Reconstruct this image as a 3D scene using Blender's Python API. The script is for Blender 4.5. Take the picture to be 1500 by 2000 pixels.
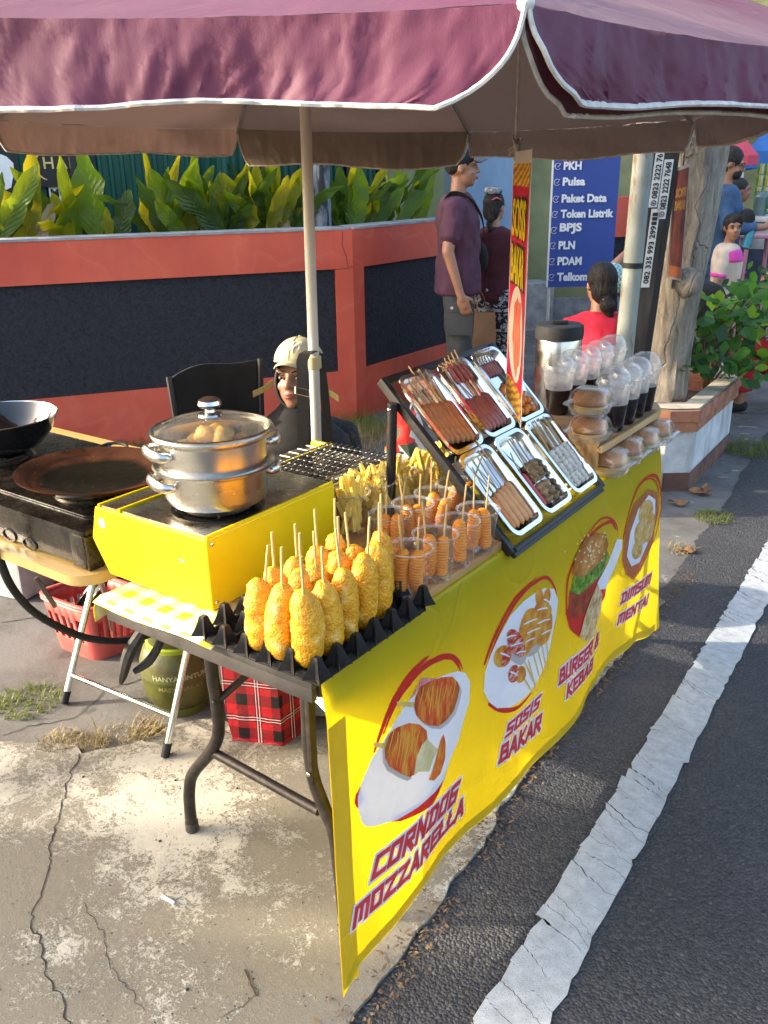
import bpy, bmesh, math, random
from math import sin, cos, pi, radians, hypot, atan2, sqrt
from mathutils import Vector, Matrix, noise

random.seed(7)
for o in list(bpy.data.objects): bpy.data.objects.remove(o)
SC = bpy.context.scene
COL = SC.collection

# ------------------------------------------------------------------ camera
FPX, PIT, ROL, YAW, CAMH = 1720.0, radians(21.0), radians(0.95), radians(35.9), 1.5
_fw = Vector((-sin(YAW)*cos(PIT), cos(YAW)*cos(PIT), -sin(PIT)))
_rt = Vector((cos(YAW), sin(YAW), 0)); _up = _rt.cross(_fw)
R2 = cos(ROL)*_rt - sin(ROL)*_up
U2 = sin(ROL)*_rt + cos(ROL)*_up
cd = bpy.data.cameras.new('camera'); cam = bpy.data.objects.new('camera', cd); COL.objects.link(cam)
cd.sensor_fit = 'VERTICAL'; cd.sensor_height = 36; cd.sensor_width = 27
cd.lens = 36*FPX/2000; cd.clip_start = 0.05; cd.clip_end = 400
Mx = Matrix((R2, U2, -_fw)).transposed().to_4x4(); Mx.translation = (0, 0, CAMH)
cam.matrix_world = Mx
SC.camera = cam

# ------------------------------------------------------------------ light
SUN_AZ, SUN_EL = radians(33), radians(23)      # shadows run along +X +Y
sd = bpy.data.lights.new('sun', 'SUN'); sd.energy = 2.0; sd.angle = radians(0.55); sd.color = (1, .88, .71)
so = bpy.data.objects.new('sun', sd); COL.objects.link(so); so.location = (-8, -6, 6)
sdir = Vector((cos(SUN_AZ)*cos(SUN_EL), sin(SUN_AZ)*cos(SUN_EL), -sin(SUN_EL)))
so.rotation_euler = sdir.to_track_quat('-Z', 'Y').to_euler()
w = bpy.data.worlds.new('World'); SC.world = w; w.use_nodes = True
nt = w.node_tree; nt.nodes.clear()
sk = nt.nodes.new('ShaderNodeTexSky'); sk.sky_type = 'NISHITA'; sk.sun_disc = False
sk.sun_elevation = SUN_EL
sk.sun_rotation = atan2(-sdir.x, -sdir.y)
sk.air_density = 1.0; sk.dust_density = 4.0; sk.ozone_density = 0.8
bg = nt.nodes.new('ShaderNodeBackground'); bg.inputs[1].default_value = 0.15
wo = nt.nodes.new('ShaderNodeOutputWorld')
nt.links.new(sk.outputs[0], bg.inputs[0]); nt.links.new(bg.outputs[0], wo.inputs[0])
vs = SC.view_settings
vs.view_transform = 'Standard'; vs.look = 'None'; vs.exposure = 2.25; vs.gamma = 1; vs.use_curve_mapping = False
cy = SC.cycles
cy.max_bounces = 10; cy.transparent_max_bounces = 16; cy.transmission_bounces = 8; cy.caustics_reflective = False; cy.caustics_refractive = False
cy.use_denoising = True

# ------------------------------------------------------------------ site surveying: where a sight line meets a level, a wall, a range
def ray(x, y): return (x-750)*R2 - (y-1000)*U2 + FPX*_fw
def G(x, y, z=0.0):
    d = ray(x, y); t = (z-CAMH)/d.z; return Vector((t*d.x, t*d.y, z))
def onX(x, y, X): d = ray(x, y); t = X/d.x; return Vector((X, t*d.y, CAMH+t*d.z))
def onY(x, y, Y): d = ray(x, y); t = Y/d.y; return Vector((t*d.x, Y, CAMH+t*d.z))
def AT(x, y, D): d = ray(x, y); t = D/hypot(d.x, d.y); return Vector((t*d.x, t*d.y, CAMH+t*d.z))

# ------------------------------------------------------------------ mesh builder
class B:
    def __init__(s): s.v = []; s.f = []; s.m = []
    def add(s, vs, fs, m=0):
        o = len(s.v); s.v += [tuple(p) for p in vs]
        for f in fs: s.f.append(tuple(i+o for i in f)); s.m.append(m)
        return s
    def box(s, c, size, R=None, m=0, bev=0.0):
        x, y, z = size[0]/2, size[1]/2, size[2]/2
        b = min(bev, x*.9, y*.9, z*.9)
        if b <= 0:
            P = [Vector((i*x, j*y, k*z)) for k in (-1, 1) for j in (-1, 1) for i in (-1, 1)]
            F = [(0,2,3,1), (4,5,7,6), (0,1,5,4), (2,6,7,3), (0,4,6,2), (1,3,7,5)]
        else:
            bm = bmesh.new(); bmesh.ops.create_cube(bm, size=1)
            for v in bm.verts: v.co = Vector((v.co.x*2*x, v.co.y*2*y, v.co.z*2*z))
            bmesh.ops.bevel(bm, geom=bm.edges[:], offset=b, segments=2, profile=.6, affect='EDGES')
            bm.verts.index_update()
            P = [v.co.copy() for v in bm.verts]; F = [tuple(v.index for v in f.verts) for f in bm.faces]; bm.free()
        if R is not None: P = [R @ p for p in P]
        c = Vector(c)
        return s.add([p+c for p in P], F, m)
    def rings(s, rs, caps=True, m=0, closed=False):
        n = len(rs[0]); V = [p for r in rs for p in r]; F = []
        K = len(rs)
        for i in range(K if closed else K-1):
            a, b = i*n, ((i+1) % K)*n
            for j in range(n):
                k = (j+1) % n
                F.append((a+j, a+k, b+k, b+j))
        if caps and not closed:
            F.append(tuple(range(n-1, -1, -1))); F.append(tuple((K-1)*n+j for j in range(n)))
        return s.add(V, F, m)
    def tube(s, pts, r, n=8, caps=True, m=0, closed=False, sq=1.0):
        pts = [Vector(p) for p in pts]; K = len(pts)
        rr = r if isinstance(r, (list, tuple)) else [r]*K
        rs = []; prev = None
        for i, p in enumerate(pts):
            a = pts[(i-1) % K] if (closed or i) else p
            b = pts[(i+1) % K] if (closed or i < K-1) else p
            t = (b-a)
            t = t.normalized() if t.length > 1e-9 else Vector((0, 0, 1))
            if prev is None:
                u = t.cross(Vector((0, 0, 1)))
                if u.length < 1e-3: u = Vector((1, 0, 0))
            else:
                u = prev - t*prev.dot(t)
                if u.length < 1e-6: u = t.orthogonal()
            u.normalize(); v = t.cross(u); prev = u
            rs.append([p + (u*cos(2*pi*j/n) + v*sin(2*pi*j/n)*sq)*rr[i] for j in range(n)])
        return s.rings(rs, caps, m, closed)
    def lathe(s, prof, n=28, c=(0,0,0), m=0, sx=1, sy=1, R=None, close=False):
        c = Vector(c); rs = []
        for r, z in prof:
            ring = [Vector((max(r, 1e-5)*cos(2*pi*j/n)*sx, max(r, 1e-5)*sin(2*pi*j/n)*sy, z)) for j in range(n)]
            if R is not None: ring = [R @ q for q in ring]
            rs.append([q+c for q in ring])
        return s.rings(rs, not close, m, close)
    def ball(s, c, r, n=14, k=9, m=0, R=None):
        if not isinstance(r, (tuple, list)): r = (r, r, r)
        c = Vector(c); rs = []
        for i in range(k+1):
            a = -pi/2 + pi*i/k; q = max(cos(a), 1e-4)
            ring = [Vector((r[0]*q*cos(2*pi*j/n), r[1]*q*sin(2*pi*j/n), r[2]*sin(a))) for j in range(n)]
            if R is not None: ring = [R @ p for p in ring]
            rs.append([p+c for p in ring])
        return s.rings(rs, True, m)
    def capsule(s, a, b, ra, rb, n=12, m=0):
        a = Vector(a); b = Vector(b); d = b-a
        if d.length < 1e-6: return s.ball(a, ra, n)
        t = d.normalized(); pts = []; rr = []
        for i in range(4):
            q = pi/2*(1-i/3.0); pts.append(a - t*ra*sin(q)); rr.append(max(ra*cos(q), 1e-4))
        for i in range(4):
            q = pi/2*i/3.0; pts.append(b + t*rb*sin(q)); rr.append(max(rb*cos(q), 1e-4))
        return s.tube(pts, rr, n)
    def prism(s, poly, z0, z1, M=None, m=0):
        n = len(poly)
        V = [Vector((x, y, z0)) for x, y in poly] + [Vector((x, y, z1)) for x, y in poly]
        if M is not None: V = [M @ p for p in V]
        F = [tuple(range(n-1, -1, -1)), tuple(range(n, 2*n))] + [(i, (i+1) % n, n+(i+1) % n, n+i) for i in range(n)]
        return s.add(V, F, m)
    def grid(s, fn, nu, nv, m=0):
        V = [fn(i/nu, j/nv) for j in range(nv+1) for i in range(nu+1)]
        F = [(j*(nu+1)+i, j*(nu+1)+i+1, (j+1)*(nu+1)+i+1, (j+1)*(nu+1)+i) for j in range(nv) for i in range(nu)]
        return s.add(V, F, m)
    def face(s, pts, m=0): return s.add(pts, [tuple(range(len(pts)))], m)

def world_off(o):
    v = Vector((0, 0, 0))
    while o is not None: v += o.location; o = o.parent
    return v
def mesh_from(name, b, mats, smooth=True, ang=38, off=Vector((0,0,0))):
    me = bpy.data.meshes.new(name)
    me.from_pydata([(p[0]-off.x, p[1]-off.y, p[2]-off.z) for p in b.v], [], b.f)
    if not isinstance(mats, (list, tuple)): mats = [mats]
    for m in mats: me.materials.append(m)
    if len(mats) > 1: me.polygons.foreach_set('material_index', b.m)
    if smooth:
        me.polygons.foreach_set('use_smooth', [True]*len(me.polygons))
        me.set_sharp_from_angle(angle=radians(ang))
    me.update()
    return me
def part(name, b, mats, parent=None, smooth=True, ang=38, label=None, kind=None, solid=0):
    """one mesh object; coordinates in b are world coordinates at build time"""
    off = world_off(parent) if parent is not None else Vector((0, 0, 0))
    o = bpy.data.objects.new(name, mesh_from(name, b, mats, smooth, ang, off)); COL.objects.link(o)
    if parent is not None: o.parent = parent
    if label: o['label'] = label
    if kind: o['kind'] = kind
    return o
def tag(o, label, cat, group=None):
    o['label'] = label; o['category'] = cat
    if group: o['group'] = group
    return o
def thing(name, label, cat, loc=(0,0,0), group=None):
    o = bpy.data.objects.new(name, None); COL.objects.link(o); o.location = loc; o.empty_display_size = .05
    return tag(o, label, cat, group)
def struct(name, b, m, smooth=False):
    o = part(name, b, m, None, smooth); o['kind'] = 'structure'; return o
def dup(root, loc, rz=0.0, label=None, scale=None, group=None):
    r = root.copy(); COL.objects.link(r); r.location = loc; r.rotation_euler = (0, 0, rz)
    if scale: r.scale = (scale,)*3 if not isinstance(scale, (tuple, list)) else scale
    if label: r['label'] = label
    if group: r['group'] = group
    for ch in list(root.children):
        c = ch.copy(); COL.objects.link(c); c.parent = r
        for g in list(ch.children):
            d = g.copy(); COL.objects.link(d); d.parent = c
    return r
def rotz(a): return Matrix.Rotation(a, 3, 'Z')
def rx(a): return Matrix.Rotation(a, 3, 'X')
def ry(a): return Matrix.Rotation(a, 3, 'Y')
def lerp(a, b, t): return a+(b-a)*t
def fbm(p, o=3): return noise.fractal(Vector(p), 1.0, 2.0, o)

# ------------------------------------------------------------------ materials
def srgb(r, g, b):
    f = lambda c: (c/12.92 if c <= .04045 else ((c+.055)/1.055)**2.4)
    return (f(r/255), f(g/255), f(b/255))
class Nodes:
    def __init__(s, name):
        s.mat = bpy.data.materials.new(name); s.mat.use_nodes = True
        s.nt = s.mat.node_tree; s.p = s.nt.nodes['Principled BSDF']; s.out = s.nt.nodes['Material Output']
        s._tc = None
    def n(s, t, **kw):
        x = s.nt.nodes.new(t)
        for k, v in kw.items():
            if hasattr(x, k): setattr(x, k, v)
            else: x.inputs[k].default_value = v
        return x
    def l(s, a, b): s.nt.links.new(a, b)
    def tc(s, which='Object'):
        if s._tc is None: s._tc = s.n('ShaderNodeTexCoord')
        return s._tc.outputs[which]
    def mapping(s, scale=(1,1,1), rot=(0,0,0), loc=(0,0,0), which='Object'):
        m = s.n('ShaderNodeMapping'); s.l(s.tc(which), m.inputs[0])
        m.inputs[1].default_value = loc; m.inputs[2].default_value = rot; m.inputs[3].default_value = scale
        return m.outputs[0]
    def noise(s, scale, detail=4, rough=.55, vec=None, dist=0.0):
        x = s.n('ShaderNodeTexNoise'); x.inputs['Scale'].default_value = scale; x.inputs['Detail'].default_value = detail
        x.inputs['Roughness'].default_value = rough; x.inputs['Distortion'].default_value = dist
        s.l(vec if vec is not None else s.tc(), x.inputs['Vector']); return x.outputs[0]
    def ramp(s, fac, stops, interp='LINEAR'):
        r = s.n('ShaderNodeValToRGB'); cr = r.color_ramp; cr.interpolation = interp
        while len(cr.elements) < len(stops): cr.elements.new(.5)
        for e, (p, c) in zip(cr.elements, stops):
            e.position = p; e.color = (*(c if isinstance(c, (tuple, list)) else (c, c, c)), 1)[:4]
        s.l(fac, r.inputs[0]); return r.outputs[0]
    def mix(s, fac, a, b, mode='MIX'):
        x = s.n('ShaderNodeMix'); x.data_type = 'RGBA'; x.blend_type = mode
        for val, i in ((fac, 0), (a, 6), (b, 7)):
            if isinstance(val, (int, float)): x.inputs[i].default_value = val if i == 0 else (val, val, val, 1)
            elif isinstance(val, (tuple, list)): x.inputs[i].default_value = (*val, 1)[:4]
            else: s.l(val, x.inputs[i])
        return x.outputs[2]
    def math(s, op, a, b=0.0, clamp=False):
        x = s.n('ShaderNodeMath'); x.operation = op; x.use_clamp = clamp
        for val, i in ((a, 0), (b, 1)):
            if isinstance(val, (int, float)): x.inputs[i].default_value = val
            else: s.l(val, x.inputs[i])
        return x.outputs[0]
    def base(s, c):
        if isinstance(c, (tuple, list)): s.p.inputs['Base Color'].default_value = (*c, 1)[:4]
        else: s.l(c, s.p.inputs['Base Color'])
    def set(s, **kw):
        for k, v in kw.items():
            i = s.p.inputs[k.replace('_', ' ')]
            if isinstance(v, (int, float)): i.default_value = v
            elif isinstance(v, (tuple, list)): i.default_value = (*v, 1)[:4] if len(v) == 3 and i.type == 'RGBA' else v
            else: s.l(v, i)
    def bump(s, h, dist=.01, strength=1.0):
        b = s.n('ShaderNodeBump'); b.inputs['Distance'].default_value = dist; b.inputs['Strength'].default_value = strength
        s.l(h, b.inputs['Height']); s.l(b.outputs[0], s.p.inputs['Normal']); return b
    def translucent(s, col, fac):
        t = s.n('ShaderNodeBsdfTranslucent'); mx = s.n('ShaderNodeMixShader')
        if isinstance(col, (tuple, list)): t.inputs[0].default_value = (*col, 1)[:4]
        else: s.l(col, t.inputs[0])
        mx.inputs[0].default_value = fac
        s.l(s.p.outputs[0], mx.inputs[1]); s.l(t.outputs[0], mx.inputs[2]); s.l(mx.outputs[0], s.out.inputs[0])
_mc = {}
def M(name, col, rough=.55, metal=0.0, var=.12, vs=12.0, bump=0.0, bs=60.0, bd=.002, spec=.5, coat=0.0, trans=0.0, ior=1.45, transl=0.0, tcol=None, col2=None, stretch=None):
    """general procedural surface: a base colour with mottling, fine relief and uneven gloss"""
    if name in _mc: return _mc[name]
    k = Nodes(name); _mc[name] = k.mat
    vec = k.mapping(scale=stretch) if stretch else None
    nz = k.noise(vs, 5, .6, vec)
    dark = tuple(c*(1-var*1.6) for c in col); light = tuple(min(1, c*(1+var)) for c in col)
    c = k.ramp(nz, [(.3, col2 if col2 else dark), (.7, light)])
    k.base(c)
    k.set(Roughness=k.ramp(k.noise(vs*2.3, 3), [(.3, max(0, rough-.07)), (.7, min(1, rough+.09))]), Metallic=metal, IOR=ior)
    k.p.inputs['Specular IOR Level'].default_value = spec
    if coat: k.p.inputs['Coat Weight'].default_value = coat
    if trans: k.p.inputs['Transmission Weight'].default_value = trans
    if bump: k.bump(k.noise(bs, 4, .6, vec), bd, bump)
    if transl: k.translucent(tcol or col, transl)
    return k.mat

# ================================================================== SETTING
def mat_concrete():
    k = Nodes('weathered_concrete')
    big = k.noise(1.5, 4, .6); mid = k.noise(11, 7, .75, dist=.8); fine = k.noise(75, 5, .8); spk = k.noise(260, 3, .7)
    patch = k.math('ADD', k.math('MULTIPLY', big, .72), k.math('MULTIPLY', mid, .42))
    patch = k.math('ADD', patch, k.math('ADD', k.math('MULTIPLY', fine, .42), k.math('MULTIPLY', k.math('SUBTRACT', spk, .42), .34)))
    m = k.ramp(patch, [(.822, 0.0), (.866, 1.0)])
    worn = k.mix(fine, (.145, .128, .095), (.27, .245, .188))
    skin = k.mix(k.noise(35, 4), (.42, .395, .325), (.54, .515, .43))
    c = k.mix(m, worn, skin)
    c = k.mix(k.ramp(spk, [(.64, 0), (.74, .55)]), c, (.06, .055, .05))
    st = k.ramp(k.noise(2.6, 3, .5, k.mapping(loc=(4, 1, 0))), [(.55, 0), (.7, .45)])
    c = k.mix(st, c, (.13, .12, .105))
    k.base(c); k.set(Roughness=.93)
    h = k.math('ADD', k.math('MULTIPLY', m, .5), k.math('ADD', k.math('MULTIPLY', fine, .7), k.math('MULTIPLY', spk, .5)))
    k.bump(h, .004, .8); return k.mat
def mat_sidewalk():
    k = Nodes('grey_sidewalk')
    a = k.noise(3.2, 5, .65); f = k.noise(70, 5, .7)
    c = k.ramp(a, [(.35, (.085, .078, .07)), (.62, (.155, .147, .135))])
    c = k.mix(k.ramp(f, [(.55, 0), (.75, .5)]), c, (.21, .20, .185))
    sp = k.ramp(k.noise(11, 3, .5, k.mapping(loc=(1, 7, 0))), [(.64, 0), (.69, .6)])
    c = k.mix(sp, c, (.05, .047, .044))
    wt = k.ramp(k.noise(4.5, 6, .75, k.mapping(scale=(1.2, 3.2, 1)), dist=1.2), [(.60, 0), (.66, .75)])
    xyz = k.n('ShaderNodeSeparateXYZ'); k.l(k.tc(), xyz.inputs[0])
    far = k.ramp(k.math('MULTIPLY', xyz.outputs[1], .1), [(.17, 0), (.24, 1)])
    c = k.mix(k.math('MULTIPLY', wt, far), c, (.46, .45, .41))
    k.base(c); k.set(Roughness=.9); k.bump(k.math('ADD', a, k.math('MULTIPLY', f, .5)), .006, .6); return k.mat
def mat_asphalt():
    k = Nodes('asphalt')
    v = k.n('ShaderNodeTexVoronoi'); v.inputs['Scale'].default_value = 150; k.l(k.tc(), v.inputs['Vector'])
    f = k.noise(220, 3, .7); a = k.noise(2.0, 4, .6)
    bw = k.n('ShaderNodeRGBToBW'); k.l(v.outputs['Color'], bw.inputs[0])
    c = k.ramp(bw.outputs[0], [(.15, (.024, .024, .026)), (.6, (.052, .052, .055)), (.93, (.085, .082, .08)), (1, (.22, .20, .18))])
    c = k.mix(k.ramp(a, [(.3, .35), (.7, 0)]), c, (.03, .029, .03))
    dust = k.ramp(k.noise(1.1, 4, .6, k.mapping(loc=(3, 2, 0))), [(.5, 0), (.75, .25)])
    c = k.mix(dust, c, (.13, .115, .095))
    k.base(c); k.set(Roughness=k.ramp(f, [(.3, .55), (.7, .85)]))
    h = k.math('SUBTRACT', k.math('MULTIPLY', f, .6), v.outputs['Distance'])
    k.bump(h, .006, 1.0); return k.mat
def mat_paint():
    k = Nodes('worn_road_paint')
    f = k.noise(30, 5, .7); g = k.noise(300, 3, .7)
    c = k.ramp(f, [(.3, (.36, .375, .375)), (.7, (.54, .56, .55))])
    c = k.mix(k.ramp(g, [(.60, 0), (.68, .75)]), c, (.11, .11, .11))
    c = k.mix(k.ramp(k.noise(6, 4), [(.56, 0), (.72, .4)]), c, (.24, .25, .25))
    k.base(c); k.set(Roughness=.75); k.bump(k.math('ADD', f, g), .003, .7); return k.mat
m_conc, m_walk, m_asph, m_paint = mat_concrete(), mat_sidewalk(), mat_asphalt(), mat_paint()
m_dirt = M('dry_soil', (.10, .075, .05), .95, var=.4, vs=25, bump=1, bs=50, bd=.02)
m_crack = M('crack_dirt', (.035, .030, .025), .95, var=.3)

b = B(); b.face([(-120, -120, -.04), (120, -120, -.04), (120, 200, -.04), (-120, 200, -.04)]); struct('ground', b, m_dirt)

edge = [(-.70, -6), (-.71, -.5), (-.735, .5), (-.767, .95), (-.788, 1.36), (-.852, 1.98), (-.862, 2.6), (-.877, 3.17), (-.95, 4.2), (-1.057, 5.26), (-1.3, 8), (-1.9, 14), (-4, 40)]
def edge_x(y):
    for (x0, y0), (x1, y1) in zip(edge, edge[1:]):
        if y0 <= y <= y1: return lerp(x0, x1, (y-y0)/(y1-y0))
    return edge[-1][0]
# road: asphalt sheet with a frayed edge
L = []; y = -6.0
while y < 40:
    st = .022 if -0.2 < y < 6 else .4
    L.append((edge_x(y) + (.018*fbm((y*5, 0, 0)) + .014*fbm((y*26, 3, 0))), y)); y += st
b = B(); V = []; F = []
for i, (x, yy) in enumerate(L):
    V += [(x-.05, yy, -.0085), (x, yy, -.008), (10, yy, -.008)]
for i in range(len(L)-1):
    a = 3*i; F += [(a, a+1, a+4, a+3), (a+1, a+2, a+5, a+4)]
b.add(V, F); struct('road', b, m_asph)
# darker sidewalk slab
b = B(); V = []; F = []
for i, (x, yy) in enumerate(L):
    V += [(x-.004, yy, -.012), (-14, yy, -.012)]
for i in range(len(L)-1):
    a = 2*i; F.append((a+1, a, a+2, a+3))
b.add(V, F); struct('sidewalk', b, m_walk)
# pale old concrete slab in front, its broken rear edge
rear = [(-14, .35)] + [tuple(G(*p)[:2]) for p in ((-200, 1452), (0, 1447), (60, 1449), (120, 1452), (148, 1458), (158, 1472), (200, 1462), (262, 1452), (300, 1436), (330, 1420), (372, 1408), (420, 1402), (470, 1425), (540, 1440), (600, 1430))] + [(-1.18, 1.95), (-1.12, 2.5), (-1.15, 3.1)]
poly = [(-14, -6), (edge_x(-6)-.03, -6)]
y = -3.0
while y < 3.0:
    poly.append((edge_x(y) - .010 + .016*fbm((y*7, 9, 0)) + .014*fbm((y*30, 2, 4)), y)); y += .03 if y > 0 else .5
rr = []
for (p, q) in zip(rear, rear[1:]):
    n_ = max(1, int(hypot(q[0]-p[0], q[1]-p[1])/.03)) if p[0] > -5 else 1
    for i in range(n_):
        t = i/n_; rr.append((lerp(p[0], q[0], t)+.006*fbm((p[0]*9+t*3, i*.8, 2)), lerp(p[1], q[1], t)+.012*fbm((i*.7, p[0]*5, 1))))
poly += rr[::-1]
b = B(); b.prism(poly, -.03, 0); struct('pavement', b, m_conc)

# cracks running through the slab
def crack(pxs, w0, seed, z=.0012):
    P = [G(x, y, 0) for x, y in pxs]; pts = []
    for p, q in zip(P, P[1:]):
        n_ = max(2, int((q-p).length/.012))
        for i in range(n_):
            t = i/n_; c = p.lerp(q, t); pts.append(c + Vector((fbm((c.x*40+seed, c.y*40, 0))*.012, fbm((c.x*40, c.y*40+seed, 5))*.012, 0)))
    pts.append(P[-1]); b = B(); V = []; F = []
    for i, p in enumerate(pts):
        a, c = pts[max(0, i-1)], pts[min(len(pts)-1, i+1)]
        t = (c-a).normalized(); n = Vector((-t.y, t.x, 0)); ww = w0*(.45+.9*abs(fbm((i*.35, seed, 0))))
        if i in (0, len(pts)-1): ww = .0002
        V += [p+n*ww+Vector((0, 0, z)), p-n*ww*.8+Vector((0, 0, z))]
    F = [(2*i, 2*i+1, 2*i+3, 2*i+2) for i in range(len(pts)-1)]
    b.add(V, F); struct('pavement_crack', b, m_crack)
crack([(158, 1472), (140, 1510), (120, 1575), (100, 1650), (92, 1720), (68, 1770), (58, 1812), (80, 1840), (92, 1905), (118, 1945), (135, 2010)], .0028, 1)
crack([(165, 1760), (180, 1790), (205, 1830), (210, 1870), (240, 1920), (285, 1975)], .0014, 5)
crack([(300, 1730), (330, 1715), (345, 1708)], .0012, 8)
crack([(480, 1895), (492, 1925), (508, 1945), (470, 1965), (430, 1990)], .0012, 11)
crack([(0, 1432), (60, 1412), (150, 1395), (215, 1338), (330, 1310)], .003, 15, -.010)
crack([(0, 1212), (95, 1195), (160, 1180)], .003, 18, -.010)

# white edge line of the road, broken into flakes by cracks
b = B(); y = .55; rnd = random.Random(3)
def line_edges(y):
    t = (y-1.144)/(3.858-1.144); xl = lerp(-.590, -.712, t)
    t2 = (y-1.225)/(3.15-1.225); xr = lerp(-.468, -.560, t2)
    return xl, max(xr, xl+.11)
jag_l = lambda q: .006*fbm((q*16, 1, 0)) + .009*fbm((q*75, 2, 0)) + .007*fbm((q*230, 4, 0))
jag_r = lambda q: .007*fbm((q*14, 7, 0)) + .009*fbm((q*75, 5, 0)) + .007*fbm((q*230, 8, 0))
def cut(q, t, s): return .006*sin(t*4+s) + .010*fbm((t*3.2, s*3.1, 0)) + .004*fbm((t*14, s*2.1, 3))
y = .5; seed = 0
while y < 9:
    ln = rnd.choice((.014, .022, .034, .05, .06)) if y < 4.2 else .12
    y2 = y+ln; n_ = 20; gap = rnd.choice((0, 0, .0002, .0004, .0009)) if y < 4.2 else .002
    lo = []; hi = []
    for i in range(n_+1):
        t = i/n_
        for yy, s, out in ((y, seed, lo), (y2, seed+1, hi)):
            xl, xr = line_edges(yy); xl += jag_l(yy+.3*ln*(out is lo)); xr += jag_r(yy)
            out.append((lerp(xl, xr, t), yy + cut(yy, t, s) - .05*(t-.5) + (gap if out is lo else -gap)))
    V = [(x, q, -.004) for x, q in lo] + [(x, q, -.004) for x, q in hi]
    F = [(i, i+1, n_+2+i, n_+1+i) for i in range(n_)]
    b.add(V, F); y = y2; seed += 1
struct('road_marking', b, m_paint)

# leaf litter, sand and grit along the road edge
m_lit = M('dead_leaf_litter', (.15, .095, .05), .9, var=.5, vs=40, col2=(.06, .04, .025))
b = B(); rnd = random.Random(5)
for i in range(4200):
    y = rnd.uniform(.75, 3.3); dx = abs(rnd.gauss(0, .026)) * (1 if rnd.random() < .65 else -1)
    dens = .5+.8*fbm((y*4, 3, 0))
    if rnd.random() > dens: continue
    x = edge_x(y) - .004 + dx; s = rnd.choice((.0012, .0018, .0025, .0045)); a = rnd.uniform(0, 6.3); z = .003 if dx < 0 else -.004
    u = Vector((cos(a), sin(a), rnd.uniform(-.3, .3)))*s*rnd.uniform(1, 2.4); v = Vector((-sin(a), cos(a), rnd.uniform(-.4, .4)))*s*.7
    c = Vector((x, y, z+s*.4)); b.add([c-u, c+v, c+u, c-v], [(0, 1, 2, 3)])
o = part('leaf_litter', b, m_lit, None, False); tag(o, 'thin line of brown leaf litter and grit along the edge of the asphalt', 'leaf litter'); o['kind'] = 'stuff'
m_grit = M('dark_grit', (.035, .03, .028), .9)
b = B()
for i in range(420):
    p = G(rnd.uniform(0, 660), rnd.uniform(1500, 2000), 0) if i < 260 else Vector((rnd.uniform(-.8, .4), rnd.uniform(.9, 3.5), -.008))
    r = rnd.choice((.0008, .0012, .0018, .0035 if rnd.random() < .12 else .001))
    b.ball(p+Vector((0, 0, r*.4)), (r, r*rnd.uniform(.7, 1.4), r*.6), 5, 3)
o = part('grit', b, m_grit, None, True); tag(o, 'dark grit and pebbles scattered over pavement and road', 'grit'); o['kind'] = 'stuff'

# ------------------------------------------------------------------ coral and black planter wall
def mat_coral():
    k = Nodes('coral_paint')
    a = k.noise(1.6, 4, .6); f = k.noise(26, 5, .7)
    streak = k.noise(7, 4, .65, k.mapping(scale=(1.0, 1.0, .18)))
    c = k.ramp(a, [(.3, (.56, .075, .038)), (.7, (.72, .130, .065))])
    c = k.mix(k.ramp(streak, [(.45, 0), (.8, .45)]), c, (.46, .075, .058))
    tide = k.ramp(k.noise(2.4, 2, .4, dist=.4), [(.47, 0), (.495, .16), (.51, .04), (.56, 0)])
    c = k.mix(tide, c, (.80, .25, .15))
    k.base(c); k.set(Roughness=.75); k.bump(f, .002, .35); return k.mat
def mat_rough_black():
    k = Nodes('black_rough_plaster')
    v = k.noise(55, 4, .8); w_ = k.noise(30, 5, .8)
    k.base(k.ramp(k.math('ADD', v, k.math('MULTIPLY', w_, .6)), [(.55, (.003, .003, .005)), (.95, (.045, .05, .068))])); k.set(Roughness=.8)
    k.bump(k.math('ADD', v, k.math('MULTIPLY', w_, .8)), .05, 1.0); return k.mat
m_coral, m_black = mat_coral(), mat_rough_black()
m_cement = M('grey_cement', (.33, .33, .32), .9, var=.25, vs=8, bump=.5, bs=60)
Wc = Vector((-3.442, 4.468, 0)); dL = Vector((.558, .83, 0)).normalized(); nL = Vector((dL.y, -dL.x, 0))
dR = Vector((0, 1, 0)); nR = Vector((1, 0, 0))
def slab(b, o, d, n, s0, s1, n0, n1, z0, z1):
    P = []
    for z in (z0, z1):
        for s, q in ((s0, n0), (s1, n0), (s1, n1), (s0, n1)): P.append(o + d*s + n*q + Vector((0, 0, z)))
    b.add(P, [(3,2,1,0), (4,5,6,7), (0,1,5,4), (1,2,6,5), (2,3,7,6), (3,0,4,7)])
wall = thing('planter_wall', 'coral painted planter wall with black rough panels behind the stall', 'wall', Wc)
TOP, BB, DB = 1.187, .957, .32
b = B(); slab(b, Wc, dL, nL, -9, -.012, -.19, -.001, BB, TOP); slab(b, Wc, dR, nR, .012, 1.52, -.19, -.001, BB, TOP); part('top_band', b, m_coral, wall, False)
b = B(); slab(b, Wc, dL, nL, -9, -.012, -.19, 0, -.02, DB); slab(b, Wc, dR, nR, .012, 1.52, -.19, 0, -.02, DB); part('bottom_band', b, m_coral, wall, False)
def pillar(poly):
    b = B(); b.prism(poly, -.02, TOP-.001); part('pillar', b, m_coral, wall, False)
A_ = Wc + dL*-.113; C_ = Wc + dR*.112
inn = Wc - (nL+nR).normalized()*.2
pillar([tuple((Wc+nL*.001+nR*.001)[:2]), tuple((C_+nR*.002)[:2]), tuple((C_-nR*.2)[:2]), tuple(inn[:2]), tuple((A_-nL*.2)[:2]), tuple((A_+nL*.002)[:2])][::-1])
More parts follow.
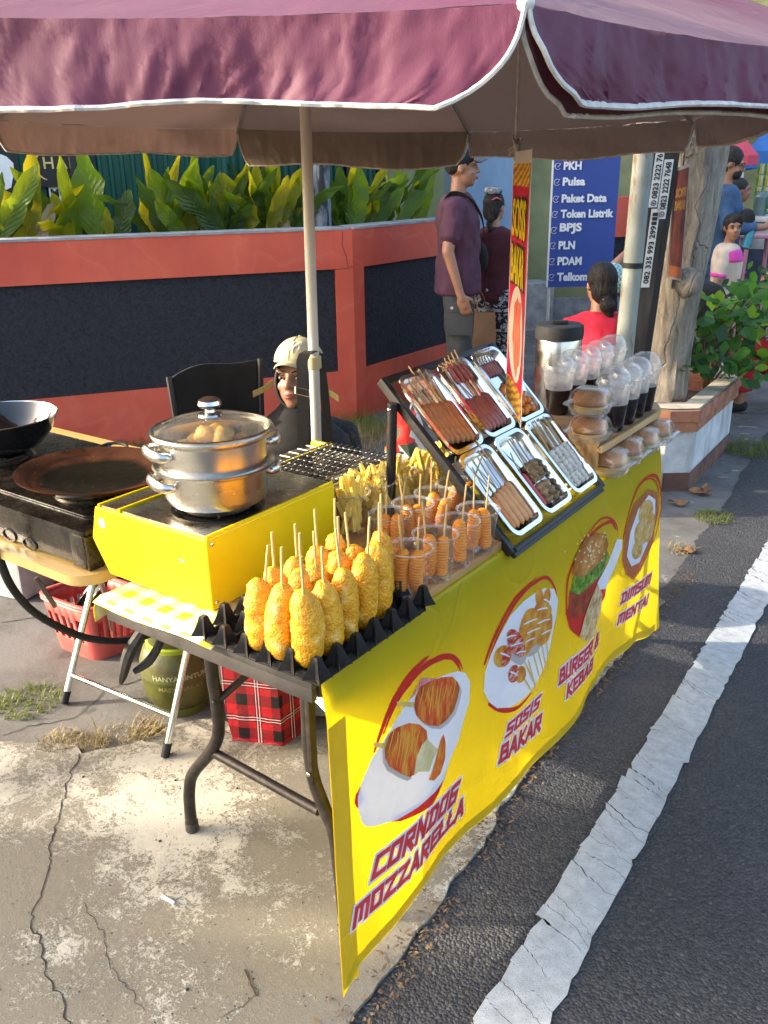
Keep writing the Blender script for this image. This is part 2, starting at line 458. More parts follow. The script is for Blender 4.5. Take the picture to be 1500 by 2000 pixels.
for s in (-3.05, -6.2):
    q = [Wc+dL*s+nL*.002, Wc+dL*(s+.16)+nL*.002, Wc+dL*(s+.16)-nL*.2, Wc+dL*s-nL*.2]; pillar([tuple(p[:2]) for p in q][::-1])
q = [Wc+dR*1.42+nR*.002, Wc+dR*1.53+nR*.002, Wc+dR*1.53-nR*.2, Wc+dR*1.42-nR*.2]; pillar([tuple(p[:2]) for p in q])
for (d, n, s0, s1) in ((dL, nL, -2.89, -.113), (dL, nL, -6.04, -3.05), (dR, nR, .112, 1.42)):
    b = B(); slab(b, Wc, d, n, s0-.01, s1+.01, -.15, -.016, DB-.01, BB+.01); part('rough_panel', b, m_black, wall, False)
b = B(); slab(b, Wc, dL, nL, -9, -.02, -.2, .004, TOP, TOP+.014); slab(b, Wc, dR, nR, .02, 1.53, -.2, .004, TOP, TOP+.014); part('cement_coping', b, m_cement, wall, False)
b = B(); slab(b, Wc, dL, nL, -9, -.12, -.75, -.19, .9, TOP-.07); slab(b, Wc, dR, nR, .02, 1.5, -.75, -.19, .9, TOP-.06); part('planting_soil', b, m_dirt, wall, False)
b = B()
P = [Wc+dL*-.112+Vector((0, 0, BB+.19)) + nL*.0025, ]
# hairline cracks by the pillar, traced on the wall
def wallcrack(pxs, d, n):
    pts = []
    for x, y in pxs:
        r = ray(x, y); nn = n; t = nn.dot(Wc+n*.003-Vector((0, 0, CAMH)))/nn.dot(r); pts.append(Vector((0, 0, CAMH))+r*t)
    out = []
    for p, q in zip(pts, pts[1:]):
        for i in range(8):
            c = p.lerp(q, i/8); out.append(c+Vector((0, 0, fbm((c.x*60, c.y*60, c.z*60))*.006)))
    out.append(pts[-1]); bb = B(); bb.tube(out, .0012, 4); part('hairline_crack', bb, m_crack, wall, False)
wallcrack([(669, 452), (668, 480), (676, 500), (680, 522)], dL, nL)
wallcrack([(652, 527), (670, 525), (690, 521)], dL, nL)

# ------------------------------------------------------------------ corrugated fence behind the plants
m_green = M('green_sheet_metal', (.010, .080, .058), .45, var=.25, vs=3, spec=.4, stretch=(1, 1, .2))
m_blackmetal = M('black_metal', (.018, .018, .018), .45, var=.3)
fence = thing('corrugated_fence', 'green corrugated metal fence with black posts behind the ferns', 'fence', Wc - nL*.8)
def sheet(o, d, n, s0, s1, z0, z1, pitch=.068):
    b = B(); s = s0; V = []; F = []; i = 0
    while s < s1:
        for ds, q in ((0, 0), (.5*pitch, 0), (.62*pitch, .018), (.88*pitch, .018)):
            p = o+d*(s+ds)+n*q; V += [(p.x, p.y, z0), (p.x, p.y, z1)]
        s += pitch
    F = [(2*j, 2*j+2, 2*j+3, 2*j+1) for j in range(len(V)//2-1)]
    b.add(V, F); part('corrugated_sheet', b, m_green, fence, False)
FL = Wc - nL*.8
for s0, s1 in ((-6, -3.2), (-3.2, -1.55), (-1.5, .1)): sheet(FL, dL, nL, s0, s1, .75, 1.70)
FR = Wc - nR*.75 + dR*-.45
sheet(FR, dR, nR, .1, 1.0, .75, 1.75); sheet(FR, dR, nR, 1.05, 1.75, .75, 1.75)
for p in (FL+dL*-1.52, FL+dL*-3.2, FR+dR*1.03, FR+dR*1.40, FR+dR*1.78):
    b = B(); b.box(p+nL*.03+Vector((0, 0, 1.22)), (.07, .07, 1.3), rotz(atan2(dL.y, dL.x)), bev=.004); part('post', b, m_blackmetal, fence, False)
b = B(); slab(b, FL, dL, nL, -6, .1, -.04, -.02, 1.7, 1.76); slab(b, FL, dL, nL, -6, .1, -.04, -.02, 1.2, 1.26); part('rail', b, m_blackmetal, fence, False)
def onplane(px, py, o, n):
    r = ray(px, py); t = n.dot(o-Vector((0, 0, CAMH)))/n.dot(r); return Vector((0, 0, CAMH))+r*t
# weathered round pipe between plants and fence
k = Nodes('peeling_pipe_paint'); st = k.noise(14, 5, .7, k.mapping(scale=(1, 1, .25)))
k.base(k.ramp(st, [(.45, (.012, .013, .015)), (.6, (.22, .25, .28))])); k.set(Roughness=.6); m_pipe = k.mat
p = onplane(632, 450, Wc-nL*.35, nL)
b = B(); b.tube([(p.x, p.y, .9), (p.x-.01, p.y, 3.2)], .055, 14)
o = part('pipe', b, m_pipe); tag(o, 'black upright pipe with peeling pale paint at the wall corner', 'pipe')

def text_geo(body, font_bold=.0, shear=0.0, spacing=1.0):
    """flat lettering: returns verts2d, faces, (w,h)"""
    c = bpy.data.curves.new('lettering_curve', 'FONT'); c.body = body; c.size = 1; c.offset = font_bold; c.shear = shear; c.space_character = spacing
    c.resolution_u = 3; c.fill_mode = 'FRONT'
    o = bpy.data.objects.new('lettering_tmp', c); COL.objects.link(o)
    dg = bpy.context.evaluated_depsgraph_get(); me = bpy.data.meshes.new_from_object(o.evaluated_get(dg))
    V = [(v.co.x, v.co.y) for v in me.vertices]; F = [tuple(p.vertices) for p in me.polygons]
    bpy.data.objects.remove(o); bpy.data.curves.remove(c); bpy.data.meshes.remove(me)
    x0 = min(v[0] for v in V); y0 = min(v[1] for v in V)
    V = [(x-x0, y-y0) for x, y in V]
    return V, F, (max(v[0] for v in V), max(v[1] for v in V))
def text_on(b, body, org, ux, uy, width=None, height=None, bold=.02, shear=0, off=Vector((0, 0, 0)), m=0, spacing=1.0):
    V, F, (w_, h_) = text_geo(body, bold, shear, spacing)
    sx = width/w_ if width else height/h_; sy = height/h_ if height else sx
    b.add([org + ux*x*sx + uy*y*sy + off for x, y in V], F, m)
UZ = Vector((0, 0, 1))
# black shop board with a gold name, hanging on the fence
bo = FL + nL*.03
bl = onplane(72, 366, bo, nL); br_ = onplane(187, 362, bo, nL)
sg = thing('shop_board', 'black board with gold lettering HAIFA hanging on the green fence', 'sign', bl)
m_gold = M('gold_print', (.62, .50, .16), .5); m_white = M('white_print', (.75, .75, .74), .6, var=.05); m_dkprint = M('black_print', (.015, .015, .016), .6)
b = B(); wdt = (br_-bl).length; slab(b, bl, dL, nL, 0, wdt, 0, .02, 0, .62); part('board', b, m_dkprint, sg, False)
b = B(); q = onplane(86, 330, bo, nL)+nL*.022; ht = .075
text_on(b, 'HAIFA', q, dL, UZ, height=.068, bold=.008, spacing=1.15)
cc = q+dL*.03+UZ*.02
arc = [cc+dL*(-cos(a)*.085)+UZ*(sin(a)*.085) for a in [radians(x) for x in range(-75, 95, 8)]]
for i in range(len(arc)-1):
    wv = .004+.008*sin(pi*i/(len(arc)-1)); d_ = (arc[i]-cc).normalized(); e_ = (arc[i+1]-cc).normalized()
    b.face([arc[i]-d_*wv, arc[i]+d_*.002, arc[i+1]+e_*.002, arc[i+1]-e_*wv])
hd = cc+UZ*.115+dL*.02; b.face([hd+dL*(.012*cos(a))+UZ*(.018*sin(a)) for a in [2*pi*i/10 for i in range(10)]])
b.face([hd+dL*.02, hd+dL*.035+UZ*.01, hd+dL*.04+UZ*.03, hd+dL*.022+UZ*.03])
part('gold_lettering', b, m_gold, sg, False)
b = B(); text_on(b, 'PROJECT', q-UZ*.045+dL*.08, dL, UZ, height=.02, bold=.0); part('small_lettering', b, M('dim_gold_print', (.12, .09, .03), .6), sg, False)
nb = onplane(100, 404, bo, nL); nt_ = thing('notice', 'white notice with black letters and a teal stripe below the black board', 'sign', nb)
b = B(); slab(b, nb, dL, nL, 0, .16, 0, .004, -.1, .12); part('paper', b, m_white, nt_, False)
b = B(); text_on(b, 'MUR', nb+nL*.006+UZ*.055+dL*.01, dL, UZ, height=.05, bold=.03); part('black_lettering', b, m_dkprint, nt_, False)
b = B(); slab(b, nb, dL, nL, .01, .15, .004, .006, .015, .03); part('teal_stripe', b, M('teal_print', (.05, .25, .32), .6), nt_, False)
# half hidden poster at the very left
pb = onplane(-60, 400, bo, nL); ps = thing('poster', 'black and white poster on the fence at the far left behind ferns', 'poster', pb)
b = B(); slab(b, pb, dL, nL, 0, .30, 0, .01, 0, .7); part('sheet', b, m_dkprint, ps, False)
b = B()
for (x, z, r1, r2) in ((.22, .18, .06, .1), (.25, .36, .05, .03), (.2, .02, .08, .05)):
    b.face([pb+nL*.012+dL*(x+r1*cos(a)*(1+.2*sin(3*a)))+UZ*(z+r2*sin(a)) for a in [2*pi*i/12 for i in range(12)]])
part('white_shapes', b, m_white, ps, False)

# ------------------------------------------------------------------ bird's nest ferns in the planter
def mat_leaf(name, c1, c2, vein, tcol, tfac=.45, vx=True, gloss=.42):
    k = Nodes(name)
    a = k.noise(9, 4, .6); c = k.ramp(a, [(.3, c1), (.7, c2)])
    info = k.n('ShaderNodeObjectInfo')
    if vx:
        at = k.n('ShaderNodeAttribute'); at.attribute_name = 'leaf_uv'; sep = k.n('ShaderNodeSeparateXYZ'); k.l(at.outputs['Vector'], sep.inputs[0])
        s = sep.outputs[0]; t = sep.outputs[1]
        rib = k.ramp(k.math('ABSOLUTE', s), [(.02, 1), (.06, 0)])
        ph = k.math('SINE', k.math('ADD', k.math('MULTIPLY', t, 75), k.math('MULTIPLY', k.math('ABSOLUTE', s), -16)))
        sv = k.ramp(ph, [(.86, 0), (1, .4)])
        c = k.mix(k.math('MAXIMUM', k.math('MULTIPLY', rib, .7), sv), c, vein)
        edge_ = k.ramp(k.math('ADD', k.math('ABSOLUTE', s), k.math('MULTIPLY', a, .5)), [(1.12, 0), (1.25, .8)])
        tip = k.ramp(k.math('ADD', t, k.math('MULTIPLY', a, .4)), [(1.04, 0), (1.22, 1)])
        c = k.mix(k.math('MULTIPLY', k.math('MAXIMUM', edge_, tip), info.outputs['Random']), c, (.30, .16, .05))
        k.bump(ph, .003, .5)
        tc_ = k.mix(sv, tcol, tuple(x*.6 for x in tcol))
    else: tc_ = tcol
    k.base(c); k.set(Roughness=gloss); k.translucent(tc_, tfac); return k.mat
m_fern = [mat_leaf('fern_green', (.045, .11, .008), (.10, .19, .012), (.18, .25, .03), (.52, .64, .02), .52),
          mat_leaf('fern_yellow', (.15, .17, .012), (.24, .23, .015), (.32, .28, .03), (.88, .74, .015), .6),
          mat_leaf('fern_dark', (.018, .045, .008), (.045, .095, .012), (.10, .15, .03), (.22, .34, .02), .35)]
m_dry = mat_leaf('fern_dry', (.30, .20, .10), (.62, .52, .38), (.4, .3, .2), (.5, .35, .15), .3)
def leaf_mesh(name, mat, L, W, bend, wav, twist, seed, base=.12, nu=4, nv=13, fold=.28, tip=.5):
    """strap-shaped leaf along +Z from the origin, face to -Y, bending to -Y"""
    rnd = random.Random(seed); me = bpy.data.meshes.new(name); V = []; UV = []; ang = 0; P = Vector((0, 0, 0)); pts = []
    ph = rnd.uniform(0, 6)
    for j in range(nv+1):
        t = j/nv; pts.append((P.copy(), ang)); ang = bend*(t**1.6); P = P + Vector((0, -sin(ang), cos(ang)))*(L/nv)
    for j, (c, a) in enumerate(pts):
        t = j/nv
        wdt = W*(base+(1-base)*sin(min(1, t/.5)*pi/2)**1.1) if t < .5 else W*(max(0, 1-((t-.5)/.505)**2.2))**(tip+.12)
        wdt *= 1+.10*sin(t*16+ph)+.07*sin(t*37+ph*2)
        nrm = Vector((0, -cos(a), -sin(a)))
        for i in range(nu+1):
            s = -1+2*i/nu
            R = Matrix.Rotation(twist*t, 3, 'Z')
            q = Vector((s*wdt/2, 0, 0)) + nrm*(abs(s)*fold*wdt/2) + nrm*(wav*wdt*abs(s)*sin(t*19+ph+s*1.3))
            V.append(tuple(R @ (q + c))); UV.append((s, t, 0))
    F = [(j*(nu+1)+i, j*(nu+1)+i+1, (j+1)*(nu+1)+i+1, (j+1)*(nu+1)+i) for j in range(nv) for i in range(nu)]
    me.from_pydata(V, [], F); at = me.attributes.new('leaf_uv', 'FLOAT_VECTOR', 'POINT'); at.data.foreach_set('vector', [x for u in UV for x in u])
    me.polygons.foreach_set('use_smooth', [True]*len(F)); me.materials.append(mat); me.update(); return me
def orient_to(o, d, face):
    """local +Z along d, local -Y facing `face`"""
    z = Vector(d).normalized(); y = -(Vector(face) - z*Vector(face).dot(z)).normalized(); x = y.cross(z)
    o.rotation_euler = Matrix((x, y, z)).transposed().to_euler()
CAMV = Vector((0, 0, CAMH))
rnd = random.Random(21)
ferns = [(-45, 485, 'dark tall fern clump cut by the left edge of the photo', 6), (60, 480, 'fern clump with a torn yellowing leaf below the black shop board', 2), (170, 476, 'fern clump with the one tall broad dark green upright leaf', 3), (330, 470, 'low sprawling fern clump with brown dried leaf tips', 15), (430, 464, 'dense fern clump with broad wavy half yellow leaf', 14), (545, 459, 'bright yellow fern clump just left of the umbrella pole', 16), (700, 447, 'green fern clump right of the black peeling pipe', 13), (800, 437, 'fern clump with long arching leaf beside the man in purple', 12)]
special = {  # base px, tip px, width m, material index
 0: [((30, 482), (10, 372), .21, 1), ((-20, 480), (75, 330), .12, 0)],
 1: [((130, 480), (40, 338), .13, 2), ((58, 482), (62, 298), .11, 1), ((70, 480), (100, 395), .09, 3), ((150, 478), (105, 378), .10, 1)],
 2: [((188, 474), (168, 297), .195, 0), ((225, 472), (252, 372), .12, 2), ((215, 472), (205, 405), .06, 1)],
 3: [((330, 468), (275, 345), .10, 2), ((350, 468), (302, 332), .16, 0), ((340, 466), (345, 425), .05, 3), ((385, 466), (395, 448), .10, 3), ((370, 462), (300, 395), .1, 0)],
 4: [((455, 456), (432, 342), .21, 1), ((450, 458), (330, 350), .12, 2), ((400, 455), (375, 305), .08, 0), ((470, 456), (500, 400), .12, 1)],
 5: [((525, 452), (590, 328), .12, 1), ((510, 455), (500, 325), .11, 1), ((540, 452), (568, 430), .13, 3), ((545, 450), (530, 330), .08, 0), ((520, 455), (560, 345), .10, 1)],
 6: [((690, 445), (700, 325), .17, 0), ((735, 440), (755, 360), .1, 0), ((672, 447), (652, 350), .12, 2), ((745, 436), (745, 370), .18, 2)],
 7: [((770, 436), (850, 335), .12, 0), ((728, 442), (790, 345), .10, 0), ((820, 432), (840, 322), .12, 0)]}
for fi, (bx, by, lab, nl) in enumerate(ferns):
    left = bx < 640
    o0, n_ = (Wc-nL*.34, nL) if left else (Wc-nR*.30, nR)
    c = onplane(bx, by, o0, n_); c.z = TOP-.07
    r = thing('birds_nest_fern', lab, 'fern', c, 'bird\'s nest ferns in the wall planter')
    def add_leaf(pos, d, L, W, mi, face, bend, wav, seed):
        mt = m_dry if mi == 3 else m_fern[mi]
        o = bpy.data.objects.new('leaf', leaf_mesh('leaf', mt, L, W, bend, wav, rnd.uniform(-.5, .5), seed)); COL.objects.link(o); o.parent = r
        o.location = pos-c; orient_to(o, d, face)
    for q, (b0, t0, W, mi) in enumerate(special.get(fi, [])):
        off = rnd.uniform(-.10, .05)
        p0 = onplane(b0[0], b0[1], o0+n_*off, n_); p0.z -= .04
        p1 = onplane(t0[0], t0[1], o0+n_*(off+rnd.uniform(-.02, .1)), n_)
        d = p1-p0; bend = rnd.uniform(.1, .5)
        f_ = (CAMV-p0).normalized() + (dL if left else dR)*rnd.uniform(-.5, .5)
        add_leaf(p0 - d.normalized()*.02, d + f_*-.10*d.length, d.length*1.08, W, mi, f_, bend, .17, fi*20+q)
    for q in range(nl):
        a = rnd.uniform(-1, 1); dd = (dL if left else dR)
        d = UZ + dd*a*.8 + n_*rnd.uniform(-.5, .35)
        add_leaf(c + dd*a*.07 + n_*rnd.uniform(-.12, .0), d, rnd.uniform(.28, .58), rnd.uniform(.05, .11), rnd.choice((0, 0, 1, 2, 2, 1)), n_ + dd*rnd.uniform(-.8, .8), rnd.uniform(.3, 1.3), .20, 300+fi*20+q)

# ================================================================== PARASOL
def mat_fabric(name, outer, inner, tr=.18, tcol=None):
    k = Nodes(name); g = k.n('ShaderNodeNewGeometry')
    weave = k.noise(420, 2, .6); a = k.noise(4, 4, .6); st = k.noise(9, 3, .5, k.mapping(scale=(1, 1, .16)), dist=.6)
    fade = k.ramp(a, [(.35, 0), (.75, .35)])
    co = k.mix(fade, outer, tuple(min(1, c*1.2+.012) for c in outer)); ci = k.mix(fade, inner, tuple(c*.75 for c in inner))
    k.base(k.mix(g.outputs['Backfacing'], co, ci)); k.set(Roughness=.62, Sheen_Weight=.06, Sheen_Roughness=.4)
    k.bump(k.math('ADD', k.math('MULTIPLY', st, 1.0), k.math('MULTIPLY', weave, .05)), .02, .28)
    k.translucent(tcol or outer, tr); return k.mat
m_umb = mat_fabric('maroon_parasol_fabric', (.115, .012, .045), (.28, .225, .19), .14, (.22, .13, .11))
m_pip = M('cream_piping', (.60, .57, .52), .8, var=.15, vs=60, bump=.4, bs=300)
m_pvc = M('white_pvc', (.66, .64, .58), .35, var=.06, vs=5)
m_rib = M('steel_rib', (.45, .44, .42), .4, metal=.8)
UC = Vector((-1.51, 1.87, 0))
tipd = [(AT(1027, 6, 1.2)), Vector((-.27, 1.98, 1.685)), AT(1356, 232, 2.9), AT(915, 257, 3.5), AT(463, 252, 3.64), Vector((-2.74, 1.74, 1.675)), Vector((-2.33, .92, 1.69)), Vector((-1.42, .63, 1.715))]
par = thing('parasol', 'big maroon parasol with pale piping over the food stall', 'parasol', (UC.x, UC.y, 0))
apex = Vector((UC.x-.03, UC.y, 2.12))
def flap_pts(i, drop=.122, inward=0.0, ins0=.018, ins1=.075, N=120, K=12, seed=0):
    a, c = tipd[i], tipd[(i+1) % 8]; d = c-a; Ln = d.length; dh = Vector((d.x, d.y, 0)).normalized(); out = Vector((dh.y, -dh.x, 0))
    if out.dot(Vector((a.x-UC.x, a.y-UC.y, 0))) < 0: out = -out
    rows = []
    for j in range(K+1):
        v = j/K; ins = (ins0*v + ins1*v**3.2)/Ln
        row = []
        for q in range(N+1):
            u = q/N; uu = lerp(ins, 1-ins, u)
            p = a + d*uu
            bow = 4*uu*(1-uu)
            hw = drop*(1+.07*sin(uu*9+i*1.7)+.05*fbm((uu*4, i, 0)))
            p = p - UZ*(v*hw) - UZ*.008*bow - out*(.03*bow)
            wr = .010*sin(uu*13+i*2+v*1.5)*v + .012*fbm((uu*5+i*3, v*.5, 1))*v**.7 + .0045*fbm((uu*24, v*.4, i))*(.3+v) + .0012*fbm((uu*70+v*8, v*1.5, i+5))*(.3+v) + .0045*max(0, 1-abs(fbm((uu*13+i*4+v*.8, v*.22, 3)))*7)**2*(.5+.5*v) + .002*max(0, 1-abs(fbm((uu*9+v*3.5, i*3, v*2)))*5)**2
            p = p + out*(wr + .014*v - inward*(.3+v)); row.append(p)
        rows.append(row)
    return rows, out
def rows_mesh(b, rows, out):
    n = len(rows[0]); V = [p for r in rows for p in r]; F = []
    for j in range(len(rows)-1):
        for q in range(n-1): F.append((j*n+q, (j+1)*n+q, (j+1)*n+q+1, j*n+q+1))
    a, c, d_ = V[F[0][0]], V[F[0][1]], V[F[0][2]]
    if (c-a).cross(d_-a).dot(out) < 0: F = [f[::-1] for f in F]
    b.add(V, F)
for i in range(8):
    kw = dict(drop=.106 if i == 7 else .093, ins1=.085, ins0=.02) if i in (7, 0) else dict(drop={4: .086, 3: .098, 2: .088, 1: .078}.get(i, .105), ins0=.004, ins1=.022)
    rows, out = flap_pts(i, **kw); b = B(); rows_mesh(b, rows, out); fl = part('valance_flap', b, m_umb, par)
    path = [r[0] for r in rows] + rows[-1][1:-1] + [r[-1] for r in rows][::-1]
    b = B(); b.tube([p+out*.0015 for p in path], .0035, 6, sq=1.6); part('piping', b, m_pip, fl)
    if i in (0, 3):
        r2, _ = flap_pts(i, drop=.104 if i == 0 else .118, inward=.022, ins1=.10 if i == 0 else .03, ins0=.012); b = B(); rows_mesh(b, r2, out); f2 = part('valance_flap', b, m_umb, par)
        b = B(); b.tube([r[0] for r in r2] + r2[-1][1:-1] + [r[-1] for r in r2][::-1], .0035, 6); part('piping', b, m_pip, f2)
    a, c = tipd[i], tipd[(i+1) % 8]; b = B(); rows = []
    for j in range(9):
        v = j/8; row = []
        for q in range(25):
            u = q/24; e = rr_ = flap_pts(i, N=24, K=1)[0][0][q] if j == 0 else None
            base = a.lerp(c, u) - UZ*.008*4*u*(1-u) - out*(.03*4*u*(1-u))
            p = base.lerp(apex, v); bow = 4*u*(1-u)
            p = p - UZ*(.045*bow*v*(1-v)*2.2) + UZ*.03*sin(pi*v) + UZ*.004*fbm((u*9+i*5, v*3, 2)); row.append(p)
        rows.append(row)
    rows_mesh(b, rows[::-1], out+UZ); part('canopy_panel', b, m_umb, par)
    b = B(); rib = [a.lerp(apex, t)+UZ*(.028*sin(pi*t)-.012) for t in [x/8 for x in range(9)]]
    b.tube(rib, .0045, 6); rb = part('rib', b, m_rib, par)
    b = B(); b.tube([a.lerp(apex, .45)+UZ*.008, Vector((UC.x, UC.y, 1.72))], .0035, 6); part('strut', b, m_rib, rb)
    b = B(); b.ball(a, .011, 10, 6); part('rib_cap', b, m_pvc, par)
b = B(); b.lathe([(.02, .06), (.022, 0), (.05, -.015), (.05, -.03)], 16, apex); part('top_cap', b, m_umb, par)
pt0, pt1 = AT(618, 850, 2.42), AT(597, 240, 2.42); pd = (pt1-pt0)/(pt1.z-pt0.z)
pz = lambda z: pt0 + pd*(z-pt0.z)
b = B(); b.tube([pz(0.02), pz(1.98)], .0145, 16); part('pole', b, m_pvc, par)
b = B(); b.tube([pz(1.98), apex], .013, 12); part('upper_pole', b, m_pvc, par)
col_px = AT(617, 707, 2.42).z
b = B(); b.tube([pz(col_px-.018), pz(col_px-.016), pz(col_px+.016), pz(col_px+.018)], [.0165, .0205, .0205, .0165], 16); part('collar', b, M('aged_cream_plastic', (.62, .52, .30), .5, var=.1), par)
b = B(); b.tube([pz(1.70), pz(1.74)], .028, 14); part('runner', b, m_pvc, par)
b = B(); b.lathe([(0, .06), (.03, .06), (.03, .05), (.17, .035), (.18, .0), (0, 0)], 28, (pz(0).x, pz(0).y, -.005)); part('base', b, m_cement, par)

# black bag strap looped over the pole collar
m_strap = M('black_webbing', (.022, .020, .018), .7, var=.2, vs=120, bump=.4, bs=400)
st = thing('bag_strap', 'black webbing strap with a metal buckle looped over the parasol pole', 'strap', pz(.6))
def ribbon(b, pts, wv, th=.0018):
    rs = []
    for i, p in enumerate(pts):
        t = (pts[min(i+1, len(pts)-1)]-pts[max(0, i-1)]).normalized(); n = t.cross(wv).normalized()
        rs.append([p-wv*.5-n*th, p+wv*.5-n*th, p+wv*.5+n*th, p-wv*.5+n*th])
    b.rings(rs)
s_top = AT(604, 692, 2.38); wv = R2*.031
pl = [AT(x, y, D) for x, y, D in ((592, 880, 2.34), (592, 800, 2.35), (591, 740, 2.36), (590, 705, 2.365), (595, 692, 2.375), (606, 686, 2.40), (616, 688, 2.44))]
b = B(); ribbon(b, pl, wv); sb = part('strap', b, m_strap, st)
b = B(); ribbon(b, [AT(x, y, D) for x, y, D in ((622, 690, 2.45), (628, 720, 2.45), (634, 770, 2.45), (641, 850, 2.45), (645, 890, 2.45))], wv*.8); part('strap', b, m_strap, st)
cb = AT(590, 764, 2.352); b = B(); ww = R2*.0185; hh = U2*.009
q = [cb-ww+hh+U2*.003, cb+ww+hh-U2*.006, cb+ww-hh-U2*.006, cb-ww-hh+U2*.003]; b.tube(q, .0014, 6, closed=True); part('buckle', b, M('chrome', (.75, .74, .72), .15, metal=1, var=.05), sb)

# hanging paper banner
m_card = M('cream_card', (.72, .68, .60), .7, var=.06, transl=.3)
m_red = M('red_print', (.62, .012, .06), .55, var=.12, vs=20, transl=.25)
m_yel = M('yellow_print', (.80, .60, .01), .55, var=.08, transl=.25)
k = Nodes('batik_print'); wv1 = k.n('ShaderNodeTexWave'); wv1.inputs['Scale'].default_value = 38; wv1.inputs['Distortion'].default_value = 3.5; wv1.inputs['Detail'].default_value = 1; wv1.bands_direction = 'DIAGONAL'; k.l(k.tc(), wv1.inputs[0])
k.base(k.ramp(wv1.outputs[1], [(.45, (.72, .46, .03)), (.6, (.38, .12, .02))])); m_batik = k.mat
k = Nodes('grilled_food_print'); q = k.noise(40, 4, .6, k.mapping(scale=(3, 3, .5))); k.base(k.ramp(q, [(.35, (.42, .03, .02)), (.55, (.72, .16, .08)), (.7, (.85, .45, .30))])); m_food = k.mat
N0, N1 = AT(1040, 290, 1.85), AT(1040, 838, 1.85); F0, F1 = AT(1003, 304, 2.14), AT(1004, 770, 2.14)
bn = thing('hanging_banner', 'tall narrow red and yellow banner SOSIS BAKAR hanging from the parasol', 'banner', F0)
d_near = (N0 + N1)/2; hx = Vector((F0.x-N0.x, F0.y-N0.y, 0)); bw = hx.length; hx.normalize()
hn = Vector((hx.y, -hx.x, 0)); hn = hn if hn.dot(CAMV-N0) > 0 else -hn
BT, BBt = N0.z, min(N1.z, F1.z); BT = max(BT, F0.z)
def bp(s, z, e=0):   # s: 0 near edge .. 1 far edge
    x = N0 + hx*(s*bw) + hn*(e + -.004*sin(s*3.1)*(1+.3*sin(z*6))); return Vector((x.x, x.y, lerp(BBt, BT, z)))
def bgrid(s0, s1, z0, z1, e, nu=6, nv=16, b=None):
    b = b or B(); g = lambda u, v: bp(lerp(s0, s1, u), lerp(z0, z1, v), e); b.grid(g, nu, nv); return b
part('card', bgrid(0, 1, 0, 1, 0), m_card, bn)
part('red_field', bgrid(.05, .95, .115, .875, .0015), m_red, bn)
part('batik_band', bgrid(.05, .95, .875, .955, .0015), m_batik, bn); part('batik_band', bgrid(.05, .95, .01, .115, .0015), m_batik, bn)
def bell(cs, cz, rs, rz, e, n=28, wob=0, sd=0):
    b = B(); c = bp(cs, cz, e); P = [bp(cs+rs*cos(a)*(1+wob*fbm((a*2, sd, 0))), cz+rz*sin(a)*(1+wob*fbm((a*2+9, sd, 3))), e) for a in [2*pi*i/n for i in range(n)]]
    b.add([c]+P, [(0, i+1, (i+1) % n+1) for i in range(n)]); return b
part('plate_print', bell(.5, .315, .40, .19, .0028), m_card, bn)
part('sausage_print', bell(.44, .32, .24, .15, .004, wob=.35, sd=2), m_food, bn)
right_in = -hx     # reading direction: far edge (left) to near edge (right)
for word, z0, h in (('SOSIS', .685, .145), ('BAKAR', .51, .145)):
    V, F, (w_, h_) = text_geo(word, .035)
    for e, gr, mm, nm in ((.0028, .13, m_dkprint, 'letter_outline'), (.0042, 0, m_yel, 'lettering')):
        V2, F2, (w2, h2) = text_geo(word, .035+gr*.45)
        b = B(); b.add([bp(1-(.14+.74*((x-(w2-w_)/2)/w_)), z0+h*((y-(h2-h_)/2)/h_), e) for x, y in V2], F2); part(nm, b, mm, bn, False)
b = B(); tl = bp(.93, 1.0, 0)
b.tube([tl-UZ*.02, tl+UZ*.03, tl+UZ*.12+R2*.001, tl+UZ*.23, Vector((tl.x-.01, tl.y, 1.93))], .0035, 6); part('string', b, m_pip, bn)
b = B(); rnd = random.Random(4)
b.tube([tl+Vector((rnd.uniform(-.014, .014), rnd.uniform(-.014, .014), rnd.uniform(-.02, .035))) for _ in range(16)], .0035, 6); part('knot', b, m_pip, bn)

# ================================================================== MAIN FOLDING TABLE
TZ = .74; TX0, TX1, TY0, TY1 = -1.356, -.820, .925, 2.56
m_tabdark = M('dark_grey_plastic', (.055, .050, .045), .5, var=.25, vs=20, bump=.3, bs=90)
m_tubemetal = M('brown_black_tube', (.040, .033, .028), .45, metal=.3, var=.35, vs=40)
m_chrome = M('chrome', (.75, .74, .72), .15, metal=1)
tb = thing('folding_table', 'long dark folding table with bowed tube legs under the food', 'table', ((TX0+TX1)/2, (TY0+TY1)/2, 0))
b = B(); b.box(((TX0+TX1)/2, (TY0+TY1)/2, TZ-.011), (TX1-TX0, TY1-TY0, .022), bev=.006); part('tabletop', b, m_tabdark, tb)
b = B(); z1 = TZ-.022
for (c, s) in ((((TX0+TX1)/2, TY0+.012, z1-.014), (TX1-TX0-.01, .014, .030)), (((TX0+TX1)/2, TY1-.012, z1-.014), (TX1-TX0-.01, .014, .030)), ((TX0+.012, (TY0+TY1)/2, z1-.014), (.014, TY1-TY0-.05, .030)), ((TX1-.012, (TY0+TY1)/2, z1-.014), (.014, TY1-TY0-.05, .030))): b.box(c, s, bev=.004)
part('apron', b, m_tabdark, tb)
LY = 1.13
lp = [onY(x, y, LY) for x, y in ((407, 1250), (414, 1310), (422, 1364), (427, 1426), (414, 1465), (378, 1509), (370, 1540), (371, 1580), (376, 1621))]
rp = [onY(x, y, LY) for x, y in ((598, 1346), (601, 1400), (603, 1452), (612, 1518), (634, 1580), (654, 1635), (668, 1690))]
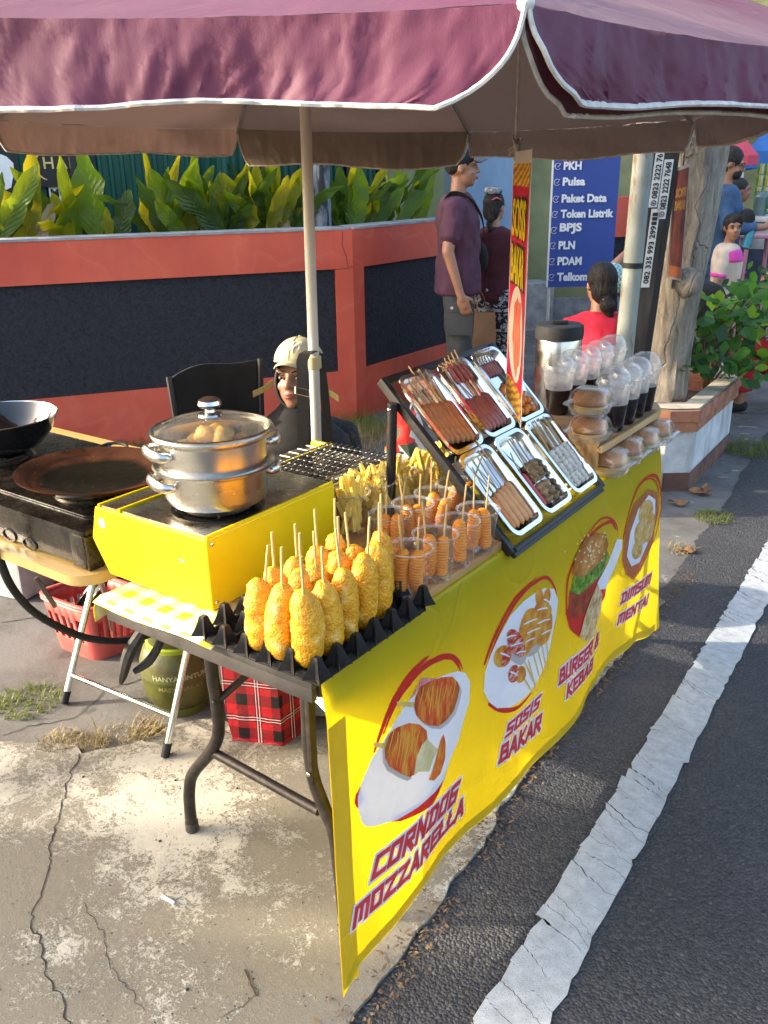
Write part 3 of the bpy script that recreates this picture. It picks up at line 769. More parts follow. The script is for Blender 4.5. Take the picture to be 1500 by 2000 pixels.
lp[0].z = TZ-.03; rp[0].z = TZ-.03; rp[-1] = Vector((rp[-1].x, LY, .002)); lp[-1].z = .002
def smooth(pts, n=4):
    out = []
    for i in range(len(pts)-1):
        p0, p1, p2, p3 = pts[max(0, i-1)], pts[i], pts[i+1], pts[min(len(pts)-1, i+2)]
        for j in range(n):
            t = j/n; out.append(.5*((2*p1)+(p2-p0)*t+(2*p0-5*p1+4*p2-p3)*t*t+(3*p1-p0-3*p2+p3)*t**3))
    out.append(pts[-1]); return out
for dy, mir in ((0, 0), (1.22, 1)):
    sh = Vector((0, dy, 0)); R_ = .0145
    b = B(); b.tube([p+sh for p in smooth(lp)], R_, 12); lg = part('leg', b, m_tubemetal, tb)
    b = B(); q = lp[-1]+sh; b.tube([q+UZ*.025, q+UZ*.0], .0165, 12); part('foot_cap', b, m_tabdark, lg)
    b = B(); b.tube([p+sh for p in smooth(rp)], R_, 12); lg = part('leg', b, m_tubemetal, tb)
    q0, q1 = onY(418, 1470, LY)+sh, onY(623, 1584, LY)+sh
    b = B(); b.tube([q0, q1], .011, 10); part('crossbar', b, m_tubemetal, tb)
    b = B(); q0 = onY(428, 1366, LY)+sh; b.tube([q0, q0+Vector((.10, .30*(1 if not mir else -1), .16)), q0+Vector((.14, .42*(1 if not mir else -1), .24))], .0085, 8); b.ball(q0-Vector((0, .016, 0)), (.006, .004, .006), 8, 5); part('brace', b, m_tubemetal, tb)
    b = B(); b.box(onY(602, 1440, LY)+sh+Vector((.012, -.004, 0)), (.012, .02, .2), bev=.003); b.ball(onY(612, 1504, LY)+sh-Vector((0, .017, 0)), (.006, .004, .006), 8, 5, 1); part('hinge_plate', b, [m_tubemetal, m_chrome], tb)

# ------------------------------------------------------------------ printed yellow tablecloth
HEM = [(.90, .030), (.945, .032), (.996, .072), (1.07, .078), (1.17, .086), (1.27, .090), (1.4, .080), (1.52, .070), (1.68, .070), (1.92, .070), (2.16, .104), (2.28, .118), (2.45, .098), (2.6, .055), (2.75, .05)]
def hem(Y):
    for (a, za), (c, zc) in zip(HEM, HEM[1:]):
        if a <= Y <= c:
            t = (Y-a)/(c-a); t = t*t*(3-2*t); return lerp(za, zc, t)
    return .05
def cx(Y, z):
    a = max(0, (TZ-z)/.7)
    return -.7985 + (.0015+.011*a)*(.6*sin(Y*7.2+.5)+.45*sin(Y*15.5+1.5*a+1)) + .004*a*sin((Y*1.1+z*.9)*31)*max(0, fbm((Y*2.3, z*2.3, 4))) - .004*a
def cl(px, py): p = onX(px, py, -.802); return (p.y, p.z)
def mat_cloth(name, col, tr, tcol, crease=True):
    k = Nodes(name); a = k.noise(5, 4, .6)
    k.base(k.ramp(a, [(.3, tuple(c*.86 for c in col)), (.7, col)])); k.set(Roughness=.48)
    if crease:
        v = k.n('ShaderNodeTexVoronoi'); v.feature = 'DISTANCE_TO_EDGE'; v.inputs['Scale'].default_value = 3.6
        wn = k.n('ShaderNodeTexNoise'); wn.inputs['Scale'].default_value = 3; k.l(k.tc(), wn.inputs[0]); k.l(k.mix(.35, k.tc(), wn.outputs[1]), v.inputs[0])
        cr = k.ramp(v.outputs[0], [(0, 0), (.025, .8), (.06, 1)])
        h = k.math('ADD', k.math('MULTIPLY', cr, .3), k.math('ADD', k.math('MULTIPLY', k.noise(9, 5, .6, k.mapping(scale=(1, 1, .5), rot=(.5, 0, 0)), dist=1.2), 1.1), k.math('MULTIPLY', k.noise(600, 2), .02)))
        k.bump(h, .010, .6)
    k.translucent(tcol, tr); return k.mat
m_cloth = mat_cloth('yellow_vinyl_cloth', (.58, .465, .005), .40, (.80, .60, .005))
m_hem = mat_cloth('yellow_hem', (.64, .44, .010), .14, (.7, .45, .006))
NU, NV, NT = 96, 40, 10
def yn(z): return lerp(.948, .930, (z-.03)/.71)
def yf(z): return lerp(2.68, 2.515, (z-.05)/.69)
V = []; rowsn = 0; b = B()
CZ = TZ+.0035; XE = -.806
for j in range(NT+1):
    X = lerp(-1.10, XE-.006, j/NT)
    V.append([Vector((X, lerp(.930, 2.515, i/NU), CZ + .0015*max(0, fbm((X*14, i*.16, 2))))) for i in range(NU+1)])
for j in range(1, 5):
    a = pi/2*j/5; V.append([Vector((XE-.006+.0065*sin(a) + .0*i, lerp(.930, 2.515, i/NU), CZ-.0065*(1-cos(a)) + .003*fbm((i*.25, 3, 0))*(j/5))) for i in range(NU+1)])
zt = CZ-.008
for j in range(NV+1):
    r = []
    for i in range(NU+1):
        u = i/NU; Y = lerp(.930, 2.515, u); zb = hem(lerp(.945, 2.68, u)); z = lerp(zt, zb, j/NV); Y = lerp(yn(z), yf(z), u)
        bl_ = min(1, j/4); r.append(Vector((lerp(XE+.001+.003*fbm((i*.25, 3, 0)), cx(Y, z), bl_), Y, z)))
    V.append(r)
n = NU+1; F = []
for j in range(len(V)-1):
    for i in range(NU): F.append((j*n+i, j*n+i+1, (j+1)*n+i+1, (j+1)*n+i))
b.add([p for r in V for p in r], [f[::-1] for f in F])
clo = part('tablecloth', b, m_cloth); tag(clo, 'yellow printed vinyl tablecloth hanging over the road side of the table', 'tablecloth')
def decal(name, polys, mat, eps, sub=.022, zlim=True):
    bm = bmesh.new()
    for poly in polys:
        vs_ = [bm.verts.new((y, z, 0)) for y, z in poly]
        try: bm.faces.new(vs_)
        except ValueError: pass
    bmesh.ops.triangulate(bm, faces=bm.faces[:])
    for _ in range(4):
        es = [e for e in bm.edges if e.calc_length() > sub]
        if not es: break
        bmesh.ops.subdivide_edges(bm, edges=es, cuts=1); bmesh.ops.triangulate(bm, faces=[f for f in bm.faces if len(f.verts) > 3])
    if not name.startswith('letter'): bmesh.ops.remove_doubles(bm, verts=bm.verts[:], dist=1e-5)
    bm.verts.index_update(); b = B()
    b.add([Vector((cx(v.co.x, v.co.y)+eps, v.co.x, v.co.y)) for v in bm.verts], [tuple(v.index for v in f.verts) for f in bm.faces]); bm.free()
    # all faces look to +X
    fs = []
    for f in b.f:
        p, q, r = Vector(b.v[f[0]]), Vector(b.v[f[1]]), Vector(b.v[f[2]]); fs.append(f if (q-p).cross(r-p).x > 0 else f[::-1])
    b.f = fs
    if not name.startswith('letter'):
        par_ = list(range(len(b.v)))
        def find(i):
            while par_[i] != i: par_[i] = par_[par_[i]]; i = par_[i]
            return i
        for f in fs:
            for q in f[1:]: par_[find(q)] = find(f[0])
        comp = {}
        for f in fs: comp.setdefault(find(f[0]), []).append(f)
        if 1 < len(comp) <= 14:
            for fl_c in comp.values():
                ids = sorted({i for f in fl_c for i in f}); mp = {i: n for n, i in enumerate(ids)}
                bb = B(); bb.add([b.v[i] for i in ids], [tuple(mp[i] for i in f) for f in fl_c]); part(name, bb, mat, clo, True)
            return None
    return part(name, b, mat, clo, True)
hp = []
decal('side_hem', [[(yn(z)+.0005, z) for z in [.05+.6*i/10 for i in range(11)]] + [(yn(z)+.048, z) for z in [.05+.6*i/10 for i in range(11)]][::-1]], m_hem, .0012, .05)
Ys = [.96+1.68*i/60 for i in range(61)]
decal('bottom_hem', [[(y, hem(y)+.004) for y in Ys]+[(y, hem(y)+.030) for y in Ys][::-1]], m_hem, .0016, .05)
def shade_print(name, c1, c2, c3, ctr, ry, rz, scale=22, stretch=(1, 3.5, .8), dark=.15, tr=.22):
    """printed photograph of a round food: its own picture has a light middle and brown rim"""
    k = Nodes(name); nz = k.noise(scale, 5, .65, k.mapping(scale=stretch)); c = k.ramp(nz, [(.40, c1), (.56, c2), (.76, c3)])
    g = k.n('ShaderNodeTexGradient'); g.gradient_type = 'SPHERICAL'; k.l(k.mapping(scale=(0, 1/ry, 1/rz), loc=(0, -ctr[0]/ry, -ctr[1]/rz)), g.inputs[0])
    c = k.mix(k.ramp(g.outputs[0], [(.0, dark+.35), (.30, .15), (.5, 0)]), c, tuple(x*.28 for x in c1)); c = k.mix(k.ramp(g.outputs[0], [(.5, 0), (.95, .22)]), c, c3)
    k.base(c); k.set(Roughness=.5); k.translucent(c, tr); return k.mat
def mprint(name, c1, c2, scale=25, stretch=(1, 1, 1), tr=.22, c3=None):
    k = Nodes(name); nz = k.noise(scale, 5, .65, k.mapping(scale=stretch)); stops = [(.36, c1), (.62, c2)]
    if c3: stops = [(.33, c1), (.5, c2), (.66, c3)]
    c = k.ramp(nz, stops); k.base(c); k.set(Roughness=.5); k.translucent(c, tr); return k.mat
mp_white = mprint('white_paper_print', (.74, .75, .82), (.86, .86, .92), 6, (1, 1, 1), .18)
mp_red = mprint('brush_red_print', (.52, .02, .012), (.62, .03, .02), 30)
mp_corn = mprint('corndog_print', (.62, .045, .018), (.80, .21, .025), 22, (1, 3.5, .8), .22, (.86, .46, .04))
mp_cheese = mprint('cheese_print', (.62, .52, .22), (.78, .72, .48), 18)
mp_stick = mprint('stick_print', (.70, .48, .12), (.78, .58, .2), 20)
mp_fry = mprint('fried_print', (.55, .16, .02), (.74, .30, .03), 30, (1, 1, 1), .22, (.80, .52, .08))
mp_saus = mprint('sausage_print', (.42, .025, .02), (.60, .07, .03), 40, (1, 1, 2.5), .22, (.78, .55, .45))
mp_bun = mprint('bun_print', (.42, .14, .02), (.62, .28, .05), 26, (1, 1, 1), .22, (.78, .55, .25))
mp_leaf = mprint('lettuce_print', (.03, .09, .01), (.14, .28, .02), 45, (1, 1, 1), .22, (.40, .50, .12))
mp_meat = mprint('meat_print', (.20, .03, .01), (.48, .08, .03), 35)
mp_wrap = mprint('kebab_print', (.35, .16, .05), (.66, .46, .20), 38, (1, 1, 1), .22, (.80, .70, .48))
mp_bowl = mprint('bowl_print', (.36, .10, .03), (.50, .16, .05), 20)
mp_dim = mprint('dimsum_print', (.45, .20, .04), (.70, .42, .10), 34, (1, 1, 1), .22, (.72, .60, .42))
mp_blk = mprint('black_shadow_print', (.02, .02, .02), (.03, .03, .03)); mp_txt = mprint('letter_red_print', (.68, .035, .04), (.78, .06, .06))
c5 = lambda L: [cl(640+x/5, 1260+y/5) for x, y in L]
c3 = lambda L: [cl(880+x*.3, 1050+y*.3) for x, y in L]
cF = lambda L: [cl(x, y) for x, y in L]
def strokepoly(pts, w0, w1=None):
    """brush stroke outline in the cloth plane from cloth-plane points"""
    P = [Vector((a, c_, 0)) for a, c_ in pts]; P = smooth(P, 5); n_ = len(P); A, Cc = [], []
    for i, p in enumerate(P):
        t = (P[min(i+1, n_-1)]-P[max(0, i-1)]).normalized(); nn = Vector((-t.y, t.x, 0)); ww = w0*(.25+.75*sin(pi*min(1, (i+1)/n_*1.05))**.5)*(1+.3*fbm((i*.5, w0*900, 0)))
        A.append(p+nn*ww); Cc.append(p-nn*ww)
    return [[(A[i].x, A[i].y), (A[i+1].x, A[i+1].y), (Cc[i+1].x, Cc[i+1].y), (Cc[i].x, Cc[i].y)] for i in range(n_-1)]
def ell(cx_, cy_, rx_, ry_, rot=0, n=20, wob=.08, sd=0):
    return [(cx_+rx_*cos(a)*(1+wob*fbm((cos(a)*1.5+sd, sin(a)*1.5, 1)))*cos(rot)-ry_*sin(a)*sin(rot), cy_+rx_*cos(a)*sin(rot)+ry_*sin(a)*cos(rot)*(1+wob*fbm((cos(a)*1.5, sin(a)*1.5+sd, 4)))) for a in [2*pi*i/n for i in range(n)]]
# --- corn dog picture
decal('red_brush_ring', strokepoly(c5([(430, 1040), (500, 830), (600, 570), (745, 320), (880, 170), (970, 95)]), .007) + strokepoly(c5([(520, 860), (620, 600), (740, 400), (880, 230), (1020, 140), (1150, 105), (1240, 150), (1300, 260)]), .007) + strokepoly(c5([(1080, 90), (1200, 95), (1280, 160), (1320, 240)]), .003), mp_red, .0018)
decal('red_brush_base', [c5([(1190, 1160), (1150, 1290), (1080, 1430), (1000, 1560), (930, 1600), (840, 1640), (770, 1670), (680, 1705), (590, 1710), (640, 1640), (900, 1500), (1060, 1320)]), c5([(300, 1370), (255, 1450), (240, 1530), (270, 1585), (330, 1500)])], mp_red, .0018)
decal('paper_print', [c5([(1260, 250), (1340, 270), (1395, 360), (1390, 560), (1330, 760), (1290, 920), (1200, 1130), (1130, 1310), (1030, 1420), (860, 1560), (640, 1690), (420, 1760), (350, 1760), (310, 1720), (275, 1600), (270, 1480), (310, 1330), (400, 1110), (500, 950), (600, 780), (700, 620), (790, 480), (860, 400), (960, 345), (1100, 290)])], mp_white, .0026)
mp_gred = mprint('check_red_print', (.60, .10, .12), (.72, .35, .36), 30, (1, 8, 1))
decal('checked_paper_print', [c5([(880, 305), (1040, 315), (960, 350), (850, 420), (790, 500), (760, 530)])], mp_gred, .0032)
decal('stick_print', [c5([(640, 540), (815, 543), (805, 592), (655, 582)]), c5([(412, 935), (535, 943), (528, 997), (420, 978)])], mp_stick, .0034)
cd1 = [(860, 400), (960, 340), (1080, 305), (1200, 300), (1260, 360), (1280, 420), (1260, 520), (1220, 640), (1140, 730), (1060, 780), (960, 770), (880, 730), (830, 670), (810, 590), (820, 500)]
cd2 = [(560, 860), (640, 790), (760, 745), (860, 760), (930, 820), (940, 900), (880, 960), (830, 1080), (800, 1250), (760, 1270), (680, 1240), (570, 1170), (530, 1090), (525, 980)]
decal('cheese_print', [c5([(940, 900), (1000, 960), (1060, 1010), (1010, 1090), (960, 1220), (850, 1220), (800, 1260), (830, 1080), (880, 960)])], mp_cheese, .0034)
def ctr_of(P): return (sum(p[0] for p in P)/len(P), sum(p[1] for p in P)/len(P))
def ext_of(P): return (max(p[0] for p in P)-min(p[0] for p in P))*.56, (max(p[1] for p in P)-min(p[1] for p in P))*.56
mp_shadow = mprint('soft_shadow_print', (.52, .45, .42), (.62, .55, .52), 8)
decal('picture_shadow', [c5([(x+28, y+32) for x, y in cd1]), c5([(x-22, y+40) for x, y in cd2])], mp_shadow, .0031)
for nm_, P_ in (('corndog_print_upper', c5(cd1)), ('corndog_print_lower', c5(cd2))): decal('corndog_print', [P_], shade_print(nm_, (.74, .06, .02), (.90, .26, .03), (.95, .58, .08), ctr_of(P_), *ext_of(P_)), .0040)
decal('corndog_print', [c5([(1115, 860), (1140, 960), (1140, 1100), (1090, 1240), (1010, 1310), (950, 1300), (1000, 1200), (1040, 1080), (1080, 930)])], mp_corn, .0040)
sq = []; rnd = random.Random(9)
for (x0, x1, y0, y1, sl) in ((850, 1230, 335, 640, -40), (580, 860, 775, 1150, -60)):
    for i in range(9):
        x = lerp(x0, x1, i/8); ya = y0+rnd.uniform(0, 70); yb = y1-rnd.uniform(20, 170)+(60 if 2 < i < 7 else -60)
        sq += strokepoly(c5([(x, ya), (x+sl*.4+rnd.uniform(-15, 15), (ya+yb)/2), (x+sl, yb)]), .0013)
mp_must = mprint('mustard_print', (.80, .50, .03), (.88, .66, .10), 30)
decal('mustard_print', sq, mp_must, .0046)
# --- sausage picture
decal('red_brush_ring', strokepoly(c3([(222, 830), (270, 680), (340, 520), (420, 380), (545, 258)]), .006) + strokepoly(c3([(250, 790), (320, 600), (420, 410), (520, 300), (610, 255), (660, 310), (680, 380)]), .005) + strokepoly(c3([(250, 1080), (330, 1122), (430, 1100), (525, 1000)]), .006), mp_red, .0018)
decal('paper_print', [c3([(600, 325), (660, 330), (685, 400), (675, 520), (650, 640), (635, 720), (600, 840), (540, 960), (470, 1040), (380, 1100), (300, 1110), (250, 1070), (218, 1000), (225, 880), (260, 760), (320, 620), (380, 500), (460, 410), (540, 350)])], mp_white, .0026)
decal('stick_print', [q for (a, c_) in (((465, 800), (560, 1000)), ((490, 790), (545, 985)), ((520, 740), (580, 940)), ((550, 710), (605, 910)), ((580, 690), (620, 880)), ((610, 650), (632, 845)), ((455, 900), (525, 1010))) for q in strokepoly(c3([a, ((a[0]+c_[0])/2, (a[1]+c_[1])/2), c_]), .0028)], mp_stick, .0032)
E_ = lambda *a, **k_: c3(ell(*a, **k_))
decal('fried_print', [E_(330, 770, 52, 75, .3, sd=1), E_(440, 885, 35, 55, .2, sd=2), E_(560, 380, 26, 60, 0, sd=3), E_(610, 385, 24, 62, .15, sd=4), E_(585, 470, 60, 60, .4, sd=8)], mp_fry, .0034)
decal('picture_shadow', [E_(515, 640, 75, 135, .2, sd=5), E_(420, 730, 60, 95, -.2, sd=11)], mp_shadow, .0031)
decal('fried_print', [E_(500, 590, 68, 135, .12, sd=5), E_(590, 575, 58, 130, .15, sd=6), E_(470, 690, 40, 75, .2, sd=7)], mp_fry, .0040)
decal('sausage_print', [E_(410, 680, 48, 95, -.35, sd=11), E_(350, 770, 22, 70, .3, sd=12), E_(395, 880, 30, 60, .2, sd=13)], mp_saus, .0046)
sq = []
for x, y, a, L_ in ((375, 640, .5, 80), (410, 690, .5, 85), (440, 740, .4, 70), (340, 760, -.6, 70), (395, 880, -.7, 60), (500, 540, .6, 110), (520, 600, .6, 110), (500, 660, .6, 80), (590, 540, .5, 100), (610, 610, .6, 90), (610, 410, -.8, 70), (580, 460, .3, 80)):
    sq += strokepoly(c3([(x-L_/2*cos(a), y+L_/2*sin(a)*.6), (x, y-4), (x+L_/2*cos(a), y-L_/2*sin(a)*.6)]), .0022)
decal('mayonnaise_print', sq, mp_white, .0052)
# --- burger and kebab picture
decal('red_brush_ring', strokepoly(cF([(1102, 1196), (1106, 1130), (1128, 1075), (1158, 1035), (1190, 1018), (1203, 1035)]), .006) + strokepoly(cF([(1128, 1065), (1165, 1016), (1190, 1012), (1205, 1030), (1206, 1050)]), .003), mp_red, .0018)
decal('red_brush_base', [cF([(1100, 1195), (1112, 1175), (1150, 1165), (1185, 1140), (1182, 1165), (1165, 1190), (1140, 1225), (1122, 1242), (1108, 1228)])], mp_red, .0018)
decal('meat_print', [cF([(1104, 1190), (1108, 1152), (1135, 1148), (1165, 1118), (1180, 1105), (1178, 1125), (1155, 1160), (1135, 1195), (1115, 1208)])], mp_meat, .0026)
decal('tomato_print', [cF([(1150, 1140), (1172, 1108), (1180, 1108), (1166, 1140), (1148, 1158)])], mp_red, .0032)
decal('lettuce_print', [cF([(1109, 1155), (1116, 1126), (1150, 1108), (1182, 1072), (1188, 1088), (1170, 1122), (1140, 1146), (1125, 1160)])], mp_leaf, .0036)
P_ = cF([(1113, 1122), (1117, 1088), (1134, 1054), (1158, 1039), (1178, 1042), (1184, 1062), (1177, 1086), (1150, 1110), (1130, 1126)]); decal('bun_print', [P_], shade_print('bun_print_shaded', (.45, .15, .025), (.62, .27, .05), (.80, .55, .26), ctr_of(P_), *ext_of(P_), scale=30, stretch=(1, 1, 1)), .0044)
sq = []; rs_ = random.Random(3)
for _ in range(46):
    x_, y_ = 1148+rs_.gauss(0, 14), 1078+rs_.gauss(0, 16); sq.append(cF(ell(x_, y_, 1.3, 2.2, .5, 6)))
mp_ses = mprint('sesame_print', (.80, .68, .40), (.85, .75, .5)); decal('sesame_print', sq, mp_ses, .0050).__setitem__('kind', 'stuff')
decal('paper_print', [cF([(1203, 1052), (1214, 1054), (1213, 1072), (1200, 1108), (1180, 1150), (1166, 1150), (1160, 1137), (1184, 1100)])], mp_white, .0046)
decal('kebab_print', [cF([(1160, 1138), (1172, 1160), (1170, 1190), (1156, 1236), (1136, 1250), (1122, 1242), (1134, 1202), (1148, 1166)])], mp_wrap, .0050)
# --- dim sum picture
decal('bowl_print', [cF([(1216, 1096), (1220, 1040), (1238, 982), (1264, 954), (1280, 960), (1283, 1000), (1272, 1060), (1250, 1112), (1236, 1132), (1222, 1122)])], mp_bowl, .0026)
decal('bowl_inner_print', [cF([(1224, 1086), (1230, 1040), (1244, 994), (1264, 966), (1276, 975), (1276, 1010), (1262, 1060), (1246, 1098), (1232, 1106)])], mp_white, .0032)
decal('dimsum_print', [cF(ell(1258, 1000, 13, 26, .2, sd=3)), cF(ell(1250, 1040, 13, 26, .2, sd=4)), cF(ell(1242, 1074, 9, 18, .2, sd=5)), cF(ell(1266, 1030, 8, 30, .2, sd=6))], mp_dim, .0038)
decal('red_brush_ring', strokepoly(cF([(1218, 1052), (1228, 1000), (1246, 950), (1268, 928), (1284, 938), (1289, 985), (1280, 1040), (1262, 1085)]), .005) + strokepoly(cF([(1246, 945), (1268, 934), (1281, 948), (1284, 990), (1275, 1040)]), .0022), mp_red, .0018)
# --- cut angular lettering
GL = {'C': ([[(1, .93), (.1, .93), (.1, .07), (1, .07)]], 1), 'O': ([[(.1, .93), (.9, .93), (.9, .07), (.1, .07), (.1, .93)]], 1), 'R': ([[(.1, 0), (.1, .93), (.9, .93), (.9, .5), (.15, .48)], [(.4, .45), (.95, 0)]], 1),
 'N': ([[(.1, 0), (.1, 1)], [(.1, .93), (.9, .07)], [(.9, 0), (.9, 1)]], 1.05), 'D': ([[(0, .93), (.75, .93), (.92, .7), (.9, .07), (0, .07)], [(.22, .9), (.22, .1)]], 1), 'G': ([[(1, .93), (.1, .93), (.1, .07), (.9, .07), (.9, .5), (.5, .5)]], 1),
 'M': ([[(.08, 0), (.08, .93), (1.12, .93), (1.12, 0)], [(.6, .9), (.6, .15)]], 1.2), 'Z': ([[(0, .93), (.9, .93), (.1, .07), (1, .07)]], 1), 'A': ([[(.0, 0), (.5, .97), (.98, 0)], [(.3, .32), (.8, .32)]], 1), 'E': ([[(1, .93), (.12, .93), (.12, .07), (1, .07)], [(.15, .5), (.85, .5)]], .95),
 'L': ([[(.12, 1), (.12, .07), (.95, .07)], [(-.05, .55), (.35, .66)]], .9), 'S': ([[(1, .93), (.1, .93), (.1, .55), (.9, .45), (.9, .07), (0, .07)]], 1), 'I': ([[(.15, 0), (.15, 1)]], .35), 'B': ([[(.12, .07), (.12, .93), (.8, .93), (.85, .55), (.15, .5)], [(.8, .5), (.92, .4), (.9, .07), (0, .07)]], 1),
 'K': ([[(.12, 0), (.12, 1)], [(.95, 1), (.2, .5), (1, 0)]], 1), 'U': ([[(.1, 1), (.1, .07), (.9, .07), (.9, 1)]], 1), 'T': ([[(-.05, .93), (1, .93)], [(.5, .9), (.5, 0)]], 1), '&': ([[(1, .1), (.2, .75), (.35, .95), (.65, .95), (.7, .75), (.1, .4), (.1, .07), (.65, .07), (.95, .45)]], 1), ' ': ([], .5)}
def word(text, p0, p1, p2):
    a, e, u = cl(*p0), cl(*p1), cl(*p2)
    tot = sum(GL[c][1]+.28 for c in text)-.28
    ax = ((e[0]-a[0])/tot, (e[1]-a[1])/tot); h = u[1]-a[1]; ay = (u[0]-a[0]+h*.10, h)
    layers = {'black': [], 'white': [], 'red': []}; x0 = 0
    for c in text:
        st_, wd = GL[c]
        for s in st_:
            for q, r in zip(s, s[1:]):
                qx, qy, rx_, ry_ = q[0]+x0, q[1], r[0]+x0, r[1]
                asp = 1.25
                dx, dy = (rx_-qx), (ry_-qy)*asp; L_ = hypot(dx, dy) or 1; tx, ty = dx/L_, dy/L_; nx, ny = -ty, tx
                for n_s in (1, -1):
                    if nx*n_s*.75-ny*n_s*.65 > .05:
                        P = [(bx_+tx*e_*.27+nx*n_s*o_, (by_+ty*e_*.27+ny*n_s*o_)/asp) for bx_, by_, e_, o_ in ((qx, qy*asp, -1, .27), (rx_, ry_*asp, 1, .27), (rx_+.06, ry_*asp-.06, 1, .33), (qx+.06, qy*asp-.06, -1, .33))]
                        layers['black'].append([(a[0]+ax[0]*X_+ay[0]*Y_, a[1]+ax[1]*X_+ay[1]*Y_) for X_, Y_ in P])
                for lay, th, ex, ox, oy in (('white', .33, .31, 0, 0), ('red', .165, .14, 0, 0)):
                    P = []
                    for (bx_, by_, sg_) in ((qx, qy*asp, -1), (rx_, ry_*asp, 1)):
                        for n_s in ((1, -1) if sg_ < 0 else (-1, 1)):
                            X_ = bx_+tx*ex*sg_+nx*th*n_s+ox; Y_ = (by_+ty*ex*sg_+ny*th*n_s)/asp+oy
                            P.append((a[0]+ax[0]*X_+ay[0]*Y_, a[1]+ax[1]*X_+ay[1]*Y_))
                    layers[lay].append(P)
        x0 += wd+.28
    for lay, mt, nm, e0 in (('black', mp_blk, 'letter_shadow', .0014), ('white', mp_white, 'letter_outline', .0024), ('red', mp_txt, 'lettering', .0036)):
        B_ = layers[lay]
        for q in (0, 1, 2):
            if B_[q::3]: decal(nm, B_[q::3], mt, e0+q*.00025, .03)
word('CORNDOG', (720, 1716), (893, 1566), (728, 1672)); word('MOZZARELLA', (686, 1810), (908, 1592), (689, 1772))
word('SOSIS', (984, 1440), (1049, 1381), (988, 1414)); word('BAKAR', (973, 1490), (1052, 1424), (976, 1458))
word('BURGER &', (1086, 1336), (1166, 1260), (1088, 1308)); word('KEBAB', (1098, 1361), (1153, 1306), (1100, 1336))
word('DIMSUM', (1213, 1180), (1268, 1138), (1216, 1160)); word('MENTAI', (1207, 1221), (1264, 1178), (1210, 1202))

# ------------------------------------------------------------------ gingham oilcloth under the yellow stove
k = Nodes('yellow_gingham'); xyz = k.n('ShaderNodeSeparateXYZ'); k.l(k.mapping(scale=(19, 19, 19), rot=(0, 0, .02)), xyz.inputs[0])
fx = k.math('GREATER_THAN', k.math('FRACT', xyz.outputs[0]), .5); fy = k.math('GREATER_THAN', k.math('FRACT', xyz.outputs[1]), .5)
c = k.mix(k.math('MULTIPLY', k.math('ADD', fx, fy), .5), (.82, .78, .70), (.82, .60, .006)); thr = k.noise(70, 3, .6, k.mapping(scale=(1, 3, 1)))
k.base(k.mix(k.math('MULTIPLY', k.ramp(thr, [(.4, 0), (.6, .12)]), 1.0), c, (.78, .70, .35))); k.set(Roughness=.3); k.bump(k.noise(20, 3), .003, .3); m_ging = k.mat
m_gingback = M('oilcloth_backing', (.62, .62, .66), .6, var=.05)
b = B(); rows = []
for j in range(13):
    if j < 9: X, z = lerp(-1.030, -1.352, j/8), .7425+.0012*sin(j)
    else:
        a = (j-8)/4; X, z = -1.352-.020*sin(a*pi/2*1.25), .7425-.052*a**1.2
    rows.append([Vector((X, lerp(.905 + (.012 if j > 8 else 0), 1.5, i/30), z + (.0025*sin(i*2.1+j*.8) if i < 2 else 0) - (.006 if i == 0 else 0))) for i in range(31)])
n = 31
b.add([p for r in rows for p in r], [(j*n+i, j*n+i+1, (j+1)*n+i+1, (j+1)*n+i) for j in range(12) for i in range(30)])
g = part('gingham_cover', b, m_ging); tag(g, 'yellow and white gingham oilcloth on the table corner under the yellow stove', 'table cover')
md = g.modifiers.new('thickness', 'SOLIDIFY'); md.thickness = .0012; md.offset = 0

# ------------------------------------------------------------------ oak folding table on the left
k = Nodes('oak_laminate'); wv = k.n('ShaderNodeTexWave'); wv.bands_direction = 'Y'; wv.inputs['Scale'].default_value = 9; wv.inputs['Distortion'].default_value = 5; wv.inputs['Detail'].default_value = 3; wv.inputs['Detail Scale'].default_value = 1.5
k.l(k.mapping(scale=(.25, 1.6, 1)), wv.inputs[0]); gr = k.noise(120, 4, .6, k.mapping(scale=(.08, 1, 1)))
k.base(k.mix(k.math('MULTIPLY', wv.outputs[1], .35), k.ramp(gr, [(.3, (.46, .29, .09)), (.7, (.60, .40, .14))]), (.40, .24, .08))); k.set(Roughness=.32); m_oak = k.mat
m_oakedge = M('oak_edge_band', (.55, .38, .14), .4, var=.1)
ot = thing('oak_table', 'small folding table with pale oak top and chrome legs under the black stove', 'table', (-1.9, 1.3, 0))
def rrect(x0, x1, y0, y1, r, n=6):
    P = []
    for cx_, cy_, a0 in ((x1-r, y1-r, 0), (x0+r, y1-r, 90), (x0+r, y0+r, 180), (x1-r, y0+r, 270)):
        for i in range(n+1):
            a = radians(a0+90*i/n); P.append((cx_+r*cos(a), cy_+r*sin(a)))
    return P
b = B(); b.prism(rrect(-2.62, -1.435, .945, 1.63, .06, 8), .722, .745); o = part('tabletop', b, [m_oak], ot, True, 30)
b = B(); pr = rrect(-2.6205, -1.4345, .9445, 1.6305, .06, 8)
b.add([(x, y, .7235) for x, y in pr]+[(x, y, .7435) for x, y in pr], [(i, (i+1) % len(pr), len(pr)+(i+1) % len(pr), len(pr)+i) for i in range(len(pr))]); part('edge_band', b, m_oakedge, ot)
m_rubber = M('black_rubber', (.015, .015, .015), .7)
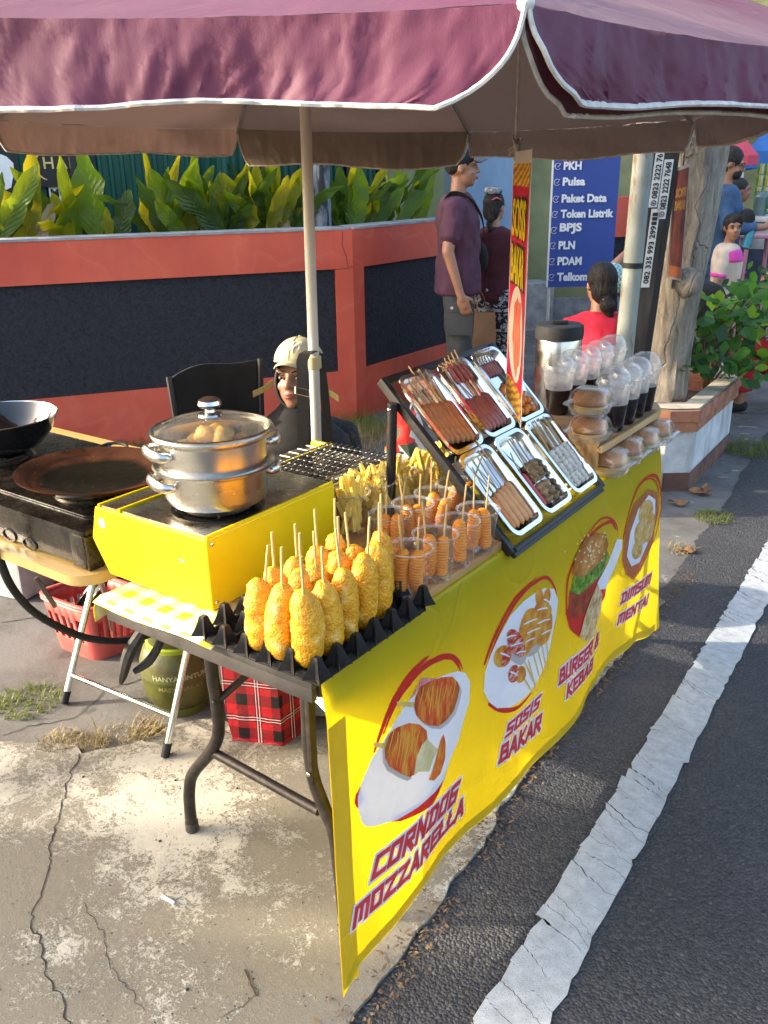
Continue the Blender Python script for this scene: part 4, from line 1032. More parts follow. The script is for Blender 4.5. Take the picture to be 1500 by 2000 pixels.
for fx_, hx_ in ((125, 170), (322, 372)):
    foot = G(fx_, 1374 if fx_ < 200 else 1478, -.008 if fx_ < 200 else 0); t = onX(hx_, 1186 if fx_ < 200 else 1240, foot.x)
    d = (t-foot); top = foot+d*((.722-foot.z)/d.z)
    b = B(); b.tube([foot+d.normalized()*.02, top], .0105, 12); lg = part('leg', b, m_chrome, ot)
    b = B(); b.tube([foot, foot+d.normalized()*.04], .0125, 12); part('rubber_foot', b, m_rubber, lg)
    if fx_ < 200: A1 = foot+d*.30
    else: A2 = foot+d*.33
b = B(); b.tube([A1, A2], .0085, 12); part('crossbar', b, m_chrome, ot)
for x in (-2.3, -1.62):
    b = B(); b.tube([(x, 1.60, -.01), (x, 1.55, .722)], .0105, 10); part('leg', b, m_chrome, ot)

# ================================================================== STOVES AND POTS
m_steel = M('brushed_steel', (.62, .60, .56), .24, metal=1, var=.12, vs=6, bump=.15, bs=200, stretch=(1, 1, 6))
m_steel2 = M('stained_steel', (.50, .45, .38), .28, metal=1, var=.25, vs=14)
m_yelpaint = M('yellow_powder_coat', (.82, .62, .004), .38, var=.05, vs=8, bump=.15, bs=350, spec=.4)
m_blackenamel = M('black_enamel', (.010, .009, .008), .22, var=.3, vs=30)
m_iron = M('cast_iron', (.022, .019, .017), .6, var=.4, vs=40, bump=.5, bs=150)
ys = thing('yellow_stove', 'bright yellow box stove with a steel top carrying the steel steamer pot', 'stove', (-1.25, 1.17, .745))
prof = [(-1.412, .899), (-1.100, .899), (-1.100, .758), (-1.392, .758), (-1.434, .828)]
YA, YB = .981, 1.345
b = B()
b.prism([(x, z) for x, z in prof[::-1]], 0, YB-YA, Matrix(((1, 0, 0), (0, 0, 1), (0, 1, 0))))
b.v = [(p[0], p[1]+YA, p[2]) for p in b.v]; b.f = [f[::-1] for f in b.f]
body = part('body', b, m_yelpaint, ys, False)
md = body.modifiers.new('edge_rounding', 'BEVEL'); md.width = .0025; md.segments = 2
b = B(); b.box(((-1.338-1.106)/2, (YA+YB)/2, .9005), (.228, YB-YA-.012, .006), bev=.002); part('top_plate', b, m_steel2, ys)
b = B(); b.box((-1.374, (YA+YB)/2, .9005), (.046, YB-YA-.012, .005), bev=.0015); part('side_plate', b, m_steel2, ys)
b = B(); b.box((-1.3435, (YA+YB)/2, .9020), (.006, YB-YA-.008, .009), bev=.001); part('yellow_strip', b, m_yelpaint, ys); b = B(); b.box((-1.4045, (YA+YB)/2, .9010), (.006, YB-YA-.008, .007), bev=.001); part('yellow_strip', b, m_yelpaint, ys); b = B(); b.box((-1.1035, (YA+YB)/2, .9010), (.005, YB-YA-.006, .008), bev=.001); part('yellow_strip', b, m_yelpaint, ys)
for (x, y, z) in ((-1.108, YA-.001, .885), (-1.108, YA-.001, .775)):
    pass
for (y, z) in ((YA+.012, .887), (YA+.012, .772)):
    b = B(); b.ball((-1.0995, y, z), (.003, .004, .004), 8, 5); part('screw', b, m_chrome, ys)
for x in (-1.175, -1.166):
    b = B(); b.ball((x, YA-.0005, .842), (.0035, .002, .0035), 8, 5); part('screw', b, m_chrome, ys)
b = B(); c_ = onY(199, 1022, YA-.0012); b.face([c_+Vector((.0095*cos(a)*(1+.08*(i % 2)), 0, .0105*sin(a)*(1+.08*(i % 2)))) for i, a in enumerate([2*pi*i/20 for i in range(20)])]); part('sticker', b, m_white, ys, False)
b = B(); text_on(b, 'Jangan pasang / bongkar tabung dekat api', onY(198, 1006, YA-.001), Vector((1, 0, -.06)), UZ, width=.085, bold=0); part('warning_print', b, M('faint_print', (.45, .33, .01), .5), ys, False)
for x in (-1.37, -1.13):
    for y in (YA+.03, YB-.03):
        b = B(); b.tube([(x, y, .744), (x, y, .76)], .011, 10); part('foot', b, m_rubber, ys)
BC = Vector((-1.195, 1.105, 0))
b = B(); b.lathe([(.088, .9035), (.090, .9075), (.074, .9065), (.055, .9045), (.03, .906), (.028, .912), (.02, .914), (0, .914)], 36, BC); part('burner_pan', b, m_blackenamel, ys)
b = B(); b.tube([BC+Vector((.066*cos(a), .066*sin(a), .912)) for a in [2*pi*i/28 for i in range(28)]], .0042, 6, closed=True)
for i in range(5):
    a = 2*pi*i/5+.5; b.box(BC+Vector((.058*cos(a), .058*sin(a), .9155)), (.05, .006, .009), rotz(a), bev=.0015)
part('pan_support', b, m_iron, ys)

# grill at the far end
gs = thing('charcoal_grill', 'steel grill box with black wire rack and yellow edge trim behind the pot', 'grill', (-1.31, 1.50, .745))
GX0, GX1, GY0, GY1 = -1.425, -1.188, 1.372, 1.655
b = B()
for (c, s) in (((GX0+.006, (GY0+GY1)/2, .80), (.012, GY1-GY0, .10)), ((GX1-.006, (GY0+GY1)/2, .80), (.012, GY1-GY0, .10)), (((GX0+GX1)/2, GY0+.006, .80), (GX1-GX0-.024, .012, .10)), (((GX0+GX1)/2, GY1-.006, .80), (GX1-GX0-.024, .012, .10)), (((GX0+GX1)/2, (GY0+GY1)/2, .765), (GX1-GX0-.024, GY1-GY0-.024, .01))): b.box(c, s, bev=.002)
part('steel_box', b, m_steel, gs)
b = B(); b.box(((GX0+GX1)/2, GY0-.004, .853), (GX1-GX0+.02, .022, .010), bev=.002); part('steel_lip', b, m_steel, gs)
b = B(); b.box((GX1+.004, (GY0+GY1)/2, .853), (.016, GY1-GY0, .010), bev=.002); part('steel_lip', b, m_steel, gs)
b = B(); b.box((GX0+.052, (GY0+GY1)/2, .858), (.009, GY1-GY0+.03, .008), bev=.001); b.box((GX0+.03, GY1+.006, .857), (.06, .016, .01), bev=.001); part('yellow_trim', b, m_yelpaint, gs)
b = B(); b.box((GX0+.018, (GY0+GY1)/2, .852), (.05, GY1-GY0, .004), bev=.001); part('side_shelf', b, m_steel2, gs)
m_rack = M('blackened_wire', (.22, .20, .18), .35, metal=.9, var=.3)
for i in range(9):
    y = lerp(GY0+.012, GY1-.010, i/8); b = B(); b.tube([(GX0+.02, y, .865), (GX1+.012, y, .865)], .0016, 6); part('rack_bar', b, m_rack, gs)
for i in range(11):
    x = lerp(GX0+.062, GX1-.002, i/10); b = B(); b.tube([(x, GY0-.004, .8685), (x, GY1+.006, .8685)], .0018, 6); part('rack_bar', b, m_rack, gs)
m_coal = M('charcoal', (.02, .018, .016), .8, var=.5, vs=60, bump=1, bs=90, bd=.01)
b = B(); rnd = random.Random(12)
for i in range(60): b.ball((rnd.uniform(GX0+.05, GX1-.02), rnd.uniform(GY0+.02, GY1-.08), .785+rnd.uniform(0, .018)), (rnd.uniform(.009, .016), rnd.uniform(.008, .014), .009), 6, 4, 0, rotz(rnd.uniform(0, 3)))
o = part('charcoal', b, m_coal, gs, False); o['kind'] = 'stuff'
b = B(); b.box(((GX0+GX1)/2, GY1-.045, .80), (GX1-GX0-.03, .07, .004), bev=.001); part('inner_plate', b, m_steel, gs)
b = B(); b.box((-1.21, 1.357, .855), (.15, .02, .075), bev=.003); part('heat_shield', b, m_steel, gs)

# steamer pot
m_glass = None
def mat_clear(name, tint=(.96, .97, .97), diff=.06, rough=.05, spec=1.0, frost=(.75, .77, .78)):
    k = Nodes(name); k.nt.nodes.remove(k.p)
    tr = k.n('ShaderNodeBsdfTransparent'); tr.inputs[0].default_value = (*tint, 1)
    gl = k.n('ShaderNodeBsdfGlossy'); gl.inputs['Roughness'].default_value = rough; gl.inputs[0].default_value = (1, 1, 1, 1)
    df = k.n('ShaderNodeBsdfTranslucent'); df.inputs[0].default_value = (*frost, 1); d2 = k.n('ShaderNodeBsdfDiffuse'); d2.inputs[0].default_value = (*frost, 1)
    lw = k.n('ShaderNodeLayerWeight'); lw.inputs[0].default_value = .5; fr = k.n('ShaderNodeMath'); fr.operation = 'MULTIPLY_ADD'; k.l(k.math('POWER', lw.outputs[1], 3.5), fr.inputs[0]); fr.inputs[1].default_value = .45; fr.inputs[2].default_value = .025
    ad = k.n('ShaderNodeMixShader'); ad.inputs[0].default_value = .5; k.l(df.outputs[0], ad.inputs[1]); k.l(d2.outputs[0], ad.inputs[2])
    m1 = k.n('ShaderNodeMixShader'); k.l(k.ramp(k.noise(30, 3), [(.3, diff*.6), (.7, diff*1.4)]), m1.inputs[0]); k.l(tr.outputs[0], m1.inputs[1]); k.l(ad.outputs[0], m1.inputs[2])
    m2 = k.n('ShaderNodeMixShader'); k.l(k.math('MULTIPLY', fr.outputs[0], spec, True), m2.inputs[0]); k.l(m1.outputs[0], m2.inputs[1]); k.l(gl.outputs[0], m2.inputs[2])
    k.l(m2.outputs[0], k.out.inputs[0]); return k.mat
m_lidglass = mat_clear('steamy_lid_glass', (.93, .92, .86), .13, .05)
m_plast = mat_clear('clear_plastic', (.97, .975, .98), .045, .06, 1.5); m_cupclear = mat_clear('clear_cup_wall', (.97, .97, .97), .015, .08, .8)
m_frost = mat_clear('frosted_cup_plastic', (.93, .94, .95), .36, .2, 1.0, (.80, .81, .82))
m_dome = mat_clear('dome_plastic', (.95, .96, .97), .17, .06, 1.5, (.80, .83, .86))
PC = BC.copy()
pt = thing('steamer_pot', 'two tier stainless steel steamer pot with glass lid on the yellow stove', 'pot', PC+UZ*.92)
b = B(); b.lathe([(0, .920), (.080, .920), (.092, .926), (.0985, .940), (.1005, .985), (.103, .990), (.115, .993), (.116, .996), (.113, .998), (.104, .996)], 48, PC); part('lower_pot', b, m_steel, pt)
b = B(); b.lathe([(.099, .992), (.1015, 1.000), (.103, 1.046), (.108, 1.051), (.1165, 1.055), (.1175, 1.059), (.113, 1.060), (.100, 1.050), (.098, 1.0), (.02, .998)], 48, PC); part('steamer_tier', b, m_steel, pt)
lidp = [(.1095, 1.060), (.100, 1.067), (.08, 1.076), (.05, 1.083), (.022, 1.087)]
b = B(); b.lathe(lidp, 48, PC); b.f = b.f[:-2]; ld = part('lid_glass', b, m_lidglass, pt)
b = B(); b.lathe([(.1135, 1.0595), (.114, 1.064), (.110, 1.0655), (.1075, 1.063), (.1085, 1.0595)], 48, PC, close=True); part('lid_ring', b, m_steel, ld)
b = B(); b.lathe([(.024, 1.086), (.022, 1.090), (.011, 1.093), (.010, 1.098), (.019, 1.102), (.023, 1.108), (.021, 1.115), (.012, 1.120), (0, 1.121)], 24, PC); part('lid_knob', b, M('knob_steel', (.55, .53, .50), .12, metal=1), ld)
b = B(); q = PC-R2*.072+U2*.0+Vector((0, -.02, 0)); b.lathe([(.004, 1.0765), (.0038, 1.0785), (.002, 1.079)], 10, (q.x, q.y, 0)); part('vent', b, m_chrome, ld)
hd_ = -R2*.86-Vector((_fw.x, _fw.y, 0)).normalized()*.5; hd_.z = 0; hd_.normalize(); sd_ = Vector((-hd_.y, hd_.x, 0))
for zc, rr_ in ((.972, .100), (1.030, .102)):
    for sg_ in (1, -1):
        c = PC + hd_*sg_*rr_ + UZ*zc; P = []
        for i in range(15):
            a = pi*i/14; P.append(c + sd_*(-.042*cos(a)*(1.0)) + hd_*sg_*(.026*sin(a)**.6-.004) + UZ*(.004*sin(a)))
        b = B(); b.tube(P, [.0055+.002*sin(pi*i/14) for i in range(15)], 10, sq=1.5); b.ball(P[0]+UZ*.0, (.008, .008, .007), 8, 6); b.ball(P[-1], (.008, .008, .007), 8, 6); part('handle', b, m_steel, pt)
m_dump = M('steamed_dumpling', (.72, .42, .10), .45, var=.25, vs=60, bump=.6, bs=90)
rnd = random.Random(2)
dm = thing('dumpling_pile', 'pile of steamed golden dumplings seen through the glass lid of the pot', 'dumplings', PC+UZ*1.0)
for i in range(11):
    a = 2*pi*i/7+.3; r_ = .058 if i < 7 else .022
    b = B(); c = PC+Vector((r_*cos(a), r_*sin(a), 1.022 if i < 7 else 1.044)); R = rotz(rnd.uniform(0, 3))@rx(rnd.uniform(-.4, .4))
    b.ball(c, (.024, .017, .019), 14, 9, 0, R); b.v = [tuple(Vector(v)+Vector((1, 1, 1))*.004*fbm((v[0]*90, v[1]*90, v[2]*90))) for v in b.v]; part('dumpling', b, m_dump, dm)

# black double stove on the oak table
bs = thing('black_stove', 'greasy black two burner stove on the oak table', 'stove', (-1.85, 1.2, .745))
m_bst = M('greasy_black_metal', (.020, .016, .012), .24, var=.5, vs=25, bump=.25, bs=120, coat=.3)
BX0, BX1, BY0, BY1 = -2.28, -1.466, .985, 1.40
b = B(); pr = rrect(BX0, BX1, BY0, BY1, .012, 4); b.prism(pr, .752, .823); n_ = len(pr)
part('body', b, m_bst, bs)
b = B(); pr = rrect(BX0-.005, BX1+.005, BY0-.006, BY1+.005, .016, 4); b.prism(pr, .823, .832); pr2 = rrect(BX0+.05, BX1-.04, BY0+.05, BY1-.04, .03, 4); b.prism(pr2, .8335, .836); part('top_plate', b, m_bst, bs)
b = B(); b.box((BX1-.02, BY0-.002, .786), (.045, .012, .075), bev=.005); b.box((BX1+.003, BY0+.02, .783), (.012, .05, .075), bev=.004); part('corner_leg', b, m_bst, bs)
for px_ in (18, 58):
    c = onY(px_, 1045 if px_ == 18 else 1063, BY0-.002); b = B(); b.tube([c+Vector((.024*cos(a), 0, .013*sin(a))) for a in [2*pi*i/20 for i in range(20)]], .0022, 6, closed=True); part('vent_ring', b, m_bst, bs)
for x in (-2.1, -1.98):
    b = B(); b.lathe([(0, .02), (.018, .018), (.021, 0), (0, 0)], 18, (x, BY0-.001, .79), R=rx(pi/2)); b.box((x, BY0-.022, .79), (.008, .01, .034), bev=.002); part('knob', b, m_rubber, bs)
for x in (-1.655, -2.065):
    b = B(); b.lathe([(.095, .834), (.098, .840), (.090, .843), (.075, .838), (.03, .838), (.03, .846), (0, .846)], 32, (x, 1.165, 0)); part('burner', b, m_steel2, bs)
    b = B(); b.tube([(x+.085*cos(a), 1.165+.085*sin(a), .850) for a in [2*pi*i/24 for i in range(24)]], .004, 6, closed=True)
    for i in range(4):
        a = pi/2*i+.5; b.box((x+.07*cos(a), 1.165+.07*sin(a), .853), (.06, .006, .012), rotz(a), bev=.001)
    part('pan_support', b, m_iron, bs)
# crepe pan
k = Nodes('rusty_pan_iron'); xyz = k.n('ShaderNodeSeparateXYZ'); k.l(k.tc(), xyz.inputs[0])
rad = k.math('SQRT', k.math('ADD', k.math('MULTIPLY', xyz.outputs[0], xyz.outputs[0]), k.math('MULTIPLY', xyz.outputs[1], xyz.outputs[1])))
rim = k.ramp(k.math('ADD', rad, k.math('MULTIPLY', k.math('SUBTRACT', k.noise(9, 4), .5), .05)), [(.112, 0), (.135, 1)])
rust = k.ramp(k.noise(22, 5, .7), [(.3, (.03, .012, .007)), (.7, (.10, .036, .017))]); blk = k.ramp(k.noise(50, 5, .7), [(.35, (.006, .005, .003)), (.7, (.016, .012, .008))])
c = k.mix(rim, blk, rust); sp = k.ramp(k.noise(75, 3, .6), [(.70, 0), (.74, 1)]); sm = k.ramp(k.noise(14, 5, .75, k.mapping(rot=(0, 0, .4), scale=(1, 3, 1))), [(.66, 0), (.74, .5)])
c = k.mix(k.math('MULTIPLY', sm, k.math('SUBTRACT', 1.0, rim)), c, (.16, .15, .12)); c = k.mix(k.math('MULTIPLY', sp, .7), c, (.38, .30, .18))
k.base(c); k.set(Roughness=k.mix(rim, .5, .65), Specular_IOR_Level=.08); k.bump(k.noise(60, 4), .002, .4); m_pan = k.mat
cp = thing('crepe_pan', 'wide flat black iron pan with rust brown rim on the black stove', 'pan', (-1.655, 1.165, .863))
b = B(); T = rx(-.02)@ry(.03); cc = cp.location
b.lathe([(0, 0), (.11, 0), (.150, .008), (.172, .020), (.1745, .020), (.1735, .017), (.150, .003), (.11, -.004), (0, -.004)], 56, cc, R=T); part('plate', b, m_pan, cp)
for sg_, dd in ((1, Vector((-.62, .78, 0))), (-1, Vector((-.62, .78, 0)))):
    c = Vector(cc)+dd*.170*sg_+UZ*.016; s_ = Vector((-dd.y, dd.x, 0)); b = B(); b.tube([c+s_*(-.035*cos(a))+dd*sg_*(.028*sin(a))+UZ*.006*sin(a) for a in [pi*i/12 for i in range(13)]], .004, 8); part('loop_handle', b, m_iron, cp)
# wok
wk = thing('wok', 'deep shiny black wok on the rear burner at the left edge of the photo', 'wok', (-2.075, 1.185, .857))
b = B(); b.lathe([(0, 0), (.085, 0), (.115, .022), (.140, .052), (.152, .085), (.155, .086), (.153, .082), (.138, .046), (.11, .014), (.085, -.004), (0, -.005)][::-1], 56, wk.location); part('bowl', b, M('black_lacquer', (.012, .012, .013), .09, var=.2, coat=.6), wk)
b = B(); c = Vector(wk.location); b.tube([c+Vector((.1545*cos(a), .1545*sin(a), .086)) for a in [2*pi*i/56 for i in range(56)]], .0018, 6, closed=True); part('rim', b, m_chrome, wk)
for dd in (.25, .5):
    a = -1.2+dd; b = B(); b.ball(c+Vector((.137*cos(a), .137*sin(a), .05)), .005, 8, 5); part('rivet', b, m_chrome, wk)
# lid, knives behind the pan
pl_ = G(130, 893, .75)
lid2 = thing('pan_lid', 'black pan lid leaning behind the crepe pan', 'lid', pl_)
b = B(); R = rx(.25)@ry(.1); b.lathe([(.062, 0), (.064, .004), (.055, .009), (.03, .014), (.0, .015)], 32, pl_+UZ*.014, R=R); lo = part('cover', b, m_blackenamel, lid2); b = B(); b.lathe([(0, .03), (.014, .028), (.012, .016), (0, .014)], 16, pl_+UZ*.014, R=R); part('knob', b, m_rubber, lid2)
m_blue = M('blue_plastic', (.01, .12, .55), .35); m_org = M('orange_plastic', (.75, .28, .01), .4)
for lab, p0, p1, mt, D in (('knife with blue handle lying above the crepe pan rim', (175, 893), (215, 867), m_blue, 2.62), ('scraper with orange handle lying beside the blue knife', (196, 880), (216, 877), m_org, 2.66)):
    a_, e_ = AT(*p0, D), AT(*p1, D+.05); kn = thing('knife' if mt is m_blue else 'scraper', lab, 'utensil', a_); mid_ = a_.lerp(e_, .45)
    b = B(); b.tube([a_.lerp(e_, t) for t in (.42, .5, .7, .9, 1)], [.007, .010, .009, .010, .007], 10); part('handle', b, mt, kn)
    b = B(); t = (e_-a_).normalized(); n_ = t.cross(UZ).normalized(); u_ = n_.cross(t); b.add([mid_+u_*.008, mid_-u_*.008, a_-t*.05-u_*.006, a_-t*.05+u_*.012], [(0, 1, 2, 3)]); bl2 = part('blade', b, m_steel, kn, False); bl2.modifiers.new('thickness', 'SOLIDIFY').thickness = .0015

# ================================================================== CORN DOGS IN AN EGG TRAY
m_blackplast = M('black_egg_tray_plastic', (.014, .013, .013), .42, var=.3, vs=40, bump=.3, bs=150)
EX, EY, EP = -1.0475, .912, .0505
et = thing('egg_tray', 'black plastic egg tray with pointed pegs at the table corner holding the corn dogs', 'egg tray', (EX+.126, EY+.15, .744))
b = B(); b.box((EX+2.5*EP, EY+3*EP, .748), (5*EP+.008, 6*EP+.008, .005), bev=.002)
for i in range(7):
    if i < 6: b.box((EX+i*EP, EY+3*EP, .756), (.006, 6*EP, .014), bev=.002)
    b.box((EX+2.5*EP, EY+i*EP, .757), (5*EP, .006, .013), bev=.002)
part('tray', b, m_blackplast, et)
pegm = None
for i in range(6):
    for j in range(7):
        if pegm is None:
            b = B(); rs = []
            for z, s, c4 in ((0, .018, .30), (.012, .0128, .42), (.026, .0082, .55), (.036, .0060, .75), (.0385, .0045, .9)):
                rs.append([Vector((s*x*(c4 if (abs(x) < 1 or abs(y) < 1) and not (abs(x) == 1 and abs(y) == 1) else 1), s*y*(c4 if (abs(x) < 1 or abs(y) < 1) and not (abs(x) == 1 and abs(y) == 1) else 1), z)) for x, y in ((-1, -1), (0, -1), (1, -1), (1, 0), (1, 1), (0, 1), (-1, 1), (-1, 0))])
            b.rings(rs); pegm = mesh_from('peg', b, m_blackplast, True, 30)
        o = bpy.data.objects.new('peg', pegm); COL.objects.link(o); o.parent = et; o.location = Vector((EX+i*EP, EY+j*EP, .757))-Vector(et.location); o.rotation_euler = (0, 0, .04*sin(i*3+j)); o.scale = (1, 1, 1+.08*sin(i*5.1+j*2.3))
k = Nodes('crumb_coating'); v = k.n('ShaderNodeTexVoronoi'); v.inputs['Scale'].default_value = 260; k.l(k.tc(), v.inputs[0]); bw = k.n('ShaderNodeRGBToBW'); k.l(v.outputs['Color'], bw.inputs[0])
big = k.noise(38, 4, .6); info = k.n('ShaderNodeObjectInfo')
c = k.ramp(k.math('ADD', k.math('MULTIPLY', bw.outputs[0], .5), k.math('MULTIPLY', big, .6)), [(.2, (.56, .19, .004)), (.55, (.74, .33, .008)), (.9, (.84, .48, .03))])
pal = k.ramp(k.noise(24, 3, .5, k.mapping(loc=(.3, .1, .2))), [(.58, 0), (.70, .65)]); c = k.mix(pal, c, (.85, .62, .20))
k.base(c); k.set(Roughness=.5, Subsurface_Weight=.06, Subsurface_Radius=(.02, .008, .002), Subsurface_Scale=.3); k.bump(k.math('SUBTRACT', k.math('MULTIPLY', bw.outputs[0], .8), v.outputs['Distance']), .0025, .55); m_crumb = k.mat
m_stick = M('bamboo_stick', (.62, .40, .15), .55, var=.2, vs=30, stretch=(8, 8, 1))
def corndog_mesh(seed):
    b = B(); L_ = .142; n_, kk = 30, 40; rs = []; sx = random.Random(seed)
    bend = sx.uniform(-.006, .006); fat = sx.uniform(.90, 1.05)
    for i in range(kk+1):
        t = i/kk; z = t*L_
        e = min(1, (max(0, 1-abs(2*t-1)**(4.2 if t < .5 else 3.0)))**.5)
        r = .0262*fat*(e*(.94+.06*sin(t*3+seed)))+.0001
        c = Vector((bend*sin(pi*t), bend*.6*sin(pi*t), z)); ring = []
        for j in range(n_):
            a = 2*pi*j/n_; d = Vector((cos(a), sin(a), 0)); q = c+d*r
            h = .0030*fbm((q.x*48+seed*7, q.y*48, q.z*48)) + .0019*noise.noise(Vector((q.x*330, q.y*330+seed, q.z*330)))
            ring.append(q+d*h*min(1, r/.01)+Vector((0, 0, h*.3)))
        rs.append(ring)
    b.rings(rs); return mesh_from('coating', b, m_crumb, True, 80)
cdm = [corndog_mesh(s) for s in range(9)]
b = B(); b.tube([(0, 0, .12), (0, 0, .19), (.0005, 0, .212)], .0024, 6); stm = mesh_from('stick', b, m_stick)
rnd = random.Random(31)
dcol = [-.930, -.880, -.829]; drow = [.929, .979, 1.029, 1.080, 1.130]
dl = {(0, 0): 'corn dog at the left end of the front row, nearest the yellow stove', (1, 0): 'middle corn dog of the three along the front table edge', (2, 0): 'front corner corn dog standing nearest the camera', (2, 1): 'second corn dog from the front in the row along the yellow tablecloth', (2, 2): 'third corn dog from the front in the row along the yellow tablecloth', (2, 3): 'fourth corn dog from the front in the row along the yellow tablecloth', (2, 4): 'rearmost corn dog of the row along the yellow tablecloth, beside the cups'}
for i in range(3):
    for j in range(5):
        lab = dl.get((i, j), 'golden corn dog in the %s row, %s from the front edge' % ('left' if i == 0 else 'middle', ('first', 'second', 'third', 'fourth', 'last')[j]))
        c = Vector((dcol[i]+rnd.uniform(-.003, .003), drow[j]+rnd.uniform(-.003, .003), .757))
        r = thing('corn_dog', lab, 'corn dog', c, 'corn dogs standing in the egg tray')
        o = bpy.data.objects.new('coating', cdm[rnd.randrange(9)]); COL.objects.link(o); o.parent = r; o.rotation_euler = (0, 0, rnd.uniform(0, 6.28))
        o = bpy.data.objects.new('stick', stm); COL.objects.link(o); o.parent = r; o.rotation_euler = (rnd.uniform(-.06, .06), rnd.uniform(-.06, .06), 0); o.location = (rnd.uniform(-.003, .003), 0, -rnd.uniform(0, .01))
        r.rotation_euler = (rnd.uniform(-.05, .03), rnd.uniform(-.07, .03), 0); f_ = rnd.uniform(.93, 1.04); r.scale = (1, 1, f_)
c = Vector((-.868, 1.19, .757)); r = thing('corn_dog', 'corn dog standing alone behind the grid next to the nearest cups', 'corn dog', c, 'corn dogs standing in the egg tray')
for nm, me in (('coating', cdm[1]), ('stick', stm)): o = bpy.data.objects.new(nm, me); COL.objects.link(o); o.parent = r

# ================================================================== CUPS ON THE WOODEN BOARD
k = Nodes('pine_board'); wv = k.n('ShaderNodeTexWave'); wv.bands_direction = 'X'; wv.inputs['Scale'].default_value = 14; wv.inputs['Distortion'].default_value = 6; wv.inputs['Detail'].default_value = 3; k.l(k.mapping(scale=(1, .12, 1)), wv.inputs[0])
k.base(k.mix(k.math('MULTIPLY', wv.outputs[1], .5), k.ramp(k.noise(8, 4), [(.3, (.42, .22, .075)), (.7, (.56, .32, .12))]), (.30, .14, .045))); k.set(Roughness=.5); k.bump(wv.outputs[1], .001, .3); m_wood = k.mat
bd = B(); BX, BYa, BYb = -1.19, 1.212, 1.80
bd.box(((BX-.812)/2, (BYa+1.565)/2, .7545), (-.812-BX, 1.565-BYa, .019), bev=.002); o = part('serving_board', bd, m_wood); tag(o, 'pine board under the plastic cups of fries and spiral sausages', 'board')
bd = B(); bd.box(((BX-1.03)/2, (1.568+BYb)/2, .7545), (-1.03-BX, BYb-1.568, .019), bev=.002); o = part('serving_board', bd, m_wood); tag(o, 'narrow wooden board behind the first one, under the rear cups of fries', 'board')
BZ = .7645
m_rimp = mat_clear('cup_rim_plastic', (.95, .95, .95), .22, .08, 1.5)
b = B(); b.lathe([(0, .001), (.0305, .001), (.0315, .004), (.0335, .02), (.0405, .088), (.0412, .0905)], 32); b.f = b.f[:-1]; cupm = mesh_from('cup_wall', b, m_plast, True, 60)
b = B(); b.lathe([(.0412, .0905), (.0430, .0908), (.0455, .0925), (.0462, .0945), (.0445, .0958), (.0425, .0950)], 32, close=True); cupr = mesh_from('cup_rim', b, m_rimp, True, 60)
b = B(); b.lathe([(0, .0006), (.0300, .0006), (.0300, .0016), (0, .0016)], 24); cupb = mesh_from('cup_base', b, m_plast)
m_saus = M('orange_sausage', (.82, .32, .025), .38, var=.14, vs=50, bump=.2, bs=120, col2=(.70, .20, .015)); m_saus.node_tree.nodes['Principled BSDF'].inputs['Subsurface Weight'].default_value = .1; m_saus.node_tree.nodes['Principled BSDF'].inputs['Subsurface Radius'].default_value = (.01, .004, .001)
m_groove = M('sausage_cut', (.40, .10, .012), .5)
def spiral_mesh(seed):
    b = B(); rs = []; n_ = 16; kk = 96; L_ = .088
    for i in range(kk+1):
        t = i/kk; z = t*L_; e = (max(0, 1-abs(2*t-1)**7))**.5; ring = []
        for j in range(n_):
            a = 2*pi*j/n_; ph = (t*15 + a/(2*pi)) % 1.0; g = 1-.17*max(0, 1-abs(ph-.5)*5)
            r = .0142*e*g*(1+.05*sin(t*9+seed)); ring.append(Vector((r*cos(a)+.004*sin(t*3+seed), r*sin(a), z)))
        rs.append(ring)
    b.rings(rs); return mesh_from('sausage', b, m_saus, True, 50)
spm = [spiral_mesh(s) for s in (1, 2, 3)]
b = B(); b.tube([(0, 0, .08), (0, 0, .115), (.001, 0, .158)], .0019, 6); ssm = mesh_from('stick', b, m_stick)
cups = [((785, 1074), -.835, 1.232, 'front corner cup beside the corn dogs, with two spiral sausages'), ((837, 1050), -.832, 1.315, 'second cup from the corn dogs along the board edge, two crossed sausage sticks'), ((883, 1021), -.832, 1.398, 'third cup along the board edge, its single sausage leaning aside'), ((919, 1001), -.830, 1.475, 'last cup along the board edge, touching the slanted tray rack'),
        ((751, 1001), -.965, 1.355, 'middle row cup just behind the corn dogs with two sausages'), ((802, 982), -.960, 1.43, 'middle row cup with a thick cut sausage end showing at the rim'), ((849, 959), -.957, 1.51, 'middle row cup with several sausages right of the fries'), ((892, 939), -.952, 1.592, 'rear middle row cup half hidden by the tray rack')]
grp = 'plastic cups on the serving board'
SKL = ['front corner cup beside the corn dogs', 'second cup along the board edge', 'third cup along the board edge', 'cup touching the slanted tray rack', 'middle row cup just behind the corn dogs', 'second cup of the middle row', 'third cup of the middle row', 'rear cup of the middle row by the rack']
rnd = random.Random(44)
def cup(loc, lab, group):
    r = thing('plastic_cup', lab, 'cup', loc, group)
    for nm, me in (('cup_wall', cupm), ('cup_base', cupb), ('cup_rim', cupr)):
        o = bpy.data.objects.new(nm, me); COL.objects.link(o); o.parent = r
    return r
ordn = ('first', 'second', 'third')
